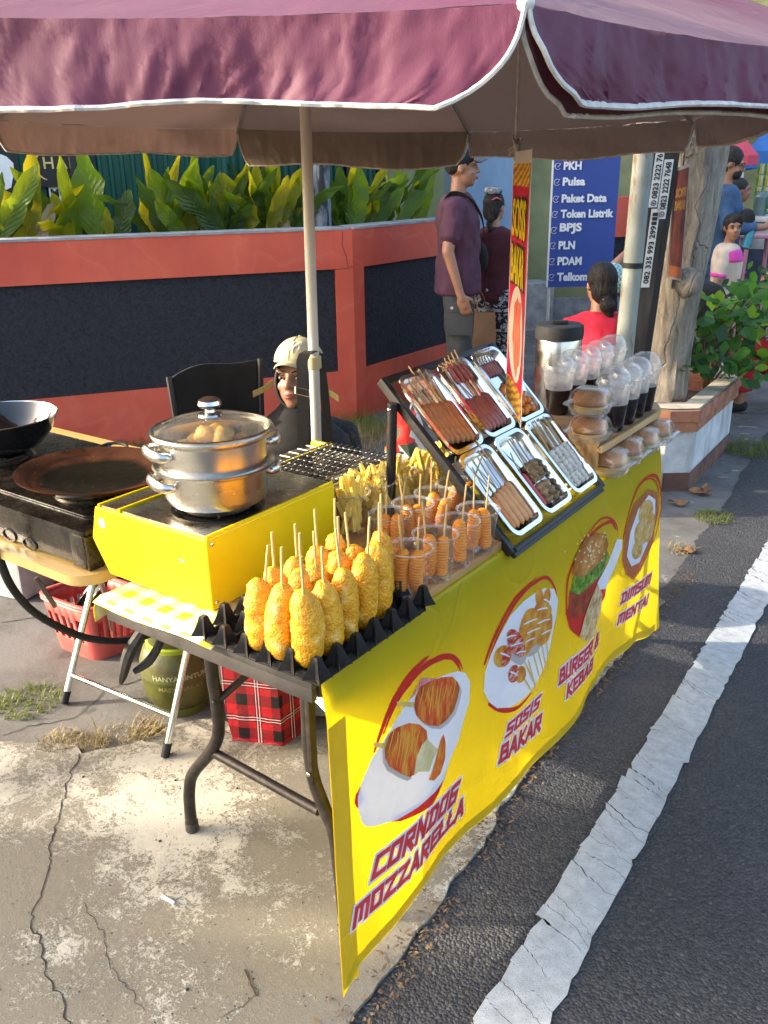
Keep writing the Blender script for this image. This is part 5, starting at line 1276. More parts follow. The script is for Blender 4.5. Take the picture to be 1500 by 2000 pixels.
for ci, (px_, x, y, lab) in enumerate(cups):
    loc = Vector((x, y, BZ)); cup(loc, lab, grp)
    single = ci == 2
    for s in range(1 if single else 2):
        a = rnd.uniform(0, 6.3) if single else (.6 + s*pi + rnd.uniform(-.5, .5))
        r_ = .012 if not single else .002
        sk_ = thing('sausage_skewer', 'spiral cut sausage, %s in the %s' % ('alone' if single else ('left' if s else 'right'), SKL[ci]), 'sausage', loc+Vector((r_*cos(a), r_*sin(a), .004)), 'spiral sausages in plastic cups')
        o = bpy.data.objects.new('sausage', spm[rnd.randrange(3)]); COL.objects.link(o); o.parent = sk_
        o2 = bpy.data.objects.new('stick', ssm); COL.objects.link(o2); o2.parent = sk_; o2.rotation_euler = (rnd.uniform(-.06, .06), rnd.uniform(-.06, .06), 0)
        sk_.rotation_euler = (rnd.uniform(-.12, .08), rnd.uniform(.02, .22) if single or s == 0 else rnd.uniform(-.10, .10), a); sk_.scale = (1, 1, rnd.uniform(.92, 1.05))
m_fries = M('french_fry', (.90, .72, .17), .45, var=.1, vs=50, bump=.2, bs=90, col2=(.88, .60, .09)); m_fries.node_tree.nodes['Principled BSDF'].inputs['Subsurface Weight'].default_value = .15; m_fries.node_tree.nodes['Principled BSDF'].inputs['Subsurface Radius'].default_value = (.02, .012, .002)
frm = []
for s in range(3):
    b = B(); L_ = .062+.01*s; P = [Vector((.003*sin(2.5*t+s)*1.3, .002*sin(3*t+s*2), (t-.5)*L_)) for t in [i/6 for i in range(7)]]
    b.tube(P, [.0044, .0056, .0058, .0056, .0057, .0056, .0042], 4); frm.append(mesh_from('fry', b, m_fries, True, 50))
fl_ = [(-1.115, 1.415, 'fries cup beside the yellow stove, nearest of the five'), (-1.108, 1.50, 'second fries cup, between grill and sausage cups'), (-1.104, 1.585, 'third fries cup in the row beside the grill'), (-1.100, 1.665, 'fourth fries cup, half empty, in front of the rack leg'), (-1.098, 1.745, 'farthest fries cup with long fries reaching the sausage trays')]
for ci, (x, y, lab) in enumerate(fl_):
    loc = Vector((x, y, BZ)); cup(loc, lab, grp)
    pr_ = thing('french_fries', 'pale yellow french fries filling the %s' % lab.split(',')[0].replace('fries cup', 'cup', 1), 'french fries', loc, 'portions of fries in plastic cups')
    nf = 36 if ci != 3 else 24
    for q in range(nf):
        t = q/nf; zc = .034+.060*t; rr_ = (.026 if t < .7 else .022)*sqrt(rnd.random()); a = rnd.uniform(0, 6.3)
        o = bpy.data.objects.new('fry', frm[rnd.randrange(3)]); COL.objects.link(o); o.parent = pr_
        o.location = (rr_*cos(a), rr_*sin(a), zc + (.010 if t > .8 else 0)); tilt = rnd.uniform(-.45, .45) if t < .75 else rnd.uniform(-1.0, 1.0)
        if t < .3: o.location.z = .040; tilt *= .6
        o.rotation_euler = (tilt, rnd.uniform(-.35, .35), rnd.uniform(0, 6.3))

# ================================================================== SLANTED RACK WITH STEEL TRAYS
RB, RPH, RYW, RW, RPW, RL, RPL = Vector((-.791, 1.575, .769)), .79, .016, .133, .161, .212, .221
ru = Vector((-sin(RYW), cos(RYW), 0)); rv = Vector((-cos(RYW)*cos(RPH), -sin(RYW)*cos(RPH), sin(RPH))); rn = ru.cross(rv).normalized()
if rn.z < 0: rn = -rn
def RK(a, s, n=0): return RB + ru*a + rv*s + rn*n
RM = Matrix((ru, rv, rn)).transposed()
rk = thing('tray_rack', 'black slanted steel rack holding six trays of skewers', 'rack', RK(.22, .2, -.1))
m_gran = M('black_hammered_paint', (.016, .016, .016), .45, var=.5, vs=260, bump=.4, bs=260)
for a in (-.018, .485):
    b = B(); b.box(RK(a, .215, -.022), (.018, .475, .020), RM, bev=.003); part('side_bar', b, m_gran, rk)
    top = RK(a-.018 if a < 0 else a+.018, .385, -.03); b = B(); b.tube([top+UZ*.012, Vector((top.x-.012, top.y, TZ+.004))], .0115, 10); lg = part('leg', b, m_gran, rk)
    b = B(); b.ball(top+ru*(-.013 if a < 0 else .013), (.005, .005, .005), 10, 6); part('bolt', b, m_chrome, lg)
for s in (-.025, .222, .448):
    b = B(); b.box(RK(.233, s, -.024), (.50, .018, .012), RM, bev=.003); part('cross_bar', b, m_gran, rk)
b = B(); b.box(RK(.233, -.020, -.014), (.50, .010, .014), RM, bev=.003); part('front_lip', b, m_gran, rk)
def tray_mesh():
    b = B(); rs = []
    for (ins, z, r) in ((0.0, -.0015, .026), (0.0, .001, .026), (.010, .0015, .020), (.0115, -.002, .019), (.017, -.018, .016), (.023, -.0215, .013), (.04, -.0222, .004)):
        rs.append([Vector((x, y, z)) for x, y in rrect(ins, RW+.010-ins, ins, RL+.006-ins, max(r, .003), 5)])
    b.rings(rs); b.f = b.f[:-2]+b.f[-1:]; return mesh_from('tray_shell', b, m_traysteel, True, 40)
m_traysteel = M('polished_tray_steel', (.72, .72, .72), .13, metal=1, var=.06, vs=5)
trm = tray_mesh(); labs = {(0, 1): 'upper steel tray nearest the camera with long brown sausages', (1, 1): 'upper middle steel tray with reddish sausages and long sticks', (2, 1): 'upper far steel tray with orange balls, behind the banner', (0, 0): 'lower steel tray nearest the camera with pale orange sausages', (1, 0): 'lower middle steel tray with a pink bar and brown lumpy skewers', (2, 0): 'lower far steel tray with white fish skewers'}
def TR(i, j, x, y, z): return RK(i*RPW-.005+x, j*RPL-.003+y, z+.002)
for (i, j), lab in labs.items():
    t = thing('steel_tray', lab, 'tray', TR(i, j, 0, 0, 0), 'steel trays on the slanted rack'); t.rotation_euler = RM.to_euler()
    o = bpy.data.objects.new('tray_shell', trm); COL.objects.link(o); o.parent = t
m_s1 = M('brown_sausage', (.50, .19, .055), .4, var=.15, vs=60, bump=.2, bs=100); m_s2 = M('red_brown_sausage', (.36, .125, .10), .42, var=.2, vs=60, bump=.3, bs=120); m_s3 = M('pale_orange_sausage', (.68, .31, .11), .42, var=.12, vs=60); m_pk = M('pink_bar', (.52, .055, .065), .4, var=.1); m_br = M('brown_meat', (.33, .195, .09), .6, var=.35, vs=70, bump=1, bs=80, bd=.006); m_wt = M('white_fish_paste', (.64, .58, .49), .5, var=.12, vs=60, bump=.5, bs=90); m_ob = M('orange_ball', (.76, .20, .012), .4, var=.12, vs=60, bump=.3, bs=90)
def skewer(i, j, x, y0, y1, rad, mt, lab, grp_, stick_to, lump=0.0, xs=None, z=None, sq=1.0, taper=.75):
    z = (-.0205+rad) if z is None else z
    xs = x if xs is None else xs
    p0, p1 = TR(i, j, x, y0, z), TR(i, j, x+(xs-x)*.3, y1, z+.002)
    r = thing('food_skewer', lab, 'skewer', p0, grp_); b = B(); kk = 16; P = []; R_ = []
    for q in range(kk+1):
        t = q/kk; e = (max(0, 1-abs(2*t-1)**9))**.5; P.append(p0.lerp(p1, t)+ru*(.0015*sin(t*4+x*90))); R_.append(rad*max(.12, e)*(1+lump*sin(t*19+x*200)+lump*.6*fbm((t*6, x*90, 0))))
    b.tube(P, R_, 12, sq=sq)
    if lump: b.v = [tuple(Vector(v)+Vector((1, 1, 1))*lump*.012*fbm((v[0]*120, v[1]*120, v[2]*120))) for v in b.v]
    part('food', b, mt, r)
    b = B(); b.tube([p1, TR(i, j, lerp(x, xs, .6), lerp(y1, stick_to, .5), z+.006), TR(i, j, xs, stick_to, max(.004, z+.010))], .0017, 6); part('stick', b, m_stick, r)
rnd = random.Random(8); pos_ = ('leftmost', 'second', 'third', 'fourth', 'fifth', 'sixth', 'seventh')
for q in range(6): skewer(0, 1, .025+q*.0186, .016+.012*(5-q)*.3, .142-.002*q, .0106, m_s1, 'long brown sausage, %s from the left in the nearest upper tray' % pos_[q], 'brown sausages in the upper near tray', .205+rnd.uniform(-.01, .03), xs=.025+q*.0186+rnd.uniform(-.02, .01))
for q in range(6): skewer(1, 1, .026+q*.0178, .018, .112+.004*(q % 2), .0100, m_s2, 'red brown sausage, %s from the left in the middle upper tray' % pos_[q], 'red brown sausages in the upper middle tray', .205+rnd.uniform(-.01, .025), xs=.020+q*.0165+rnd.uniform(-.02, .005))
for q in range(4): skewer(1, 1, .036+q*.02, .150, .200, .006, m_s2, 'small dark skewer lying on the sticks, %s in the upper middle tray' % pos_[q], 'small dark skewers in the upper middle tray', .222+.004*q, z=.004)
for q in range(5):
    x = .030+q*.0215
    for w_ in range(4):
        if q == 4 and w_ > 2: continue
        o = B(); o.ball(TR(2, 1, x*.9+.004*(w_ % 2), .026+w_*.0235+.006*(q % 2), -.009+.002*(w_ % 2)), (.0118, .0115, .0108), 14, 9); o = part('fish_ball', o, m_ob); tag(o, 'orange ball, %s in column %s of the far upper tray' % (('lowest', 'second lowest', 'second highest', 'highest')[w_], ('one at its left side', 'two', 'three', 'four', 'five at its right side')[q]), 'fish ball', 'orange balls in the far upper tray')
for q in range(6): skewer(2, 1, .040+q*.013, .145, .185, .005, m_s2, 'thin dark skewer, %s from the left at the top of the far upper tray' % pos_[q], 'thin dark skewers in the far upper tray', .215, xs=.030+q*.014)
for q in range(4):
    o = B(); c = TR(2, 1, .112+.006*(q % 2), .03+q*.03, -.006); o.lathe([(.006, -.004), (.0105, 0), (.006, .004), (.0035, 0)], 16, c, R=RM@rx(.5), close=True); o = part('squid_ring', o, m_wt); tag(o, 'pale ring, %s at the right side of the far upper tray' % ('lowest', 'second lowest', 'third', 'topmost')[q], 'squid ring', 'pale rings in the far upper tray')
for q in range(5): skewer(0, 0, .027+q*.0215, .018, .108+.003*q, .0108, m_s3 if q else M('deep_orange_sausage', (.66, .20, .03), .42), 'pale orange fat sausage, %s from the left in the nearest lower tray' % pos_[q], 'pale orange sausages in the lower near tray', .19+rnd.uniform(-.01, .05), xs=.024+q*.02+rnd.uniform(-.015, .01), sq=.85)
skewer(1, 0, .028, .020, .118, .0105, m_pk, 'pink red square bar at the left of the middle lower tray', 'food in the lower middle tray', .17, sq=.8)
for q in range(4): skewer(1, 0, .052+(q % 2)*.034+.008*(q // 2), .022+(q // 2)*.058, .078+(q // 2)*.055, .0132, m_br, 'brown lumpy meat skewer, %s in the middle lower tray' % ('lower left', 'lower right', 'upper left', 'upper right')[q], 'food in the lower middle tray', .20, lump=.2, xs=.05+q*.012)
for q in range(12):
    r_, c_ = q//4, q % 4
    skewer(2, 0, .026+c_*.0268+.004*(r_ % 2), .016+r_*.036, .058+r_*.036, .0098, m_wt, 'white fish skewer, %s row, %s from the left in the far lower tray' % (('lower', 'middle', 'upper')[r_], pos_[c_]), 'white skewers in the far lower tray', .195+rnd.uniform(-.01, .02), lump=.12, xs=.03+c_*.022, z=-.011+.004*r_)

# ================================================================== DRINKS SHELF
m_pine = M('pale_pine', (.58, .36, .15), .5, var=.2, vs=10, stretch=(1, .2, 1)); m_cardb = M('brown_cardboard', (.30, .19, .10), .85, var=.2, vs=8)
sh_ = thing('drinks_shelf', 'low pine shelf with cardboard top carrying the iced drinks', 'shelf', (-.96, 2.42, .745))
SX0, SX1, SY0, SY1, SZ = -1.12, -.822, 2.085, 2.80, .832
b = B(); b.prism([(SX0, SY0), (SX1, SY0), (SX1, 2.55), (-.85, 2.61), (-1.00, 2.80), (SX0, 2.80)], SZ-.011, SZ-.001); part('top_board', b, m_pine, sh_)
b = B(); b.box((SX1+.004, (SY0+2.52)/2, SZ-.004), (.008, 2.52-SY0, .018), bev=.002); part('front_edge', b, m_pine, sh_)
for x in (SX0+.02, SX1-.03):
    b = B(); b.box((x, SY0+.008, SZ-.02 if x > -1 else SZ+.018), (.05, .018, .088 if x > -1 else .09), bev=.006); part('end_bracket', b, m_wood, sh_)
b = B(); b.box(((SX0+SX1)/2, SY0+.25, .747+.04), (SX1-SX0-.02, .02, .075)); b.box(((SX0+SX1)/2, 2.53, .787), (SX1-SX0-.02, .02, .075)); part('support', b, m_pine, sh_)
b = B(); b.grid(lambda u, v: Vector((lerp(SX0+.02, SX1-.008, u), lerp(SY0+.03, 2.54, v), SZ+.0015+.0012*sin(u*5+v*3))), 8, 12); part('cardboard', b, m_cardb, sh_)
dk = thing('iced_drink', 'front drink', 'drink', (0, 0, 0), 'dome lidded dark drinks on the shelf')
b = B(); b.lathe([(0, .0), (.0305, 0), (.032, .003), (.0390, .074)], 32); b.f = b.f[:-1]; part('cup', b, m_cupclear, dk)
b = B(); b.lathe([(.0390, .0745), (.0445, .122), (.0465, .125), (.0475, .128), (.0455, .130)], 32); b.f = b.f[:-2]; part('cup_rim', b, m_frost, dk)
b = B(); b.lathe([(0, .002), (.0298, .002), (.0312, .004), (.0383, .0735), (.0383, .074), (0, .0742)], 32); part('tea', b, M('dark_tea', (.010, .0035, .005), .12, var=.1), dk)
b = B(); b.lathe([(.0475, .127), (.0505, .128), (.0505, .131), (.0475, .132), (.0465, .140), (.042, .153), (.032, .164), (.018, .171), (.009, .172)], 32); b.f = b.f[:-2]; part('dome_lid', b, m_dome, dk)
back = [(-1.062, 2.345), (-1.058, 2.435), (-1.056, 2.525), (-1.056, 2.62), (-1.060, 2.735)]; front = [(-.862, 2.262), (-.862, 2.345), (-.866, 2.428), (-.870, 2.512)]
ol = ('nearest', 'second', 'third', 'fourth', 'farthest')
for q, (x, y) in enumerate(back):
    lab = '%s dark iced drink with dome lid in the back row of five' % ol[q]
    if q == 0: dk.location = (x, y, SZ+.003); dk['label'] = lab
    else: dup(dk, (x, y, SZ+.003), q*1.3, lab)
for q, (x, y) in enumerate(front): dup(dk, (x, y, SZ+.003), q*.9+.4, '%s dark iced drink with dome lid in the front row of four by the tablecloth' % (ol[q] if q < 3 else 'last'))
# clamshell boxes with buns
bx = thing('burger_box', 'box', 'food box', (0, 0, 0), 'clear clamshell boxes with buns')
def rr3(hx, hy, r, z): return [Vector((x, y, z)) for x, y in rrect(-hx, hx, -hy, hy, r, 5)]
b = B(); b.rings([rr3(.030, .030, .014, 0), rr3(.042, .042, .018, .003), rr3(.049, .049, .020, .026), rr3(.060, .058, .022, .028), rr3(.061, .059, .022, .030)], False); b.add(rr3(.030, .030, .014, 0), [tuple(range(23, -1, -1))]); part('base', b, m_dome, bx)
b = B(); rs = []
for (h, r, z) in ((.061, .022, .031), (.052, .02, .033), (.049, .02, .040), (.045, .02, .056), (.038, .018, .066), (.028, .014, .069)):
    R_ = rr3(h, h*.97, r, z); rs.append([p*(1+.012*(i % 2)) if 0 < len(rs) < 5 else p for i, p in enumerate(R_)])
for r_ in rs:
    for i, p in enumerate(r_): p.z = [.031, .033, .040, .056, .066, .069][rs.index(r_)]
b.rings(rs, False); b.add(rs[-1], [tuple(range(len(rs[-1])))]); part('ridged_lid', b, m_plast, bx)
b = B()
for q in range(9): x = -.032+q*.008; b.tube([(x, -.04, .058), (x, -.028, .069), (x, .028, .069), (x, .04, .058)], .0012, 5)
part('lid_rib', b, m_plast, bx)
m_bun2 = M('baked_bun', (.50, .235, .075), .5, var=.3, vs=22, col2=(.34, .13, .035)); m_bunlow = M('bun_underside', (.66, .42, .17), .6, var=.12)
bu = thing('burger_bun', 'bun', 'bun', (0, 0, 0), 'buns inside clear clamshell boxes')
b = B(); b.lathe([(0, .030), (.044, .031), (.0475, .040), (.043, .053), (.028, .063), (0, .066)], 28); part('bun_top', b, m_bun2, bu)
b = B(); b.lathe([(0, .005), (.034, .006), (.043, .016), (.044, .027), (0, .028)], 28); part('bun_bottom', b, m_bunlow, bu)
boxes = [((-.868, 2.125, SZ+.003), 'clamshell box standing on the shelf under another box', 'lower boxed bun on the drinks shelf'), ((-.872, 2.130, SZ+.0745), 'topmost clamshell box, stacked on another box beside the drinks', 'topmost boxed bun, stacked on the shelf'),
         ((-.795-.045, 2.155, TZ+.006), 'nearest clamshell box on the yellow cloth under the shelf edge', 'bun in the nearest box on the yellow cloth'), ((-.842, 2.277, TZ+.006), 'second clamshell box on the yellow cloth under the shelf edge', 'bun in the second box on the yellow cloth'), ((-.842, 2.395, TZ+.006), 'third clamshell box on the yellow cloth under the shelf edge', 'bun in the third box on the yellow cloth'), ((-.838, 2.50, TZ+.006), 'farthest clamshell box at the end of the yellow cloth', 'bun in the farthest box at the cloth end')]
for q, (l, lab, lb2) in enumerate(boxes):
    if q > 1: l = (l[0]+.022, l[1], l[2])
    if q == 0: bx.location = l; bx['label'] = lab; bu.location = l; bu['label'] = lb2
    else: dup(bx, l, .12*sin(q*3), lab); dup(bu, l, q*1.1, lb2)

# steel drink dispenser behind the shelf
dc = AT(1090, 700, 4.1); DZ = 1.5-(592-318)/1720*4.05
dp = thing('drink_dispenser', 'tall stainless steel drink dispenser with black lid behind the cups', 'dispenser', (dc.x, dc.y, .40))
b = B(); b.lathe([(0, .42), (.100, .42), (.104, .43), (.104, DZ-.07), (.100, DZ-.06)], 40, (dc.x, dc.y, 0)); part('tank', b, M('dented_steel', (.52, .49, .45), .2, metal=1, var=.25, vs=9, bump=.2, bs=14), dp)
b = B(); b.lathe([(.108, DZ-.062), (.110, DZ-.03), (.106, DZ-.004), (.095, DZ+.002), (.02, DZ-.002), (0, DZ-.002)], 40, (dc.x, dc.y, 0)); ldo = part('lid', b, m_rubber, dp)
b = B(); b.box((dc.x, dc.y, DZ+.008), (.07, .03, .016), rotz(.5), bev=.005); part('lid_handle', b, m_rubber, ldo)
b = B(); b.lathe([(0, -.02), (.19, -.02), (.19, .40), (.18, .415), (0, .415)], 4, (dc.x, dc.y, 0), R=rotz(.4)); o = part('crate_stand', b, M('dark_wood_crate', (.10, .06, .035), .7, var=.3)); tag(o, 'dark square crate stand under the drink dispenser', 'stand')

# ================================================================== UNDER AND BEHIND THE TABLES
m_coralp = M('coral_plastic', (.66, .12, .10), .42, var=.08, vs=10)
bk = thing('plastic_basket', 'coral plastic basket full of kitchen tools under the oak table', 'basket', G(190, 1250, -.012))
BA, BBp, BCc = G(112, 1262, -.012), G(190, 1293, -.012), G(276, 1258, -.012); BDd = BA+(BCc-BBp)
cen = (BA+BCc)/2; HB = .205
def bpt(u, v, z):   # u,v -1..1 round the basket, flaring with height
    base = (BA*(1-u)*(1+v)+BBp*(1+u)*(1+v)*1 + BCc*(1+u)*(1-v) + BDd*(1-u)*(1-v))/4
    f = 1+.30*(z/HB); return Vector((cen.x+(base.x-cen.x)*f, cen.y+(base.y-cen.y)*f, -.010+z))
loop = [(cos(a), sin(a)) for a in [2*pi*i/48+pi/4 for i in range(48)]]
def sqr(c, s):  # squircle
    m_ = max(abs(c), abs(s)); q = (abs(c)**6+abs(s)**6)**(1/6); return c/q, s/q
rs = [[bpt(*sqr(c, s), z) for c, s in loop] for z in (0, .05, .06, .075, .09, .105, .12, .135, .15, HB)]
b = B(); n_ = 48; V = [p for r in rs for p in r]; F = []
for j in range(len(rs)-1):
    for i in range(n_):
        if 2 <= j <= 7 and i % 2 == 0 and i % 12 not in (0, 11): continue
        F.append((j*n_+i, j*n_+(i+1) % n_, (j+1)*n_+(i+1) % n_, (j+1)*n_+i))
F.append(tuple(range(n_-1, -1, -1))); b.add(V, F); o = part('basket_wall', b, m_coralp, bk); o.modifiers.new('thickness', 'SOLIDIFY').thickness = .003
b = B(); b.tube([p+UZ*.0 for p in rs[-1]], .008, 8, closed=True, sq=.8)
b.tube([rs[-1][i]*1.0-UZ*.016+(rs[-1][i]-cen).normalized()*.004 for i in range(n_)], .005, 6, closed=True); part('rim', b, m_coralp, bk)
m_tool = M('dull_tool_metal', (.16, .14, .12), .4, metal=.8, var=.3)
t0 = AT(100, 1172, 2.66); tl_ = thing('steel_tube', 'grey brown metal tube sticking out of the coral basket', 'tube', t0); b = B(); b.tube([AT(108, 1185, 2.66), AT(70, 1128, 2.66)], .008, 10); part('shaft', b, m_tool, tl_)
t1 = bpt(.1, .2, .17); sv_ = thing('frying_strainer', 'dark mesh strainer standing in the coral basket', 'strainer', t1); b = B(); b.lathe([(.085, .0), (.082, -.015), (.05, -.03), (0, -.035)], 24, t1+UZ*.03, R=rx(.6)@ry(-.5)); b.f = b.f[:-2]; part('mesh_bowl', b, m_iron, sv_); b = B(); b.tube([t1+UZ*.03+(rx(.6)@ry(-.5))@Vector((.085*cos(a), .085*sin(a), 0)) for a in [2*pi*i/24 for i in range(24)]], .004, 6, closed=True); part('rim', b, m_chrome, sv_)
b = B(); b.tube([bpt(.5, .4, .06), bpt(.55, .5, .235)], .009, 10); o = part('steel_skimmer', b, m_tool); tag(o, 'metal tool handle upright at the near corner of the coral basket', 'utensil')

# gas cylinder
k = Nodes('olive_cylinder_paint'); a = k.noise(9, 5, .7); c = k.ramp(a, [(.3, (.045, .050, .008)), (.65, (.098, .103, .014))]); ru_ = k.ramp(k.noise(16, 5, .75, k.mapping(loc=(2, 0, 1))), [(.56, 0), (.66, .8)])
k.base(k.mix(ru_, c, (.07, .04, .02))); k.set(Roughness=.5); k.bump(k.noise(60, 4), .003, .4); m_gas = k.mat
gc = G(345, 1405, -.012); gc += Vector((_fw.x, _fw.y, 0)).normalized()*.09; gc.z = -.012
gs_ = thing('gas_cylinder', 'small rusty olive green gas cylinder under the table', 'gas cylinder', gc)
b = B(); R_ = .112; b.lathe([(0, .015), (.06, .015), (.085, .028), (.105, .055), (R_, .09), (R_, .125), (.113, .128), (.113, .134), (R_, .137), (R_, .17), (.100, .205), (.075, .228), (.04, .238), (0, .24)], 40, gc); part('tank', b, m_gas, gs_)
b = B(); b.lathe([(.078, 0), (.082, 0), (.080, .03), (.076, .03)], 32, gc, close=True); part('foot_ring', b, m_gas, gs_)
m_gas2 = M('lime_band_paint', (.28, .36, .02), .5, var=.2)
b = B(); V = []
for i in range(33):
    a = radians(-200 + 250*i/32)
    for z, r_ in ((.215, .083), (.265, .080), (.33 if 4 < i < 28 else .28, .074)): V.append(gc+Vector((r_*cos(a), r_*sin(a), z)))
F = [(i*3+j, (i+1)*3+j, (i+1)*3+j+1, i*3+j+1) for i in range(32) for j in range(2)]; b.add(V, F); o = part('collar', b, m_gas, gs_); o.modifiers.new('thickness', 'SOLIDIFY').thickness = .004
b = B(); b.lathe([(.0825, .200), (.0885, .206), (.0885, .228), (.080, .234)], 32, gc); b.f = b.f[:-2]; part('lime_band', b, m_gas2, gs_)
b = B(); b.tube([gc+UZ*.235, gc+UZ*.27], .012, 10); b.box(gc+UZ*.285, (.03, .04, .035), bev=.006); part('valve', b, M('teal_regulator', (.02, .30, .36), .4), gs_)
V_, F_, (w_, h_) = text_geo('HANYA UNTUK', .015)
def on_tank(txt, z, h, a0, a1, mt, nm):
    V_, F_, (w_, h_) = text_geo(txt, .02); b = B(); b.add([gc+Vector((1.012*R_*cos(lerp(a0, a1, x/w_)), 1.012*R_*sin(lerp(a0, a1, x/w_)), z+h*y/h_)) for x, y in V_], F_); part(nm, b, mt, gs_, False)
acam = atan2(-gc.y, -gc.x)
m_tankprint = M('pale_tank_print', (.40, .42, .22), .6); on_tank('HANYA UNTUK', .142, .016, acam-.75, acam+.75, m_tankprint, 'lettering'); on_tank('MASYARAKAT', .108, .014, acam-.6, acam+.6, M('worn_tank_print', (.22, .19, .06), .6), 'worn_lettering')
# black trivet leaning on the cylinder
tp = AT(285, 1275, 2.20); tv = thing('burner_trivet', 'black iron burner trivet with claw prongs hung in front of the gas cylinder', 'trivet', tp)
def T(x, y): return AT(x, y, 2.20)
for pts, r_ in (([T(292, 1215), T(272, 1240), T(252, 1275), T(240, 1318), T(236, 1335)], [.012, .02, .024, .018, .006]), ([T(318, 1222), T(312, 1255), T(292, 1290), T(262, 1312)], [.014, .016, .018, .01]), ([T(296, 1218), T(306, 1212), T(322, 1220)], [.01, .012, .01])):
    b = B(); b.tube(smooth(pts), [lerp(r_[min(int(i/4), len(r_)-1)], r_[min(int(i/4)+1, len(r_)-1)], (i % 4)/4) for i in range(len(smooth(pts)))], 8, sq=.75); part('prong', b, m_iron, tv)
b = B(); b.tube([T(296, 1225), T(297, 1195)], .004, 6); part('hook', b, m_iron, tv)
# gas hose
hs = [AT(x, y, D) for x, y, D in ((-30, 1020, 1.95), (0, 1095, 1.98), (22, 1145, 2.0), (60, 1190, 2.05), (110, 1222, 2.1), (170, 1246, 2.15), (230, 1252, 2.22), (280, 1244, 2.28), (320, 1225, 2.33))]
b = B(); b.tube(smooth(hs, 5), .0095, 12); o = part('gas_hose', b, m_rubber); tag(o, 'thick black gas hose looping past the coral basket to the gas cylinder', 'hose')

# red plaid bag
k = Nodes('red_plaid'); xyz = k.n('ShaderNodeSeparateXYZ'); k.l(k.mapping(scale=(9, 9, 9), rot=(0, 0, -.25)), xyz.inputs[0]); hor = k.math('ADD', xyz.outputs[0], k.math('MULTIPLY', xyz.outputs[1], .6))
def bands(v, lo, hi): fr = k.math('FRACT', v); return k.math('MULTIPLY', k.math('GREATER_THAN', fr, lo), k.math('LESS_THAN', fr, hi))
bk1 = k.math('ADD', bands(hor, .1, .42), bands(xyz.outputs[2], .1, .42)); c = k.mix(k.math('MULTIPLY', bk1, .5), (.55, .012, .02), (.012, .008, .01))
for lo in (.62, .70, .78): c = k.mix(k.math('MAXIMUM', bands(hor, lo, lo+.022), bands(xyz.outputs[2], lo, lo+.022)), c, (.02, .01, .012))
for lo in (.655, .735): c = k.mix(k.math('MAXIMUM', bands(hor, lo, lo+.018), bands(xyz.outputs[2], lo, lo+.018)), c, (.75, .70, .68))
k.base(c); k.set(Roughness=.35); k.bump(k.math('ADD', k.noise(14, 4), k.math('MULTIPLY', k.noise(400, 2), .05)), .02, .6); m_plaid = k.mat
PA, PB, PCc = G(455, 1445, 0), G(552, 1456, 0), G(598, 1425, 0); PDd = PA+(PCc-PB)+Vector((-.02, .04, 0))
pb_ = thing('plaid_bag', 'red and black plaid shopping bag standing under the table', 'bag', (PA+PCc)/2)
b = B(); rs = []; HBg = .345
for j in range(11):
    t = j/10; ring = []
    for (p, q) in ((PA, PB), (PB, PCc), (PCc, PDd), (PDd, PA)):
        for i in range(8):
            u = i/8; c = p.lerp(q, u); cc_ = (PA+PCc)/2; f = 1+.05*sin(pi*t)+.10*t-.30*max(0, t-.62)+.11*fbm((c.x*9+3*u, t*2.2, c.y*9)); ring.append(Vector((cc_.x+(c.x-cc_.x)*f-.02*t, cc_.y+(c.y-cc_.y)*f, t*HBg+.004*sin(u*9)*(t < .05))))
    rs.append(ring)
b.rings(rs); part('bag_body', b, m_plaid, pb_, True, 50)
b = B(); b.tube([p*1 for p in rs[0]], .004, 5, closed=True); part('hem', b, M('dark_red_binding', (.30, .008, .015), .5), pb_)
for p, q in ((PA, PB),):
    b = B(); a_, e_ = p.lerp(q, .3)+UZ*HBg, p.lerp(q, .7)+UZ*HBg; b.tube([a_-UZ*.05, a_+UZ*.02+Vector((0, .01, 0)), (a_+e_)/2+UZ*.045+Vector((0, .02, 0)), e_+UZ*.02+Vector((0, .01, 0)), e_-UZ*.05], .006, 6); part('handle', b, m_plaid, pb_)
# coil spring seen between leg and cloth
b = B(); s0, s1 = onY(608, 1352, 1.06), onY(640, 1385, 1.06); P = []
for i in range(120):
    t = i/119; c = s0.lerp(s1, t); a = t*2*pi*12; P.append(c+Vector((.006*cos(a), .006*sin(a)*.5, .006*sin(a))))
b.tube(P, .0013, 5); o = part('coil_spring', b, m_chrome); tag(o, 'small steel coil spring beside the right front table leg', 'spring')

# things at the far left under the oak table
wb = G(10, 1186, -.012); o = B(); o.box((wb.x-.20, wb.y+.12, .12), (.42, .2, .26), rotz(.2), bev=.012); o = part('concrete_block', o, M('whitewashed_concrete', (.50, .50, .49), .9, var=.15, bump=.5)); tag(o, 'whitewashed concrete block at the left edge under the oak table', 'block')
kb = G(95, 1168, -.012); t = thing('black_crate', 'black box standing behind the coral basket', 'box', kb+Vector((0, .16, 0))); b = B(); b.box(kb+Vector((0, .20, .15)), (.24, .2, .30), rotz(.2), bev=.01); part('case', b, m_rubber, t); b = B(); b.box(kb+Vector((0, .20, .308)), (.25, .21, .016), rotz(.2), bev=.005); part('lid', b, m_rubber, t)
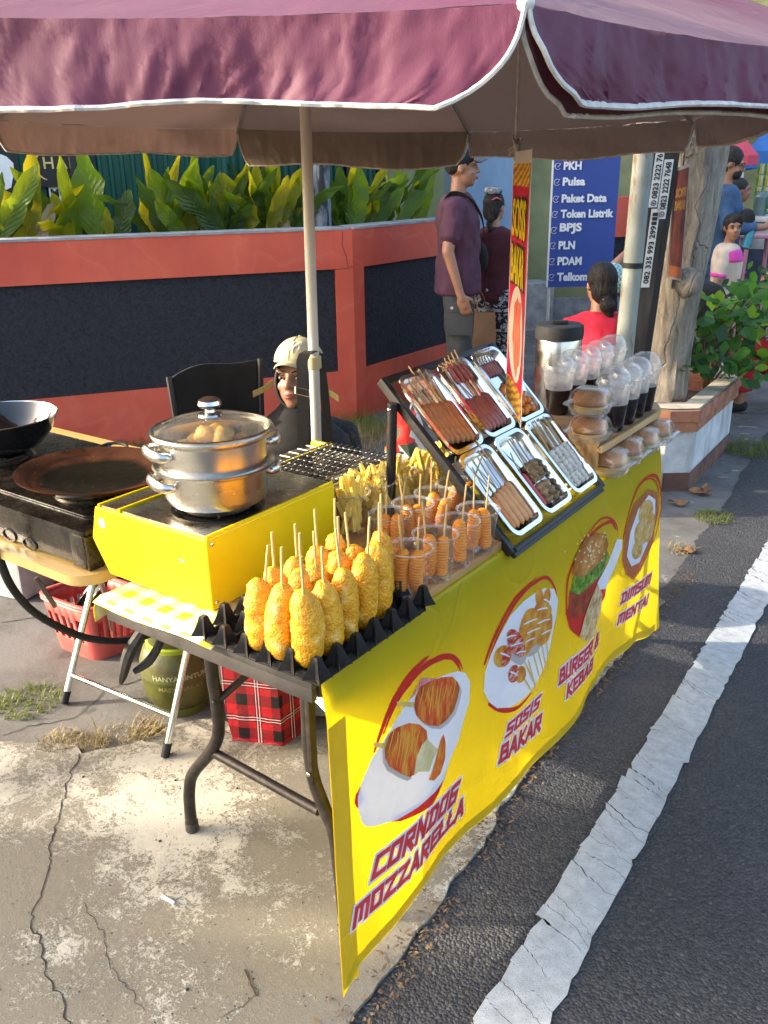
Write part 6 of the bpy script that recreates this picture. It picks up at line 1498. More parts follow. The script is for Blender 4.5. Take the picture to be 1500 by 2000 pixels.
# floral carrier bag and upturned lid behind the grill
fb = G(790, 905, -.012); k = Nodes('floral_plastic'); v = k.n('ShaderNodeTexVoronoi'); v.inputs['Scale'].default_value = 14; k.l(k.tc(), v.inputs[0])
bw = k.n('ShaderNodeRGBToBW'); k.l(v.outputs['Color'], bw.inputs[0]); k.base(k.ramp(bw.outputs[0], [(.25, (.62, .62, .60)), (.45, (.60, .03, .02)), (.58, (.05, .07, .04)), (.72, (.70, .36, .02)), (.85, (.66, .66, .64))], 'CONSTANT')); k.set(Roughness=.3); m_flor = k.mat
t = thing('carrier_bag', 'crumpled floral plastic carrier bag behind the tray rack leg', 'bag', fb); b = B(); rs = []
for j in range(9):
    z = j/8; rs.append([fb+Vector((.13*cos(a)*(1-.35*z)*(1+.3*fbm((cos(a)*2, sin(a)*2, z*3))), .09*sin(a)*(1-.35*z)*(1+.3*fbm((cos(a)*2+5, sin(a)*2, z*3))), .30*z+.03*fbm((a, z, 2)))) for a in [2*pi*i/20 for i in range(20)]])
b.rings(rs); part('bag_body', b, m_flor, t)
for s in (-.06, .06):
    b = B(); b.tube([fb+Vector((s-.03, 0, .28)), fb+Vector((s-.01, .01, .36)), fb+Vector((s+.03, .0, .28))], .010, 6, sq=.4); part('handle', b, m_white, t)

# grass tufts and dry leaves
def tuft(c, n_, h, spread, mt, lab, seed, flat=0.0):
    r = random.Random(seed); b = B()
    for i in range(n_):
        a = r.uniform(0, 6.3); d = spread*sqrt(r.random()); p = c+Vector((d*cos(a), d*sin(a), 0)); L_ = h*r.uniform(.4, 1); la = r.uniform(0, 6.3); ln = r.uniform(.1, .9)+flat; w_ = r.uniform(.0012, .0024); s_ = Vector((-sin(la), cos(la), 0))*w_; o_ = Vector((cos(la), sin(la), 0)); pts = []
        for q in range(4):
            t = q/3; cc_ = p+o_*(L_*ln*t*t*.9+.2*L_*t*flat)+UZ*(L_*t*(1-.35*ln*t)); pts.append((cc_-s_*(1-t), cc_+s_*(1-t)))
        V = [x for pr in pts for x in pr]; b.add(V, [(0, 1, 3, 2), (2, 3, 5, 4), (4, 5, 7, 6)])
    o = part('grass_tuft', b, mt); tag(o, lab, 'grass'); o['kind'] = 'stuff'
m_gr = M('grass_blade', (.10, .14, .02), .6, var=.4, vs=30, col2=(.16, .15, .04), transl=.3, tcol=(.25, .35, .04)); m_straw = M('dry_straw', (.36, .28, .13), .7, var=.5, vs=20, transl=.2)
tuft(G(55, 1372, -.012), 330, .045, .10, m_gr, 'green grass tuft growing from a crack at the left', 1, .5)
tuft(G(115, 1448, -.004), 200, .03, .06, m_straw, 'dry brown grass at the left end of the broken concrete edge', 12, .6)
tuft(G(185, 1452, -.006), 60, .08, .04, m_straw, 'pale dry grass stalks beside the crack', 2, .2); tuft(G(230, 1448, -.006), 260, .018, .09, m_straw, 'low dry straw along the broken concrete edge', 3, .8)
tuft(G(285, 1432, -.006), 160, .075, .05, m_straw, 'dry straw spikes near the gas cylinder', 4, .5)
for q, (x, y) in enumerate(((700, 850), (745, 838), (690, 830), (730, 865))): tuft(G(x, y, -.012), 260, .16, .16, m_gr if q != 3 else m_straw, ('grass at the wall foot left of the carrier bag', 'grass clump behind the tray rack at the wall corner', 'grass right below the coral pillar', 'dry grass bleached in front of the wall corner')[q], 20+q, .2)
for q, (x, y) in enumerate(((160, 880), (205, 875), (250, 868))): tuft(G(x, y, -.012), 200, .10, .12, m_gr, ('weed strip at the wall foot left of the knives', 'weeds at the wall foot behind the knives', 'weeds at the wall foot behind the oak table')[q], 40+q, .3)
tuft(G(1395, 1012, -.01), 330, .045, .09, m_gr, 'small green weed patch at the kerb in front of the planter', 50, .6)
tuft(G(1475, 880, -.01), 500, .10, .17, m_gr, 'weeds along the kerb beyond the planter', 51, .4); tuft(G(1330, 1075, -.01), 120, .05, .06, m_straw, 'dry straw at the road edge beyond the tablecloth', 52, .7)
m_dryleaf = M('dry_leaf', (.30, .15, .06), .75, var=.35, vs=25, col2=(.18, .08, .03))
for q, (x, y, s) in enumerate(((1368, 965, .06), (1378, 958, .05), (1325, 985, .05), (1312, 945, .045), (1345, 1080, .035))):
    p = G(x, y, -.008); a = q*1.7; b = B(); b.grid(lambda u, v: p+rotz(a)@Vector(((u-.5)*s*2, (v-.5)*s*sin(pi*min(.98, max(.03, u)))*1.1, .008+.016*sin(u*7+q)*(v-.3)+.012*abs(v-.5))), 8, 5); o = part('dry_leaf', b, m_dryleaf); tag(o, 'curled brown leaf on the ground by the planter, %s' % ('in front of its corner', 'leaning on the first leaf', 'lying flat nearer the stall', 'against the tablecloth end', 'alone near the road edge')[q], 'leaf', 'dry leaves by the planter')
p = G(326, 1757, .004); b = B(); b.tube([G(317, 1750, .0045), G(340, 1764, .0045)], .0042, 8); o = part('cigarette_butt', b, m_white); tag(o, 'white cigarette butt on the pale concrete', 'cigarette butt')
b = B(); b.tube([G(478, 1893, .002), G(486, 1915, .004), G(500, 1945, .002)], .0016, 5); o = part('twig', b, m_dirt); tag(o, 'thin dark twig on the concrete near the cloth corner', 'twig')

# ================================================================== PEOPLE
def lpart(name, b, mats, parent, smooth=True, ang=60, label=None):
    o = bpy.data.objects.new(name, mesh_from(name, b, mats, smooth, ang)); COL.objects.link(o); o.parent = parent
    if label: o['label'] = label
    return o
def skin_over(name, b, mats, parent, voxel=.008, it=5, wr=0.0, wrs=9.0, seed=0, zs=1.0):
    """fuse the rough solids into one continuous surface"""
    me0 = mesh_from(name, b, mats if not isinstance(mats, (list, tuple)) else mats[0], False)
    t = bpy.data.objects.new(name, me0); COL.objects.link(t)
    m = t.modifiers.new('r', 'REMESH'); m.mode = 'VOXEL'; m.voxel_size = voxel
    s = t.modifiers.new('s', 'SMOOTH'); s.factor = .5; s.iterations = it
    dg = bpy.context.evaluated_depsgraph_get(); me = bpy.data.meshes.new_from_object(t.evaluated_get(dg)); bpy.data.objects.remove(t)
    if wr:
        ns = [v.normal.copy() for v in me.vertices]
        for v, n_ in zip(me.vertices, ns):
            c = v.co; f = fbm((c.x*wrs+seed, c.y*wrs, c.z*wrs*zs)) + .5*fbm((c.x*wrs*2.5, c.y*wrs*2.5+seed, c.z*wrs*zs*2.2)); v.co = c + n_*(f*wr)
    me.name = name; me.polygons.foreach_set('use_smooth', [True]*len(me.polygons))
    me.materials.clear(); me.materials.append(mats if not isinstance(mats, (list, tuple)) else mats[0])
    o = bpy.data.objects.new(name, me); COL.objects.link(o); o.parent = parent; return o
def mat_skin(name, c):
    k = Nodes(name); k.base(k.ramp(k.noise(14, 4), [(.3, tuple(x*.82 for x in c)), (.7, c)])); k.set(Roughness=.5, Subsurface_Weight=.12, Subsurface_Radius=(.02, .007, .004), Subsurface_Scale=.5); return k.mat
sk_tan = mat_skin('tan_skin', (.36, .175, .10)); sk_light = mat_skin('light_tan_skin', (.33, .165, .095)); sk_dark = mat_skin('brown_skin', (.26, .12, .07))
k = Nodes('black_hair'); k.base(k.ramp(k.noise(120, 3, .6, k.mapping(scale=(1, 1, .12))), [(.35, (.006, .005, .005)), (.7, (.028, .022, .020))])); k.set(Roughness=.62, Specular_IOR_Level=.3); k.bump(k.noise(150, 3, .6, k.mapping(scale=(1, 1, .12))), .008, .9); m_hair = k.mat
m_eye = M('eye_white', (.36, .32, .29), .3, var=.03); m_iris = M('dark_iris', (.015, .009, .006), .2); m_lip = M('lips', (.34, .11, .085), .5); m_brow = m_hair
def knit(name, c, tr=0.0, var=.12): return M(name, c, .85, var=var, vs=7, bump=.35, bs=420, bd=.001)
V3 = Vector
def human(name, label, loc, face, h, skin, J=None, voxel=.008, head=None, hair=True, back=1.0, group=None, head_turn=0.0, head_tilt=0.0, kid=1.0, fingers=True):
    """standing figure facing local +Y; J overrides joints (metres for a 1.70 m body). Returns root, joints, scale"""
    r = thing(name, label, 'person', loc, group); r.rotation_euler = (0, 0, face-pi/2); s = h/1.70; r['h'] = h
    Jt = dict(head=(0, .015, 1.575), neck=(0, -.012, 1.43), chest=(0, -.005, 1.27), waist=(0, 0, 1.07), pelvis=(0, -.005, .93))
    for sg, q in ((1, 'r'), (-1, 'l')):
        Jt.update({q+'sh': (.172*sg, -.01, 1.385), q+'el': (.215*sg, -.025, 1.10), q+'wr': (.225*sg, .035, .855), q+'ha': (.222*sg, .06, .77), q+'hip': (.088*sg, 0, .89), q+'kn': (.095*sg, .015, .485), q+'an': (.10*sg, -.02, .085), q+'to': (.115*sg, .12, .03)})
    if J: Jt.update(J)
    Jt = {k_: V3(v)*s for k_, v in Jt.items()}
    b = B(); c = Jt['head']; T = Matrix.Rotation(head_turn, 3, 'Z') @ Matrix.Rotation(head_tilt, 3, 'X'); hs = s*kid
    H = lambda x, y, z: c + T @ V3((x*hs, y*hs, z*hs))
    b.ball(H(0, -.012, .025), (.074*hs, .090*hs, .088*hs), 18, 12, 0, T); b.ball(H(0, .022, -.035), (.058*hs, .062*hs, .078*hs), 16, 10, 0, T); b.ball(H(0, .050, -.088), (.027*hs, .024*hs, .022*hs), 10, 8, 0, T)
    b.capsule(H(0, .078, .018), H(0, .099, -.022), .009*hs, .014*hs, 8); b.ball(H(.012, .088, -.026), .009*hs, 8, 6); b.ball(H(-.012, .088, -.026), .009*hs, 8, 6)
    for sg in (1, -1):
        b.ball(H(.074*sg, -.010, -.005), (.009*hs, .017*hs, .028*hs), 8, 8, 0, T); b.ball(H(.034*sg, .058, -.028), (.022*hs, .016*hs, .018*hs), 8, 8, 0, T); b.ball(H(.030*sg, .076, .026), (.026*hs, .012*hs, .010*hs), 8, 6, 0, T)
    b.ball(H(0, .078, -.058), (.024*hs, .012*hs, .010*hs), 8, 6, 0, T)
    b.capsule(Jt['neck']-V3((0, 0, .03*s)), H(0, -.018, -.05), .052*s, .047*s, 12)
    def tor(zc, y, w_, d): return [V3((zc.x+w_*s*cos(a), zc.y+y*s+d*s*sin(a), zc.z)) for a in [2*pi*i/16 for i in range(16)]]
    ch, wa, pe, ne = Jt['chest'], Jt['waist'], Jt['pelvis'], Jt['neck']
    b.rings([tor(pe-V3((0, 0, .07*s)), 0, .13, .095), tor(pe, 0, .155, .11), tor(wa, 0, .135, .095), tor(ch, 0, .155, .108), tor(ch.lerp(ne, .62), -.005, .165, .09), tor(ne-V3((0, 0, .01*s)), 0, .08, .06)])
    for q in 'rl':
        b.capsule(V3((Jt[q+'sh'].x*.9, Jt[q+'sh'].y, Jt[q+'sh'].z-.03*s)), Jt[q+'el'], .048*s, .038*s); b.capsule(Jt[q+'el'], Jt[q+'wr'], .038*s, .025*s)
        b.capsule(Jt[q+'hip'], Jt[q+'kn'], .082*s, .056*s); b.capsule(Jt[q+'kn'], Jt[q+'an'], .054*s, .036*s); b.capsule(Jt[q+'an']-V3((0, .01*s, .03*s)), Jt[q+'to'], .036*s, .024*s)
        w_, e_ = Jt[q+'wr'], Jt[q+'ha']; d = (e_-w_).normalized(); sg = 1 if q == 'r' else -1
        side = V3((0, 1, 0)) - d*d.y
        if side.length < .2: side = V3((0, 0, 1)) - d*d.z
        side.normalize(); nn = d.cross(side)
        b.capsule(w_, w_+d*.03*s, .026*s, .028*s); Rm = Matrix((side, nn, d)).transposed(); b.ball(w_+d*.052*s, (.040*s, .017*s, .048*s), 12, 8, 0, Rm)
        cur = nn*(-sg)
        for i, (o_, L_) in enumerate(((.030, .062), (.011, .072), (-.009, .067), (-.028, .053))):
            p0 = w_+d*.088*s+side*o_*s; p1 = p0+(d*.9+cur*.25*1)*L_*.5*s; p2 = p1+(d*.6+cur*.7)*L_*.5*s; b.capsule(p0-d*.02*s, p1, .0088*s, .0082*s, 8); b.capsule(p1, p2, .0082*s, .007*s, 8)
        p0 = w_+d*.03*s+side*.03*s; p1 = p0+(d*.55+side*.6+cur*.3)*.042*s; b.capsule(p0, p1, .011*s, .0095*s, 8); b.capsule(p1, p1+(d*.8+side*.1+cur*.35)*.03*s, .0095*s, .008*s, 8)
    body = skin_over('body', b, skin, r, voxel, 3)
    for sg in (1, -1):
        b = B(); b.ball(H(.031*sg, .0745, .003), (.0115*hs, .0085*hs, .0056*hs), 10, 8, 0, T); e = lpart('eye', b, m_eye, r); b = B(); b.ball(H(.031*sg, .081, .003), (.0058*hs, .003*hs, .0054*hs), 8, 6, 0, T); lpart('iris', b, m_iris, e)
        b = B(); b.tube([H(.013*sg, .091, .024), H(.032*sg, .0885, .030), H(.052*sg, .072, .024)], [.0035*hs, .0042*hs, .0022*hs], 6, sq=.6); lpart('eyebrow', b, m_brow, r)
        b = B(); b.tube([H(.016*sg, .085, .010), H(.031*sg, .0865, .0125), H(.046*sg, .075, .008)], [.0015*hs, .0022*hs, .0012*hs], 5); lpart('eyelid', b, m_brow, r)
    b = B(); b.tube([H(-.022, .083, -.058), H(-.008, .092, -.054), H(.008, .092, -.054), H(.022, .083, -.058)], [.002*hs, .0045*hs, .0045*hs, .002*hs], 6); b.tube([H(-.018, .084, -.061), H(0, .091, -.064), H(.018, .084, -.061)], [.002*hs, .005*hs, .002*hs], 6); lpart('lips', b, m_lip, r)
    if hair:
        b = B(); b.ball(H(0, -.022, .036), (.081*hs, .093*hs, .090*hs), 18, 12, 0, T); b.ball(H(0, -.050, -.01), (.066*hs, .050*hs, .062*hs*back), 14, 10, 0, T)
        skin_over('hair', b, m_hair, r, .008, 3, .003, 40, zs=.2)
    return r, Jt, s, H, hs, T
def torso_shirt(r, J, s, mat, sleeve=.62, hem=-.04, fit=1.0, name='shirt', flare=1.0, voxel=.010, wr=.006, collar=.075):
    b = B(); ch, wa, pe, ne = J['chest'], J['waist'], J['pelvis'], J['neck']
    def tor(zc, y, w_, d): return [V3((zc.x+w_*s*fit*cos(a), zc.y+y*s+d*s*fit*sin(a), zc.z)) for a in [2*pi*i/20 for i in range(20)]]
    dn = (pe-wa).normalized()
    b.rings([tor(pe+dn*(-hem)*s, 0, .175*flare, .128*flare), tor(pe, 0, .172*flare, .128*flare), tor(wa, 0, .160, .118), tor(ch, 0, .172, .126), tor(ch.lerp(ne, .62), -.004, .184, .105), tor(ch.lerp(ne, .80), -.004, .158, .095), tor(ne-V3((0, 0, .012*s)), 0, .105, .080), tor(ne+V3((0, 0, .004*s)), 0, collar/fit, .066/fit)])
    for q in 'rl':
        a, e, w_ = V3((J[q+'sh'].x*.90, J[q+'sh'].y, J[q+'sh'].z-.038*s)), J[q+'el'], J[q+'wr']
        if sleeve <= 1: b.capsule(a, a.lerp(e, sleeve*.9), .055*s*fit, .060*s*fit); t = (e-a).normalized(); b.tube([a.lerp(e, .3), a.lerp(e, sleeve)], [.064*s*fit, .066*s*fit], 14)
        else: b.capsule(a, e, .056*s*fit, .050*s*fit); b.tube([e, e.lerp(w_, sleeve-1)], [.050*s*fit, .040*s*fit], 14); b.ball(e, .050*s*fit)
    return skin_over(name, b, mat, r, voxel, 4, wr, 8, seed=J['head'].z*7, zs=.7)
def trousers(r, J, s, mat, length=1.0, fit=1.0, name='trousers', voxel=.011, wr=.006):
    b = B(); pe, wa = J['pelvis'], J['waist']
    def tor(zc, w_, d): return [V3((zc.x+w_*s*cos(a), zc.y+d*s*sin(a), zc.z)) for a in [2*pi*i/18 for i in range(18)]]
    up = (wa-pe).normalized()
    b.rings([tor(pe-up*.10*s, .14, .11), tor(pe, .165, .122), tor(pe+up*.09*s, .150, .112)])
    for q in 'rl':
        h_, k_, a = J[q+'hip'], J[q+'kn'], J[q+'an']; b.capsule(h_, k_, .094*s*fit, .072*s*fit)
        if length > .5: e = k_.lerp(a, (length-.5)*2); b.ball(k_, .072*s*fit); b.tube([k_, k_.lerp(e, .5), e], [.071*s*fit, .064*s*fit, .060*s*fit], 14)
    return skin_over(name, b, mat, r, voxel, 4, wr, 9, seed=3+J['head'].x)
def shoes(r, J, s, mat, nm='shoe'):
    for q in 'rl':
        b = B(); a, t = J[q+'an'], J[q+'to']; b.capsule(a-V3((0, .02*s, .035*s)), t, .042*s, .032*s); skin_over(nm, b, mat, r, .009, 3)
def SIT(ph=.42, lean=.0, kneez=.48, spread=.11, fwd=.40):
    d = ph-.93
    J = dict(head=(0, .03+lean, 1.575+d), neck=(0, .0+lean*.85, 1.43+d), chest=(0, lean*.55, 1.27+d), waist=(0, lean*.2, 1.07+d), pelvis=(0, -.005, .93+d))
    for sg, q in ((1, 'r'), (-1, 'l')):
        J.update({q+'sh': (.172*sg, -.01+lean*.8, 1.385+d), q+'el': (.20*sg, .03+lean*.6, 1.09+d), q+'wr': (.15*sg, .24+lean*.5, 1.04+d), q+'ha': (.12*sg, .32+lean*.5, 1.03+d), q+'hip': (.088*sg, 0, .90+d), q+'kn': (spread*sg, fwd, kneez), q+'an': (spread*sg, fwd+.02, .085), q+'to': (spread*sg, fwd+.16, .03)})
    return J

# --- man in purple shirt
MP = AT(893, 700, 5.65); MP.z = -.012; mface = radians(27)
k_purple = knit('plum_tshirt', (.082, .030, .052)); k_grey = knit('grey_cargo', (.060, .062, .060)); m_blackcloth = knit('black_cloth', (.012, .012, .013))
r, J, s, H, hs, T = human('person', 'man in plum t-shirt, grey cargo trousers and dark cap standing by the wall', MP, mface, 1.66, sk_tan, back=.5, J=dict(rel=(.225, -.05, 1.10), rwr=(.235, .03, .85), rha=(.235, .06, .765), rsh=(.182, -.02, 1.38), lsh=(-.182, -.01, 1.38)), voxel=.0065, head_turn=radians(4), head_tilt=radians(2))
torso_shirt(r, J, s, k_purple, .72, -.10, 1.10, flare=1.05, wr=.013); trousers(r, J, s, k_grey, 1.0, 1.12, wr=.008); shoes(r, J, s, m_rubber)
b = B(); b.ball(H(0, -.018, .055), (.086*hs, .098*hs, .072*hs), 18, 10); cap_ = skin_over('cap', b, m_blackcloth, r, .008, 3)
b = B(); b.grid(lambda u, v: H((u-.5)*.15, .07+.085*v*(1-(2*u-1)**2*.55), .062-.018*v-.02*(2*u-1)**2), 10, 5); o = lpart('cap_brim', b, M('grey_cap_brim', (.10, .10, .105), .8), cap_); o.modifiers.new('thickness', 'SOLIDIFY').thickness = .004
b = B(); 
for p, q in (((-.014, .03), (0, -.012)), ((.014, .03), (0, -.012))):
    d = Vector((q[0]-p[0], q[1]-p[1])).normalized(); nn = Vector((-d.y, d.x))*.004
    b.face([H(x, .086, .085+z)+T@V3((0, .004*hs, 0)) for x, z in ((p[0]+nn.x, p[1]+nn.y), (q[0]+nn.x, q[1]+nn.y), (q[0]-nn.x, q[1]-nn.y), (p[0]-nn.x, p[1]-nn.y))])
lpart('cap_mark', b, m_white, cap_, False)
# cargo pocket on the near (right) thigh
hp_, kp_ = J['rhip'], J['rkn']; pc = hp_.lerp(kp_, .50)+V3((.092, .02, 0))
b = B(); b.box(pc, (.03, .16, .19), ry(.03), bev=.010); b.box(pc+V3((.010, 0, .075)), (.026, .17, .06), ry(.03), bev=.008); pk = lpart('cargo_pocket', b, k_grey, r, True, 40)
for y in (-.05, .045): b = B(); b.lathe([(.008, 0), (.008, .003), (.004, .004), (.004, 0)], 12, pc+V3((.0235, y, .075)), R=ry(pi/2), close=True); lpart('snap', b, m_white, pk)
b = B(); ce = J['chest']; b.add([V3((-.045+.034*cos(a), ce.y+.146*s-.022*abs(cos(a))**2, ce.z+.03+.018*sin(a))) for a in [2*pi*i/14 for i in range(14)]], [tuple(range(14))[::-1]]); lpart('chest_print', b, M('gold_shirt_print', (.50, .36, .10), .7, var=.3, vs=60), r, False)
# sling bag worn across the chest
Rm = Matrix.Rotation(mface-pi/2, 3, 'Z'); Wp = lambda v: MP + Rm @ V3(v)
sl = thing('sling_bag', 'black sling bag worn across the chest of the man in plum shirt', 'bag', MP)
pts = [(.10, -.10, 1.34), (.115, -.055, 1.405), (.115, .015, 1.405), (.09, .085, 1.36), (.03, .138, 1.27), (-.05, .150, 1.17), (-.13, .128, 1.09)]
b = B(); ribbon(b, smooth([Wp(V3(p)*s*1.015) for p in pts], 4), (Rm@V3((.55, .1, .6))).normalized()*.034); part('strap', b, m_strap, sl)
b = B(); b.ball(Wp(V3((-.165, .11, 1.03))*s), (.045, .07, .125), 16, 10, 0, Rm@ry(.5)); part('pouch', b, m_blackcloth, sl)
# paper tote hanging from his far hand
tq = AT(942, 640, 5.95); tt = thing('paper_tote', 'brown paper tote bag hanging at the far side of the man', 'bag', tq)
m_kraft = M('kraft_paper', (.42, .22, .10), .75, var=.12, vs=6, bump=.3, bs=30); uh = R2.copy(); uh.z = 0; uh.normalize(); vh = Vector((-uh.y, uh.x, 0))
b = B(); rs = []
for z, f in ((-.19, 1), (-.05, 1.02), (.08, .96), (.10, .94)): rs.append([tq+uh*x*f+vh*y*f*(1 if z < 0 else .5)+UZ*z for x, y in ((-.085, -.05), (.085, -.05), (.085, .05), (-.085, .05))])
b.rings(rs); part('paper_bag', b, m_kraft, tt, True, 30)
for y in (-.02, .02):
    b = B(); b.tube([tq+uh*-.045+vh*y+UZ*.09, tq+uh*-.03+vh*y+UZ*.22, tq+uh*-.02+UZ*.245, tq+uh*.0+vh*y+UZ*.21, tq+uh*.04+vh*y+UZ*.09], .006, 6, sq=.4); part('handle', b, m_kraft, tt)

# --- girl with braid, seen from behind
k = Nodes('elephant_trouser_print'); a = k.noise(26, 3, .6, dist=1.4); xyz = k.n('ShaderNodeSeparateXYZ'); k.l(k.tc(), xyz.inputs[0]); zb = k.math('FRACT', k.math('MULTIPLY', xyz.outputs[2], 7.5))
bnd = k.math('MULTIPLY', k.math('GREATER_THAN', zb, .86), k.math('GREATER_THAN', k.noise(60, 1), .42)); fig = k.math('MULTIPLY', k.ramp(a, [(.53, 0), (.55, 1), (.61, 1), (.63, 0)]), k.math('LESS_THAN', zb, .78))
k.base(k.mix(k.math('MAXIMUM', bnd, fig), (.012, .012, .016), (.45, .45, .45))); k.set(Roughness=.85); m_eleph = k.mat
GP = AT(958, 700, 6.05); GP.z = -.012
r, J, s, H, hs, T = human('person', 'girl with a black braid, maroon top and black patterned trousers, seen from behind', GP, radians(112), 1.40, sk_tan, None, .008, hair=False, head_turn=radians(-25))
b = B(); b.ball(H(0, -.022, .036), (.081*hs, .095*hs, .092*hs), 18, 12, 0, T); b.ball(H(0, -.055, -.02), (.072*hs, .062*hs, .085*hs), 14, 10, 0, T); b.ball(H(0, -.03, .125), (.05*hs, .05*hs, .035*hs), 12, 8)
for q in range(9): t = q/8; b.ball(H(.02+.02*t+.008*(-1)**q, -.10-.01*sin(3*t), -.08-.30*t), (.026*hs*(1-.3*t), .022*hs, .03*hs), 10, 7)
skin_over('hair', b, m_hair, r, .008, 2, .003, 40, zs=.2)
b = B(); b.tube([H(.035, -.105, .06), H(.065, -.085, .075), H(.085, -.05, .06)], [.008*hs, .013*hs, .008*hs], 8, sq=.6); lpart('hair_clip', b, [M('pink_white_clip', (.65, .12, .16), .4, var=.6, vs=90)], r)
b = B(); b.lathe([(.055, 0), (.062, .012), (.052, .034), (.035, .04)], 18, H(0, -.03, .105)); lpart('hair_scrunchie', b, M('grey_striped_scrunchie', (.22, .24, .27), .9, var=.6, vs=45), r)
torso_shirt(r, J, s, knit('maroon_top', (.060, .010, .014)), .45, -.06, 1.0, wr=.005); trousers(r, J, s, m_eleph, 1.0, 1.35, wr=.008); shoes(r, J, s, m_rubber)

# --- vendor sitting behind the stall: black headscarf and cream cap
k = Nodes('black_embroidered_cloth'); d_ = k.ramp(k.noise(42, 2, .5, dist=2.2), [(.60, 0), (.63, .35), (.66, 0)]); k.base(k.mix(d_, (.010, .009, .009), (.35, .30, .27))); k.set(Roughness=.8); m_emb = k.mat
VP_ = AT(578, 800, 3.0); VP_.z = -.012; vface = radians(-62)
JS = SIT(.245, .02, .40, .15, .36)
hz = AT(577, 742, 3.0); off = Matrix.Rotation(vface-pi/2, 3, 'Z') @ V3((0, .08, .9))
VP_ = V3((hz.x-off.x, hz.y-off.y, -.012)); zfix = (hz.z+.012)/(.89)
r, J, s, H, hs, T = human('person', 'vendor in black headscarf and cream cap sitting behind the steamer pot', VP_, vface, 1.70*zfix if abs(zfix-1) < .12 else 1.66, sk_light, JS, .0062, hair=False, head_turn=radians(-8), head_tilt=radians(9))
torso_shirt(r, J, s, m_emb, 1.95, -.05, 1.12, name='blouse', wr=.007); trousers(r, J, s, m_blackcloth, 1.0, 1.2); shoes(r, J, s, m_rubber)
def hood(hd, face_open=.052, depth=.125):
    b = B(); rs = []
    # ring profile from the face opening back over the skull
    for i, (y, f, g) in enumerate(((.066, .80, .86), (.060, .94, .98), (.03, 1.10, 1.08), (-.03, 1.22, 1.14), (-.085, 1.0, .95), (-.112, .55, .55), (-.118, .05, .05))):
        rs.append([hd(.070*f*cos(a), y, (-.012)+.098*g*sin(a)) for a in [2*pi*j/28 for j in range(28)]])
    b.rings(rs, False); return b
b = hood(H); hj = lpart('headscarf', b, M('black_scarf', (.011, .010, .010), .75, var=.3, bump=.3, bs=60), r, True, 80); hj.modifiers.new('thickness', 'SOLIDIFY').thickness = .005
b = B(); rs = []
for t, rx_, ry_, y, z in ((0, .060, .066, -.022, -.092), (.25, .078, .082, -.012, -.118), (.5, .12, .11, -.004, -.155), (.8, .185, .128, 0, -.20), (1, .215, .145, .0, -.275)):
    rs.append([H(rx_*cos(a)*(1+.04*fbm((a*2, t*2, 1))), y+ry_*sin(a)+.03*t*(sin(a) > 0)*sin(a), z) for a in [2*pi*j/30 for j in range(30)]])
b.rings(rs, False); o = lpart('scarf_drape', b, M('black_scarf_drape', (.012, .011, .011), .75, var=.3, bump=.4, bs=40), r, True, 80); o.modifiers.new('thickness', 'SOLIDIFY').thickness = .005
m_cap = M('cream_cotton', (.56, .50, .30), .85, var=.08, vs=8, bump=.3, bs=300)
b = B(); rs = []
for i in range(9):
    a = pi/2*i/8; rs.append([H(.0885*cos(a)*cos(t)*1.0, -.016+.103*cos(a)*sin(t), .056+.090*sin(a)) for t in [2*pi*j/32 for j in range(32)]])
b.rings(rs, False); cp_ = lpart('cap', b, m_cap, r, True, 80); cp_.modifiers.new('thickness', 'SOLIDIFY').thickness = .003
b = B(); b.grid(lambda u, v: H((u-.5)*.132*(1-.10*v), .074+.068*v*(1-(2*u-1)**2*.45)-.03*(2*u-1)**2, .066-.012*v-.020*(2*u-1)**2), 12, 6); o = lpart('cap_brim', b, m_cap, cp_); o.modifiers.new('thickness', 'SOLIDIFY').thickness = .004
b = B(); b.ball(H(0, -.02, .142), .009*hs, 8, 6); lpart('cap_button', b, m_cap, cp_)
for q in range(3):
    t = pi*q/3+.5; b = B(); b.tube([H(.089*cos(a)*cos(t), -.016+.1035*cos(a)*sin(t), .0565+.0905*sin(a)) for a in [pi*i/16 for i in range(17)]], .0009, 4); lpart('cap_seam', b, M('cap_seam_thread', (.30, .26, .14), .9), cp_)
b = B()
for ch_, ox, oz in (('N', -.020, .0), ('Y', -.012, -.012)):
    V_, F_, (w_, h_) = text_geo(ch_, .02)
    V_n = []
    for x, y in V_:
        X = ox+.032*x/w_-.012; Z = oz+.036*y/h_; a = (Z+.048)/.088; cz = cos(min(1.4, max(0, a))); V_n.append(H(X, -.016+(.103+.002)*cz*sqrt(max(.1, 1-(X/.0885)**2)), .056+.0915*sin(a)))
    b.add(V_n, F_)
lpart('cap_emblem', b, M('white_embroidery', (.70, .66, .58), .8), cp_, False)
m_tanstrap = M('tan_strap', (.42, .29, .10), .7)
for sg in (1, -1):
    b = B(); ribbon(b, [H(.094*sg, .0, -.02), H(.125*sg, .01, -.045), H(.165*sg, .02, -.065)], T@V3((0, .004, .022))); lpart('side_strap', b, m_tanstrap, r)
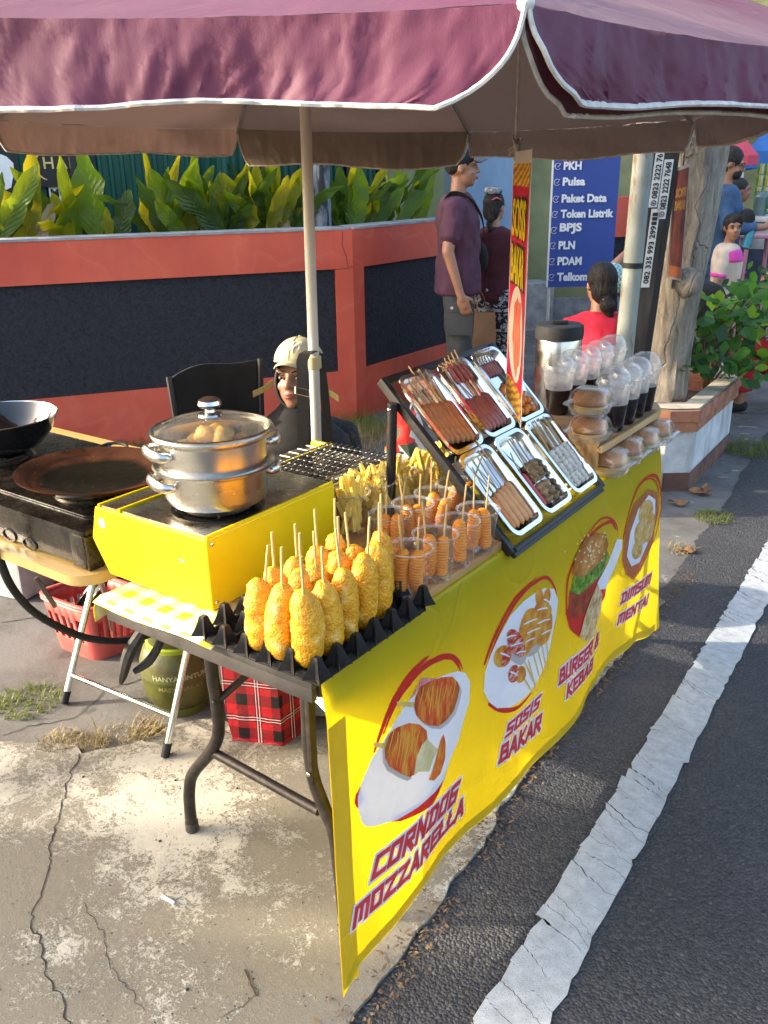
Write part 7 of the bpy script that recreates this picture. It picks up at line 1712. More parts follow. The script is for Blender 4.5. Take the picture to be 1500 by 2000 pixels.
# low stool for her and the black folding chair beside
o = B(); o.lathe([(.15, 0), (.13, .165), (.135, .175), (.0, .175)], 20, (VP_.x, VP_.y, -.012)); o = part('low_stool', o, M('blue_plastic_stool', (.05, .08, .2), .4)); tag(o, 'low plastic stool under the vendor behind the stall', 'stool')
chp = AT(425, 800, 3.05); fc = thing('folding_chair', 'black fabric folding chair with wide back left of the vendor', 'chair', (chp.x, chp.y, -.012))
c0, c1, c2, c3_ = AT(330, 742, 3.0), AT(508, 706, 3.12), AT(512, 830, 3.08), AT(345, 830, 2.97)
b = B(); b.grid(lambda u, v: c3_.lerp(c2, u).lerp(c0.lerp(c1, u), v)+UZ*(.010*sin(u*7)*v+.02*(v > .99)*sin(u*3.1))+Vector((_fw.x, _fw.y, 0))*(.05*sin(u*3.14)*(1-.3*v)), 16, 8); o = part('backrest', b, m_blackcloth, fc); o.modifiers.new('thickness', 'SOLIDIFY').thickness = .012
for p, q in ((c0, c3_), (c1, c2)):
    b = B(); b.tube([p+UZ*.01, q, (q.x+.03, q.y+.02, -.01)], .010, 8); part('frame_tube', b, m_blackmetal, fc)
b = B(); sc_ = (c2+c3_)/2; b.box((sc_.x+.03, sc_.y-.12, .36), (.42, .36, .02), rotz(YAW), bev=.006); part('seat', b, m_blackcloth, fc)
for dx, dy in ((-.17, -.27), (.2, -.22)):
    b = B(); b.tube([(sc_.x+dx, sc_.y+dy, .36), (sc_.x+dx, sc_.y+dy-.02, -.01)], .010, 8); part('frame_tube', b, m_blackmetal, fc)

# --- woman in red seen from behind
RP = AT(1170, 640, 5.05); RP.z = -.012; hz = AT(1174, 560, 5.05)
JS = SIT(.42, .06, .45, .12, .42); zz = hz.z+.012; d = zz-(1.575+.42-.93)
JS = SIT(.42+d, .06, .45, .12, .40)
r, J, s, H, hs, T = human('person', 'woman in red shirt with low hair bun, seated with her back to the stall', RP, radians(118), 1.70, sk_tan, JS, .008, hair=False, head_turn=radians(18))
b = B(); b.ball(H(0, -.022, .036), (.083*hs, .097*hs, .094*hs), 18, 12, 0, T); b.ball(H(0, -.055, -.02), (.074*hs, .064*hs, .085*hs), 14, 10, 0, T); b.ball(H(.0, -.118, -.10), (.045*hs, .04*hs, .042*hs), 12, 8); b.ball(H(.012, -.115, -.145), (.03*hs, .03*hs, .03*hs), 10, 8)
skin_over('hair', b, m_hair, r, .008, 2, .003, 40, zs=.2)
b = B(); b.tube([H(.026*cos(a), -.105, -.078+.022*sin(a)) for a in [2*pi*i/12 for i in range(12)]], .006*hs, 6, closed=True); lpart('hair_tie', b, m_white, r)
torso_shirt(r, J, s, knit('bright_red_shirt', (.60, .020, .045)), .8, -.05, 1.12, wr=.007); trousers(r, J, s, m_blackcloth, 1, 1.1); shoes(r, J, s, m_rubber)
o = B(); o.box((RP.x, RP.y, (J['pelvis'].z-.10)/2), (.30, .30, max(.05, J['pelvis'].z-.11)), rotz(.4), bev=.02); o = part('plastic_stool', o, M('blue_stool_plastic', (.04, .10, .30), .4)); tag(o, 'plastic stool under the woman in red shirt', 'stool')
# --- person in blue beyond her, teal checked sleeve raised
BPp = AT(1276, 500, 5.55); BPp.z = -.012; hz = AT(1236, 478, 5.55)
JS = SIT(.44, .05, .45, .12, .40); JS.update(lel=(-.27, .05, .96), lwr=(-.07, .14, 1.06), lha=(.0, .14, 1.09))
r, J, s, H, hs, T = human('person', 'seated person in navy with a teal checked sleeve, half hidden by the grey pole', BPp, radians(150), 1.70, sk_tan, JS, .010)
torso_shirt(r, J, s, knit('navy_shirt', (.03, .05, .14)), .2, -.05, 1.08); trousers(r, J, s, knit('dark_jeans', (.02, .03, .06)), 1, 1.1); shoes(r, J, s, m_rubber)
k = Nodes('teal_check'); ck = k.n('ShaderNodeTexChecker'); ck.inputs[3].default_value = 60; k.l(k.tc(), ck.inputs[0]); k.base(k.mix(ck.outputs[1], (.10, .35, .38), (.45, .58, .56))); k.set(Roughness=.85); m_teal = k.mat
for q in 'lr':
    b = B(); b.capsule(J[q+'sh'], J[q+'sh'].lerp(J[q+'el'], .85), .075*s, .068*s); skin_over('sleeve', b, m_teal, r, .01, 3, .005, 9)
o = B(); o.box((BPp.x, BPp.y, .165), (.28, .28, .35), rotz(.4), bev=.02); o = part('plastic_stool', o, M('green_stool_plastic', (.03, .18, .08), .4)); tag(o, 'plastic stool under the person in navy behind the pole', 'stool')

# --- woman in denim jacket looking at her phone
DP = AT(1423, 338, 7.45); DP.z = -.012; m_denim = knit('denim', (.035, .085, .17), var=.25); m_jean = knit('blue_jeans', (.04, .08, .16), var=.25)
dface = radians(14)
r, J, s, H, hs, T = human('person', 'woman in denim jacket and black face mask looking at her phone', DP, dface, 1.66, sk_light, dict(rel=(.24, .05, 1.12), rwr=(.12, .30, 1.13), rha=(.06, .37, 1.17), lel=(-.22, .05, 1.12), lwr=(-.08, .30, 1.12), lha=(-.02, .37, 1.16)), .008, hair=False, head_tilt=radians(-14))
b = B(); b.ball(H(0, -.022, .036), (.083*hs, .097*hs, .094*hs), 18, 12, 0, T); b.ball(H(0, -.055, -.02), (.074*hs, .064*hs, .085*hs), 14, 10, 0, T); b.ball(H(0, -.105, -.03), (.05*hs, .05*hs, .05*hs), 12, 8); skin_over('hair', b, m_hair, r, .008, 2, .003, 40, zs=.2)
b = B(); b.ball(H(0, .048, -.055), (.056*hs, .050*hs, .048*hs), 14, 10, 0, T); skin_over('face_mask', b, m_blackcloth, r, .008, 2)
b = B()
for sg in (1, -1): b.tube([H(.034*sg+.020*cos(a), .092, .002+.018*sin(a)) for a in [2*pi*i/14 for i in range(14)]], .0016, 5, closed=True); b.tube([H(.054*sg, .09, .005), H(.078*sg, 0, .004)], .0014, 5)
lpart('glasses', b, m_rubber, r)
torso_shirt(r, J, s, m_denim, 1.75, -.06, 1.12, name='denim_jacket', wr=.007); trousers(r, J, s, m_jean, 1, 1.1); shoes(r, J, s, m_white)
b = B(); pe = J['pelvis']; b.lathe([(.172, -.09), (.176, -.02), (.165, .02)], 24, pe, sy=.74); b.f = b.f[:-2]; lpart('orange_hem', b, knit('orange_tshirt', (.55, .09, .03)), r)
Rm = Matrix.Rotation(dface-pi/2, 3, 'Z'); ph = DP+Rm@(V3((.02, .43, 1.20))*s); pn = thing('smartphone', 'dark smartphone in the hands of the woman in denim', 'phone', ph); b = B(); b.box(ph, (.075, .15, .009), Rm@rx(.55), bev=.003); part('phone_body', b, m_rubber, pn); b = B(); b.box(ph+Rm@(rx(.55)@V3((0, 0, .0052))), (.068, .138, .001), Rm@rx(.55)); part('screen', b, M('phone_glass', (.08, .09, .12), .1), pn)
# her hanging black cap and teal bottle
hb = AT(1458, 428, 7.3); t = thing('hat', 'black cap hanging from the arm of the woman in denim', 'cap', hb); b = B(); b.ball(hb, (.062, .055, .075), 14, 10, 0, rotz(YAW)); part('crown', b, m_blackcloth, t); b = B(); b.grid(lambda u, v: hb+R2*((u-.5)*.11)+UZ*(-.06-.04*v)-Vector((_fw.x, _fw.y, 0))*(.05*v*(1-(2*u-1)**2)), 8, 4); part('brim', b, m_blackcloth, t)
b0, b1 = AT(1455, 485, 7.25), AT(1473, 432, 7.3); t = thing('water_bottle', 'teal water bottle slung beside the woman in denim', 'bottle', b0); b = B(); b.tube([b0, b0.lerp(b1, .8), b0.lerp(b1, .86), b1], [.034, .034, .02, .02], 14); part('bottle_body', b, M('teal_plastic', (.02, .20, .26), .25), t)
# --- little girl in pink and cream looking at the camera
KP = AT(1430, 432, 6.75); KP.z = -.012; hz = AT(1430, 432, 6.75)
r, J, s, H, hs, T = human('person', 'small girl in cream and pink t-shirt turning round to look at the camera', KP, radians(5), 1.22, sk_light, dict(rel=(.21, -.04, 1.08), rwr=(.20, .06, .85), rha=(.19, .11, .78)), .008, hair=False, head_turn=radians(-62), kid=1.05)
b = B(); b.ball(H(0, -.022, .036), (.083*hs, .097*hs, .094*hs), 18, 12, 0, T); b.ball(H(0, -.055, -.02), (.076*hs, .064*hs, .085*hs), 14, 10, 0, T)
for q in range(7): b.ball(H(-.05+.012*q, .062+.006*sin(q), .062+.004*q*(6-q)), (.018*hs, .018*hs, .034*hs), 8, 6, 0, T)
b.ball(H(0, -.10, -.08), (.035*hs, .035*hs, .06*hs), 10, 8, 0, T); skin_over('hair', b, m_hair, r, .007, 2, .003, 40, zs=.2)
m_cream = knit('cream_tshirt', (.56, .45, .34)); m_pinkc = knit('hot_pink_cloth', (.70, .06, .34))
torso_shirt(r, J, s, m_cream, .78, -.12, 1.12, wr=.006); trousers(r, J, s, m_pinkc, .62, 1.15, name='shorts'); shoes(r, J, s, m_pinkc, 'sandal')
b = B(); ch = J['chest']; ne = J['neck']
def tor2(zc, w_, d): return [V3((zc.x+w_*s*cos(a), zc.y+d*s*sin(a), zc.z)) for a in [2*pi*i/20 for i in range(20)]]
b.rings([tor2(ch.lerp(ne, .0)+V3((0, 0.035*s, 0)), .188, .118), tor2(ch.lerp(ne, .6)+V3((0, .02*s, 0)), .188, .108), tor2(ne-V3((0, 0, .02*s)), .125, .085)]); skin_over('pink_yoke', b, m_pinkc, r, .009, 3)
for q in 'rl': a_, e_ = J[q+'sh'], J[q+'el']; b = B(); b.tube([a_.lerp(e_, .70), a_.lerp(e_, .82)], .079*s, 14); skin_over('sleeve_cuff', b, m_pinkc, r, .009, 2)
# --- others in the background
EP_ = AT(1446, 350, 8.4); EP_.z = -.012
r, J, s, H, hs, T = human('person', 'dark haired person standing just behind the woman in denim', EP_, radians(30), 1.44, sk_dark, None, .010); torso_shirt(r, J, s, knit('grey_blue_shirt', (.07, .09, .12)), .8, -.08, 1.1); trousers(r, J, s, m_blackcloth, 1, 1.1); shoes(r, J, s, m_rubber)
# sitting on the planter rim: jeans, hand on the coping, navy shoe
SP = AT(1350, 500, 5.5); SP.z = -.012
JS = SIT(.47, .04, .46, .10, .36); JS.update(rel=(.26, .02, .68), rwr=(.27, .14, .50), rha=(.27, .20, .455))
r, J, s, H, hs, T = human('person', 'person in dark clothes sitting on the planter rim, half hidden by the old tree', SP, radians(95), 1.62, sk_tan, JS, .008); torso_shirt(r, J, s, m_blackcloth, .7, -.06, 1.1); trousers(r, J, s, knit('dark_blue_jeans', (.025, .04, .08)), 1, 1.15); shoes(r, J, s, knit('navy_shoe', (.015, .025, .08)))
QP = AT(1592, 575, 6.3); QP.z = -.012; JS = SIT(.26, .22, .45, .12, .38)
r, J, s, H, hs, T = human('person', 'person in bright red sitting at the right edge beyond the shrub', QP, radians(200), 1.60, sk_tan, JS, .009); torso_shirt(r, J, s, knit('scarlet_shirt', (.55, .015, .03)), 1.7, -.06, 1.15); trousers(r, J, s, knit('scarlet_trousers', (.42, .012, .022)), .9, 1.2); shoes(r, J, s, m_rubber)

# ================================================================== BACKGROUND
m_bluewall = M('pale_blue_plaster', (.20, .30, .42), .85, var=.18, vs=2.5, bump=.4, bs=40, stretch=(1, 1, .4)); m_olive = M('olive_yellow_plaster', (.30, .30, .14), .85, var=.18, vs=3, bump=.3, bs=40)
def wallbox(name, lab, cat, pa, pb, D0, D1, z0, z1, th, mats, nm='wall'):
    a, e = AT(pa, 500, D0), AT(pb, 500, D1); a.z = e.z = 0; d = (e-a).normalized(); n = Vector((-d.y, d.x, 0)); n = n if n.dot(a) > 0 else -n
    t = thing(name, lab, cat, a); b = B(); slab(b, a, d, n, 0, (e-a).length, 0, th, z0, z1); part(nm, b, mats, t, False); return t, a, d, -n, (e-a).length
t, a, d, n, L_ = wallbox('blue_wall', 'pale blue plastered wall behind the girl with the braid', 'wall', 880, 1003, 9.0, 9.2, .45, 4.0, .25, m_bluewall)
b = B(); slab(b, a, d, -n, -.3, L_+.4, -.12, .25, -.05, .45); part('plinth', b, m_cement, t, False)
t, a, d, n, L_ = wallbox('olive_wall', 'olive yellow wall behind the blue price banner', 'wall', 1004, 1275, 9.6, 9.9, .0, 4.0, .25, m_olive)
b = B(); slab(b, a, d, n, .2, L_, .001, .03, .0, .25); part('plinth', b, m_cement, t, False)
t, a, d, n, L_ = wallbox('far_planter_wall', 'distant coral and black planter wall beside the grey pole', 'wall', 1190, 1290, 8.3, 8.6, -.02, .30, .2, m_coral, 'bottom_band')
b = B(); slab(b, a, d, -n, 0, L_, 0, .2, .95, 1.28); part('top_band', b, m_coral, t, False); b = B(); slab(b, a, d, -n, .01, L_, .02, .18, .30, .95); part('rough_panel', b, m_black, t, False)
# unseen house added beyond the fence to shade the far end of the street
t = thing('unseen_shade_house', 'unseen plastered house with tiled roof, added beyond the green fence for shade', 'building', (-9, 7, 0)); b = B(); b.box((-9.4, 7.9, 2.4), (5.4, 9.0, 5.0)); part('wall', b, m_olive, t, False)
b = B(); b.prism([(-3.2, 0), (3.2, 0), (0, 1.7)], -5.2, 5.2, Matrix(((1, 0, 0, -9.4), (0, 0, 1, 7.6), (0, 1, 0, 4.9), (0, 0, 0, 1)))); part('roof', b, M('roof_tile', (.25, .09, .05), .8, var=.3, vs=12), t, False)
for y in (4.6, 7.6, 10.6):
    b = B(); b.box((-6.69, y, 2.6), (.05, 1.1, 1.2)); w_ = part('window', b, M('dark_window_glass', (.03, .04, .05), .1), t, False); b = B(); b.box((-6.66, y, 2.6), (.06, .05, 1.2)); b.box((-6.655, y, 2.6), (.05, 1.1, .05)); part('frame', b, m_white, w_, False)
# shop row across the far end
m_far = M('dim_shop_front', (.05, .055, .06), .8, var=.5, vs=3)
for q, (x, y, wd, ht, dp_, mt, lab) in enumerate(((-5.5, 15.5, 6, 4, 3, m_olive, 'low olive shop building at the end of the street'), (-.9, 17.5, 4.4, 4.5, 3, m_far, 'dark shop building behind the market parasols'), (5.5, 19, 7, 4.5, 3, m_bluewall, 'pale blue shop building far across the road'))):
    t = thing('shop_building', lab, 'building', (x, y, 0)); b = B(); b.box((x, y, ht/2-.05), (wd, dp_, ht)); part('wall', b, mt, t, False); b = B(); b.box((x, y-dp_/2-.3, ht*.62), (wd, .7, .08)); part('awning', b, m_coral, t, False); b = B(); b.box((x, y-dp_/2-.01, 1.2), (wd*.6, .06, 2.3)); part('shutter', b, m_green, t, False)

# blue banner stand with the list of payment services
SD = 6.5; sA = AT(1083, 300, SD); sn = -Vector((_fw.x, _fw.y, 0)).normalized(); sr = Vector((-sn.y, sn.x, 0))
if sr.dot(R2) < 0: sr = -sr
def sp(px_, py_, e=0): p = onplane(px_, py_, sA, sn); return p+sn*e
m_sblue = M('royal_blue_print', (.032, .065, .27), .5, var=.05, vs=4)
zt_ = 1.66; p_l = sp(1082.5, 310); p_r = sp(1212.5, 310); z_b = sp(1067, 561).z; lft = p_l.copy()
sg = thing('banner_stand', 'blue roll up banner stand listing PKH, Pulsa and other payment services', 'sign', (lft.x, lft.y, 0)); wd = (p_r-p_l).dot(sr)
def SB(x, z, e=0): return Vector((lft.x, lft.y, 0))+sr*x+UZ*z+sn*e
b = B(); b.grid(lambda u, v: SB(u*wd, lerp(z_b, zt_+.25, v), .004*sin(u*6)), 6, 6); part('blue_print', b, m_sblue, sg)
b = B(); b.tube([SB(.02, -.01, -.03), SB(.0, zt_+.26, -.012)], .011, 8); part('upright', b, m_pip, sg); b = B(); b.box(SB(wd/2, .04, -.03), (wd+.06, .12, .08), rotz(atan2(sr.y, sr.x)), bev=.01); part('base', b, m_steel, sg)
b = B(); b.box(SB(-.006, (z_b+zt_)/2, -.004), (.012, .006, zt_-z_b), rotz(atan2(sr.y, sr.x))); part('edge_strip', b, m_white, sg)
for txt, bx_, by_, ch in (('Tunai', 1137, 302, 17), ('PKH', 1100, 332, 16.5), ('Pulsa', 1098, 363, 16.5), ('Paket Data', 1096, 396, 16.5), ('Token Listrik', 1094, 426, 16.5), ('BPJS', 1092, 457, 16.5), ('PLN', 1090, 487, 16.5), ('PDAM', 1088, 518, 16.5), ('Telkom', 1087, 549, 16.5)):
    wpx = {'Tunai': 56, 'PKH': 35, 'Pulsa': 44, 'Paket Data': 88, 'Token Listrik': 103, 'BPJS': 43, 'PLN': 32, 'PDAM': 47, 'Telkom': 59}[txt]
    q = sp(bx_, by_, .010); h_ = sp(bx_, by_-ch).z-sp(bx_, by_).z; ww = (sp(bx_+wpx, by_)-sp(bx_, by_)).dot(sr)
    b = B(); V_, F_, (w_, hh_) = text_geo(txt, .045); cap_h = .69+.09
    b.add([q+sr*(x/w_*ww)+UZ*(y/cap_h*h_) for x, y in V_], F_); part('lettering', b, m_white, sg, False)
    if txt != 'Tunai':
        ic = sp(bx_-10.5, by_-7, .010); rr_ = h_*.38; b = B(); b.tube([ic+sr*(rr_*cos(a))+UZ*(rr_*sin(a)) for a in [radians(40+280*i/14) for i in range(15)]], .0028, 4, sq=.5); b.tube([ic+sr*(-.4*rr_)+UZ*(.1*rr_), ic+UZ*(-.35*rr_), ic+sr*(.9*rr_)+UZ*(.9*rr_)], .0030, 4, sq=.5); part('check_mark', b, m_white, sg)

# pale steel pole and dark post with phone number stickers
pA, pB = AT(1219, 690, 4.25), AT(1257, 300, 4.25); pd2 = (pB-pA)/(pB.z-pA.z); PZ = lambda z: pA+pd2*(z-pA.z)
k = Nodes('flaking_pole_paint'); st = k.noise(10, 5, .7, k.mapping(scale=(1.5, 1.5, .35))); k.base(k.mix(k.ramp(st, [(.56, 0), (.64, 1)]), k.ramp(k.noise(5, 4), [(.3, (.19, .21, .185)), (.7, (.31, .33, .28))]), (.19, .10, .05))); k.set(Roughness=.6); k.bump(st, .003, .5); m_polep = k.mat
t = thing('steel_pole', 'pale grey green steel pole with flaking paint before the dark post', 'pole', PZ(0)); b = B(); b.tube([PZ(-.02), PZ(3.2)], .043, 18); part('shaft', b, m_polep, t)
qz = AT(1240, 520, 4.2).z; b = B(); b.tube([PZ(qz-.012), PZ(qz+.012)], .045, 18); part('black_band', b, m_rubber, t)
qA, qB = AT(1236, 690, 4.48), AT(1290, 300, 4.48); qd = (qB-qA)/(qB.z-qA.z); QZ = lambda z, e=0: qA+qd*(z-qA.z)+sn*e
t = thing('utility_post', 'dark square post carrying white phone number stickers beside the trunk', 'post', QZ(0)); b = B(); hx_ = sr*.045; hy_ = sn*.05
b.rings([[QZ(z)+hx_*i+hy_*j for i, j in ((-1, -1), (1, -1), (1, 1), (-1, 1))] for z in (-.02, 1.0, 2.0, 3.2)]); part('shaft', b, M('weathered_dark_wood', (.055, .045, .035), .8, var=.5, vs=14, bump=.6, bs=60, stretch=(1, 1, .2)), t, True, 30)
b = B(); b.rings([[QZ(z)+sr*(.050+x)+sn*(.02+y) for x, y in ((-.008, -.02), (.022, -.02), (.022, .03), (-.008, .03))] for z in (-.02, 3.2)]); part('conduit', b, m_rubber, t, True, 30)
m_stk = M('white_sticker', (.62, .62, .60), .5, var=.12, vs=20)
def vsticker(lab, x0, w_, za, zb_, txt, th_, icon=True):
    k_ = thing('phone_sticker', lab, 'sticker', QZ(za)); e = .054
    u_ = (QZ(zb_)-QZ(za)).normalized()
    b = B(); P = [QZ(za, e)+sr*x0, QZ(za, e)+sr*(x0+w_), QZ(zb_, e)+sr*(x0+w_), QZ(zb_, e)+sr*x0]; b.face(P); part('paper', b, m_stk, k_, False)
    V_, F_, (tw, hh_) = text_geo(txt, .03); L_ = (zb_-za); st_ = L_*(.16 if icon else .05); sc_ = (L_*.80 if icon else L_*.74)/tw
    b = B(); b.add([QZ(za, e+.003)+u_*(st_+x*sc_)+sr*(x0+w_*.84-y/hh_*w_*.66) for x, y in V_], F_); part('lettering', b, m_dkprint, k_, False)
    if icon:
        c = QZ(za, e+.003)+u_*(L_*.08)+sr*(x0+w_*.5); b = B(); b.tube([c+sr*(w_*.28*cos(a))+u_*(w_*.28*sin(a)) for a in [2*pi*i/16 for i in range(16)]], .0025, 4, closed=True, sq=.5); b.tube([c+sr*(-w_*.10)+u_*(w_*.1), c-sr*(w_*.02)-u_*(w_*.08), c+sr*(w_*.12)-u_*(w_*.05)], .003, 4, sq=.5); part('phone_icon', b, m_dkprint, k_)
    else:
        b = B()
        for i in range(3): P0 = QZ(za, e+.003)+u_*(L_*(.80+.055*i))+sr*(x0+w_*.2); b.face([P0, P0+sr*w_*.6, P0+sr*w_*.6+u_*L_*.045, P0+u_*L_*.045])
        part('small_print', b, m_dkprint, k_, False)
zz = lambda y: AT(1270, y, 4.42).z
vsticker('upper left phone sticker on the dark post, number 0823 2222 76', -.038, .040, zz(405), zz(296), '0823 2222 76', .03); vsticker('upper right phone sticker on the dark post, number 0823 2222 7648', +.006, .042, zz(428), zz(312), '0823 2222 7648', .03)
vsticker('lower phone sticker on the dark post, number 082 335 993 299', -.022, .040, zz(562), zz(408), '082 335 993 299', .03, False)

# old tree trunk in a round planter
k = Nodes('grey_bark'); xyz = k.mapping(scale=(1, 1, .22)); v1 = k.noise(22, 8, .78, xyz, dist=1.6); v2 = k.noise(5, 4, .6)
c = k.ramp(v1, [(.28, (.10, .075, .055)), (.45, (.42, .36, .275)), (.68, (.66, .59, .48))]); c = k.mix(k.ramp(v2, [(.5, 0), (.72, .55)]), c, (.15, .13, .115))
vr = k.n('ShaderNodeTexVoronoi'); vr.feature = 'DISTANCE_TO_EDGE'; vr.inputs['Scale'].default_value = 4.5; k.l(k.mix(.12, k.mapping(scale=(1, 1, .3)), k.noise(6, 3)), vr.inputs[0]); crk = k.ramp(vr.outputs[0], [(0, 0), (.02, 1)])
c = k.mix(k.ramp(crk, [(0, .75), (1, 1)]), (.05, .038, .03), c); k.base(c); k.set(Roughness=.9); k.bump(k.math('ADD', v1, k.math('MULTIPLY', crk, .5)), .06, 1.0); m_bark = k.mat
TD = 4.75; tr_ = thing('old_tree', 'thick grey old tree trunk in the planter with a poster on it', 'tree', AT(1302, 780, TD))
cent = [(1304, 830, 42), (1303, 770, 38), (1308, 700, 39), (1318, 600, 42), (1333, 500, 45), (1346, 420, 48), (1353, 350, 50), (1357, 300, 52)]
b = B(); rs = []; P = [AT(x, y, TD) for x, y, _ in cent]; R_ = [w_/1720*TD*.98 for _, _, w_ in cent]
P = smooth(P, 5); R2_ = []
for i in range(len(R_)-1): R2_ += [lerp(R_[i], R_[i+1], j/5) for j in range(5)]
R2_.append(R_[-1])
P.append(P[-1]+UZ*.25); R2_.append(R2_[-1]*1.05)
for p, r_ in zip(P, R2_):
    rs.append([p+Vector((cos(a), sin(a), 0))*r_*(1+.10*fbm((cos(a)*1.5, sin(a)*1.5, p.z*1.3))+.05*fbm((cos(a)*5, sin(a)*5, p.z*2.5))+.03*fbm((cos(a)*14, sin(a)*14, p.z*5))) for a in [2*pi*i/48 for i in range(48)]])
b.rings(rs); part('trunk', b, m_bark, tr_)
for (x0, y0, x1, y1, r0, r1, nm) in ((1336, 310, 1338, 190, .10, .07, 'limb'), (1366, 330, 1378, 120, .098, .085, 'limb')):
    a_, e_ = AT(x0, y0, TD), AT(x1, y1, TD+.1); b = B(); rs = []
    for i in range(9):
        t = i/8; c_ = a_.lerp(e_, t); rs.append([c_+(R2*cos(q)+Vector((_fw.x, _fw.y, 0)).normalized()*sin(q))*lerp(r0, r1, t)*(1+.12*fbm((cos(q)*2, sin(q)*2, c_.z*4))) for q in [2*pi*j/20 for j in range(20)]])
    b.rings(rs); part(nm, b, m_bark, tr_)
kn_ = AT(1342, 552, TD-.22); b = B(); b.ball(kn_, (.075, .06, .07), 14, 10); b.v = [tuple(Vector(v)+Vector((1, 1, 1))*.015*fbm((v[0]*20, v[1]*20, v[2]*20))) for v in b.v]; part('burl', b, m_bark, tr_)
# weathered food poster strapped to the trunk
zq = lambda x, y: AT(x, y, TD-.285)
q0, q1, q2, q3 = zq(1302, 542), zq(1330, 549), zq(1348, 318), zq(1318, 329)
po = thing('trunk_poster', 'faded dark red food poster hanging on the tree trunk', 'poster', q3)
def pq(u, v, e=0): return q0.lerp(q1, u).lerp(q3.lerp(q2, u), v)+sn*(e+.01*sin(u*3.1))
b = B(); b.grid(lambda u, v: pq(u, v), 6, 12); part('card', b, M('grey_card', (.28, .25, .23), .8), po)
k = Nodes('faded_poster_print'); a = k.noise(9, 5, .65, k.mapping(scale=(2, 2, .6))); k.base(k.ramp(a, [(.35, (.035, .008, .005)), (.55, (.13, .022, .012)), (.7, (.20, .05, .02))])); k.set(Roughness=.7); m_fposter = k.mat
b = B(); b.grid(lambda u, v: pq(.07+.86*u, .02+.95*v, .002), 6, 12); part('print', b, m_fposter, po)
b = B(); b.grid(lambda u, v: pq(.07+.86*u, .02+.10*v, .004), 6, 3); b2 = part('orange_band', b, M('dull_orange_print', (.26, .07, .02), .7), po)
m_dully = M('dull_yellow_print', (.30, .14, .03), .7, var=.3, vs=40)
for wd_, v0 in (('SOSIS', .73), ('BAKAR', .62)):
    V_, F_, (tw, hh_) = text_geo(wd_, .05); b = B(); b.add([pq(.14+.72*x/tw, v0+.085*y/hh_, .005) for x, y in V_], F_); part('lettering', b, m_dully, po, False)
b = B(); tp_ = pq(.5, 1.0); b.tube([tp_, tp_+UZ*.10+R2*.002, tp_+UZ*.32+R2*.01], .004, 6); part('string', b, m_rubber, po)

# planter ring: whitewashed base, brick coping
k = Nodes('stained_whitewash'); a = k.noise(7, 5, .7); st = k.noise(10, 4, .6, k.mapping(scale=(1.5, 1.5, .25))); k.base(k.mix(k.ramp(st, [(.5, 0), (.75, .6)]), k.ramp(a, [(.3, (.40, .41, .41)), (.6, (.60, .61, .60))]), (.17, .15, .13))); k.set(Roughness=.85); k.bump(k.noise(50, 4), .004, .5); m_ww = k.mat
m_brick = M('terracotta_coping_brick', (.36, .155, .085), .85, var=.3, vs=10, bump=.7, bs=40, bd=.006, col2=(.20, .085, .05)); m_mort = M('cream_mortar_top', (.44, .38, .28), .9, var=.25, vs=8, bump=.5); m_brown = M('red_brown_base_band', (.15, .075, .055), .85, var=.3, vs=8)
pl = thing('tree_planter', 'whitewashed planter with brick coping round the old tree trunk', 'planter', AT(1330, 960, 4.4).xyz*1)
p0 = G(1322, 962, -.012); p1 = G(1342, 958, -.012); p2 = G(1420, 876, -.012)
ex = (p2-p1).normalized(); back_ = Vector((-ex.y, ex.x, 0)); back_ = back_ if back_.x < 0 else -back_
left_ = back_
base = [p1, p2, p2+back_*.14+ex*.12, p2+back_*.62+ex*.10, p2+back_*.78, p1+back_*.80-ex*.02, p1+back_*.70-ex*.15, p1+back_*.11-ex*.075]
def ringz(off, z):
    c = sum(base, Vector((0, 0, 0)))/len(base); return [Vector((p.x+(p-c).normalized().x*off, p.y+(p-c).normalized().y*off, z)) for p in base]
b = B(); b.rings([ringz(0, -.03), ringz(.0, .30)], False); b.rings([ringz(-.12, .28), ringz(-.12, -.03)], False); part('whitewashed_wall', b, m_ww, pl, False)
b = B(); b.rings([ringz(.006, -.03), ringz(.006, .085)], False); b.v, b.f = [b.v[i] for i in (7, 0, 1, 2, 15, 8, 9, 10)], [(0, 1, 5, 4), (1, 2, 6, 5), (2, 3, 7, 6)]; part('base_band', b, m_brown, pl, False)
def coping(off_out, off_in, z0, z1, mt, nm, ln=.20):
    O, I = ringz(off_out, 0), ringz(off_in, 0)
    for i in range(len(O)):
        a0, a1, i0, i1 = O[i], O[(i+1) % len(O)], I[i], I[(i+1) % len(I)]; n_ = max(1, round((a1-a0).length/ln))
        for q in range(n_):
            u0, u1 = q/n_+.003, (q+1)/n_-.003; b = B(); P = []
            for z in (z0, z1):
                for u, s_ in ((u0, 0), (u1, 0), (u1, 1), (u0, 1)):
                    pp = a0.lerp(a1, u) if s_ == 0 else i0.lerp(i1, u); P.append(Vector((pp.x, pp.y, z+.002*sin(i*3+q*2.1))))
            b.add(P, [(3,2,1,0), (4,5,6,7), (0,1,5,4), (1,2,6,5), (2,3,7,6), (3,0,4,7)]); part('coping_brick' if nm == 'brick' else nm, b, mt, pl, False)
coping(.028, -.12, .300, .352, m_brick, 'brick'); coping(.042, -.12, .354, .408, m_brick, 'brick')
b = B(); O, I = ringz(.030, .4105), ringz(-.11, .4105); b.add(O+I, [(i, (i+1) % 8, 8+(i+1) % 8, 8+i) for i in range(8)]); O2, I2 = ringz(.024, .418), ringz(-.105, .418); b.add(O2+I2, [(i, (i+1) % 8, 8+(i+1) % 8, 8+i) for i in range(8)]); part('mortar_cap', b, m_mort, pl, False)
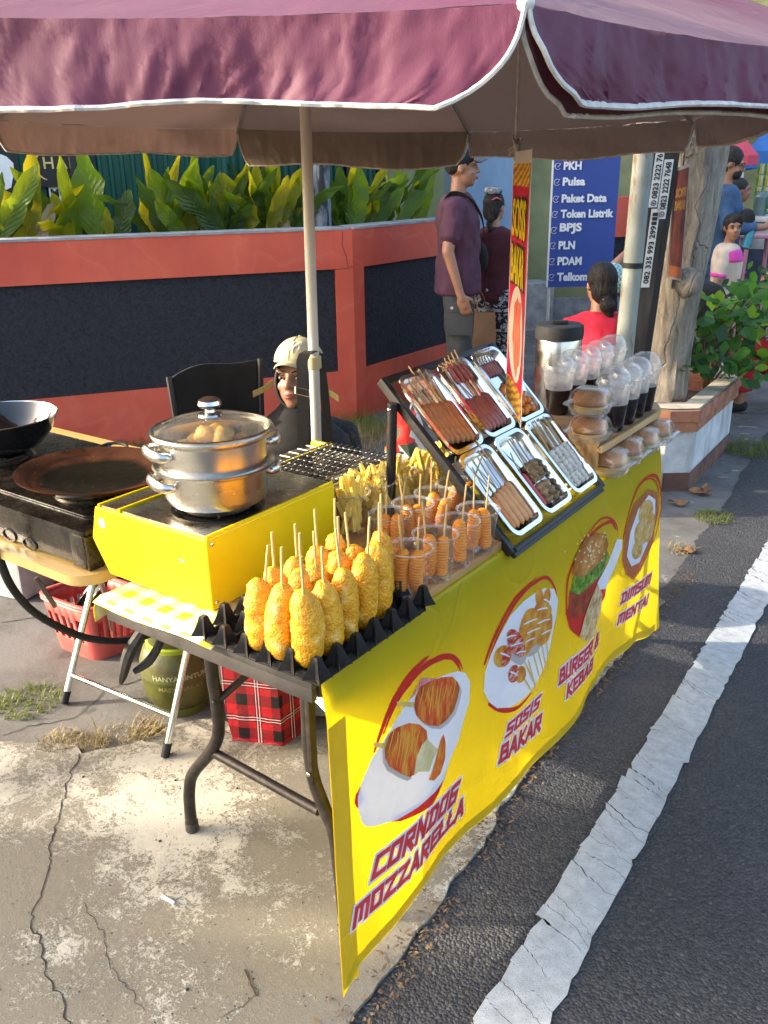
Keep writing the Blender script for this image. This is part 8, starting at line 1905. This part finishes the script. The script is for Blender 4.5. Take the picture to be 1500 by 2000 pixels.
b = B(); c = sum(base, Vector((0, 0, 0)))/8; V_ = ringz(-.118, .30); b.add([Vector((c.x, c.y, .33))]+V_, [(0, i+1, (i+1) % 8+1) for i in range(8)]); part('soil', b, m_dirt, pl)

# leafy shrub growing from the planter, each leaf a piece
m_sh = [mat_leaf('shrub_green', (.025, .10, .012), (.06, .20, .025), (.10, .24, .04), (.16, .42, .03), .35, True, .35), mat_leaf('shrub_lime', (.12, .26, .015), (.22, .38, .03), (.28, .42, .06), (.40, .60, .03), .45, True, .35), mat_leaf('shrub_dark', (.010, .045, .012), (.025, .085, .02), (.05, .12, .03), (.06, .2, .02), .3, True, .35)]
shm = [[leaf_mesh('leaf', m, .085, .058, .5+.2*i, .03, .1, 70+i, base=.15, nu=2, nv=6, fold=.35, tip=.9) for i in range(2)] for m in m_sh]
SHc = AT(1420, 650, 4.95)
shr = thing('shrub', 'leafy green shrub with lime young leaves growing over the planter', 'shrub', SHc); shr_base = G(1375, 770, .32)
rnd = random.Random(77)
def leaf_at(p, d, mi, sc, root):
    o = bpy.data.objects.new('leaf', shm[mi][rnd.randrange(2)]); COL.objects.link(o); o.parent = root; o.location = p-Vector(root.location); f_ = (Vector((0, 0, 1))*.7+(CAMV-p).normalized()*.8+Vector((rnd.uniform(-.7, .7), rnd.uniform(-.7, .7), rnd.uniform(-.3, .5)))); orient_to(o, d, f_); o.scale = (sc,)*3
twigs = [((1400, 600), 5.0, 1), ((1372, 598), 4.9, 0), ((1440, 590), 5.0, 0), ((1450, 628), 4.9, 0), ((1480, 640), 5.1, 2), ((1350, 705), 4.8, 0), ((1400, 700), 4.85, 0), ((1440, 690), 5.0, 2), ((1480, 700), 5.1, 0), ((1430, 655), 5.1, 2), ((1395, 655), 5.1, 2), ((1360, 640), 5.0, 2), ((1470, 580), 5.2, 0), ((1425, 735), 4.9, 0), ((1500, 660), 5.2, 2), ((1495, 720), 5.1, 0), ((1490, 610), 5.2, 0), ((1415, 625), 4.85, 0)]
m_twig = M('brown_twig', (.09, .06, .035), .8)
for (x, y), D, mi in twigs:
    e = AT(x, y, D); b = B(); mid_ = shr_base.lerp(e, .55)+UZ*.10; b.tube(smooth([shr_base, mid_, e], 4), .004, 5); part('twig', b, m_twig, shr)
    for q in range(13):
        a = rnd.uniform(0, 6.3); rad_ = rnd.uniform(.0, .10); p = e+R2*(rad_*cos(a)*1.2)+U2*(rad_*sin(a)*.75)+_fw*rnd.uniform(-.08, .08)
        d = (p-e).normalized()+UZ*rnd.uniform(-.5, .15)+R2*rnd.uniform(-.4, .4) if rad_ > .01 else UZ; leaf_at(p, d, mi if rnd.random() < .72 else rnd.randrange(3) if mi != 1 else 0, rnd.uniform(.55, 1.25), shr)
sh2 = thing('shrub', 'low dark green bush beyond the planter in front of the red figure', 'shrub', AT(1480, 600, 5.9))
for (x, y) in ((1450, 575), (1480, 560), (1500, 585), (1460, 600), (1495, 545), (1425, 585)):
    e = AT(x, y, 5.8); b = B(); b.tube([G(1490, 700, -.01), e], .004, 5); part('twig', b, m_twig, sh2)
    for q in range(14):
        p = e+R2*rnd.gauss(0, .08)+U2*rnd.gauss(0, .05)+_fw*rnd.uniform(-.1, .1); leaf_at(p, R2*rnd.uniform(-1, 1)+UZ*rnd.uniform(-.3, .4), rnd.choice((0, 2)), rnd.uniform(.5, .95), sh2)

# market at the far right: parasols, table, stool, hanging packets
def market_parasol(lab, px_, py_, D, rad_, mt, drop=.16):
    c = AT(px_, py_, D); t = thing('market_parasol', lab, 'parasol', (c.x, c.y, 0)); b = B(); n_ = 8
    ed = [c+Vector((rad_*cos(2*pi*i/n_), rad_*sin(2*pi*i/n_), 0)) for i in range(n_)]; ap = c+UZ*min(.42, rad_*1.1)
    b.add([ap]+ed, [(0, i+1, (i+1) % n_+1) for i in range(n_)]); part('canopy', b, mt, t)
    b = B(); b.add(ed+[p-UZ*drop*(1+.1*sin(i*2)) for i, p in enumerate(ed)], [(i, (i+1) % n_, n_+(i+1) % n_, n_+i) for i in range(n_)]); part('valance', b, mt, t, False); b = B(); b.tube([(c.x, c.y, 0), ap], .02, 8); part('pole', b, m_pip, t)
m_pinku = M('coral_pink_parasol', (.72, .10, .15), .7, var=.1, transl=.35); m_blueu = M('sky_blue_parasol', (.05, .20, .58), .7, var=.1, transl=.35)
market_parasol('coral pink market parasol in the far background', 1441, 304, 9.0, .18, m_pinku, .075); market_parasol('blue market parasol at the right edge in the far background', 1518, 295, 10.0, .30, m_blueu)
mt_ = AT(1510, 450, 8.6); z_t = AT(1480, 423, 8.4).z
t = thing('market_table', 'pale market table with white top in the far right background', 'table', (mt_.x, mt_.y, 0)); b = B(); b.box((mt_.x+.12, mt_.y, z_t-.02), (.85, .5, .04), rotz(.25), bev=.006); b.box((mt_.x+.14, mt_.y+.02, z_t-.15), (.76, .42, .22), rotz(.25)); part('tabletop', b, M('pale_formica', (.45, .44, .42), .4), t)
for dx, dy in ((-.22, -.18), (.45, -.1), (-.26, .15), (.42, .2)): b = B(); b.tube([(mt_.x+dx, mt_.y+dy, 0), (mt_.x+dx, mt_.y+dy, z_t-.2)], .018, 8); part('leg', b, m_pip, t)
for q in range(4):
    p = Vector((mt_.x-.12+.13*q, mt_.y-.05+.03*q, z_t)); b = B(); b.lathe([(0, 0), (.05, 0), (.055, .15), (.04, .17), (.04, .2), (0, .2)], 16, p); o = part('glass_jar', b, [M('green_grey_jar', (.12, .18, .17), .2), m_steel, M('dark_jar', (.05, .05, .06), .3)][q % 3]); tag(o, '%s jar on the white market table in the background' % ('green leftmost', 'steel second', 'dark third', 'green rightmost')[q], 'jar', 'jars on the market table')
sp_ = AT(1478, 480, 8.1); z_s = AT(1482, 462, 8.0).z; st = thing('plastic_stool', 'dusty pink plastic stool in front of the white market table', 'stool', (sp_.x, sp_.y, 0)); m_pst = M('dusty_pink_plastic', (.45, .22, .26), .45)
b = B(); b.box((sp_.x, sp_.y, z_s), (.26, .26, .03), rotz(.5), bev=.012); part('seat', b, m_pst, st)
for i, j in ((-1, -1), (1, -1), (1, 1), (-1, 1)):
    v_ = rotz(.5)@Vector((i*.10, j*.10, 0)); b = B(); b.tube([Vector((sp_.x, sp_.y, z_s-.01))+v_, Vector((sp_.x, sp_.y, 0))+v_*1.45], .020, 6, sq=.6); part('leg', b, m_pst, st)
pk_cols = [M('green_packet', (.04, .22, .05), .3), M('gold_packet', (.50, .36, .04), .3), M('white_packet', (.5, .5, .45), .3)]
for q in range(7):
    p = AT(1482+4.5*q, 330, 9.4); t = thing('packet_strip', 'strip of small snack packets hanging in the far market stall, %s' % ('first from the left', 'second', 'third', 'fourth', 'fifth', 'sixth', 'last at the right edge')[q], 'packets', p, 'hanging packet strips')
    b = B()
    for z in range(6): b.box(p-UZ*(.10*z)+Vector((.004*sin(z*3), 0, 0)), (.022, .008, .09), rotz(YAW), bev=.003)
    part('packets', b, pk_cols[q % 3], t, kind='stuff')
p = AT(1440, 345, 9.0); b = B(); b.tube([(p.x, p.y, p.z-.22), (p.x, p.y, p.z+.5)], .055, 12); o = part('white_pipe', b, m_pvc); tag(o, 'white pipe standing behind the woman in denim', 'pipe')
p = AT(1446, 470, 9.5); o = B(); o.box((p.x+.3, p.y, .55), (1.1, .5, 1.1), rotz(.3), bev=.02); o = part('snack_cart', o, [M('dull_blue_cart', (.035, .05, .10), .6, var=.4, vs=4)]); tag(o, 'dark blue snack cart in the shade behind the woman in denim', 'cart')

# unseen trees placed beyond the fence to shade the far pavement and dapple the parasol
m_tl = mat_leaf('tree_leaf', (.03, .08, .012), (.06, .13, .02), (.1, .2, .04), (.18, .30, .03), .3, False)
def big_tree(lab, base_, h, cz, rad_, n_, seed, zmin=3.7):
    rnd = random.Random(seed); t = thing('unseen_shade_tree', lab, 'tree', base_); b0 = Vector(base_); b = B(); b.tube([b0, b0+Vector((.1, 0, h*.3)), b0+Vector((0, .1, h*.62))], [.22, .17, .12], 12); part('trunk', b, m_bark, t)
    b = B(); lobes = []
    for q in range(9):
        a = rnd.uniform(0, 6.3); r_ = rad_*rnd.uniform(.3, .75); c = b0+Vector((r_*cos(a), r_*sin(a), cz+rnd.uniform(-.6, .7)*rad_*.6)); rr0 = rad_*rnd.uniform(.35, .6); c.z = max(c.z, rr0+(zmin if zmin > 5 else 1.85+.42*((-4.3-c.x)*.839+(3.3-c.y)*.545))); lobes.append((c, rr0)); bb = B(); bb.tube(smooth([b0+UZ*h*.45, b0.lerp(c, .5)+UZ*h*.15, c], 3), [.07, .065, .06, .05, .04, .03, .02], 6); part('limb', bb, m_bark, t)
    for q in range(n_):
        c, r_ = rnd.choice(lobes); d = Vector((rnd.gauss(0, 1), rnd.gauss(0, 1), rnd.gauss(0, .8))).normalized()*r_*rnd.random()**.4; p = c+d; u = Vector((rnd.gauss(0, 1), rnd.gauss(0, 1), rnd.gauss(0, .6))).normalized(); v = u.orthogonal().normalized(); s_ = rnd.uniform(.05, .11); b.add([p-u*s_, p+v*s_*.5, p+u*s_, p-v*s_*.5], [(0, 1, 2, 3)])
    o = part('crown', b, m_tl, t, False); o['kind'] = 'stuff'
big_tree('unseen tall leafy tree placed beyond the fence to shade the far pavement', (-8.4, 1.0, -.03), 6.5, 5.0, 2.3, 10000, 5)
big_tree('unseen leafy tree placed far left to dapple the parasol', (-10.4, -4.9, -.03), 9.0, 7.4, 2.0, 1500, 6, 6.0)
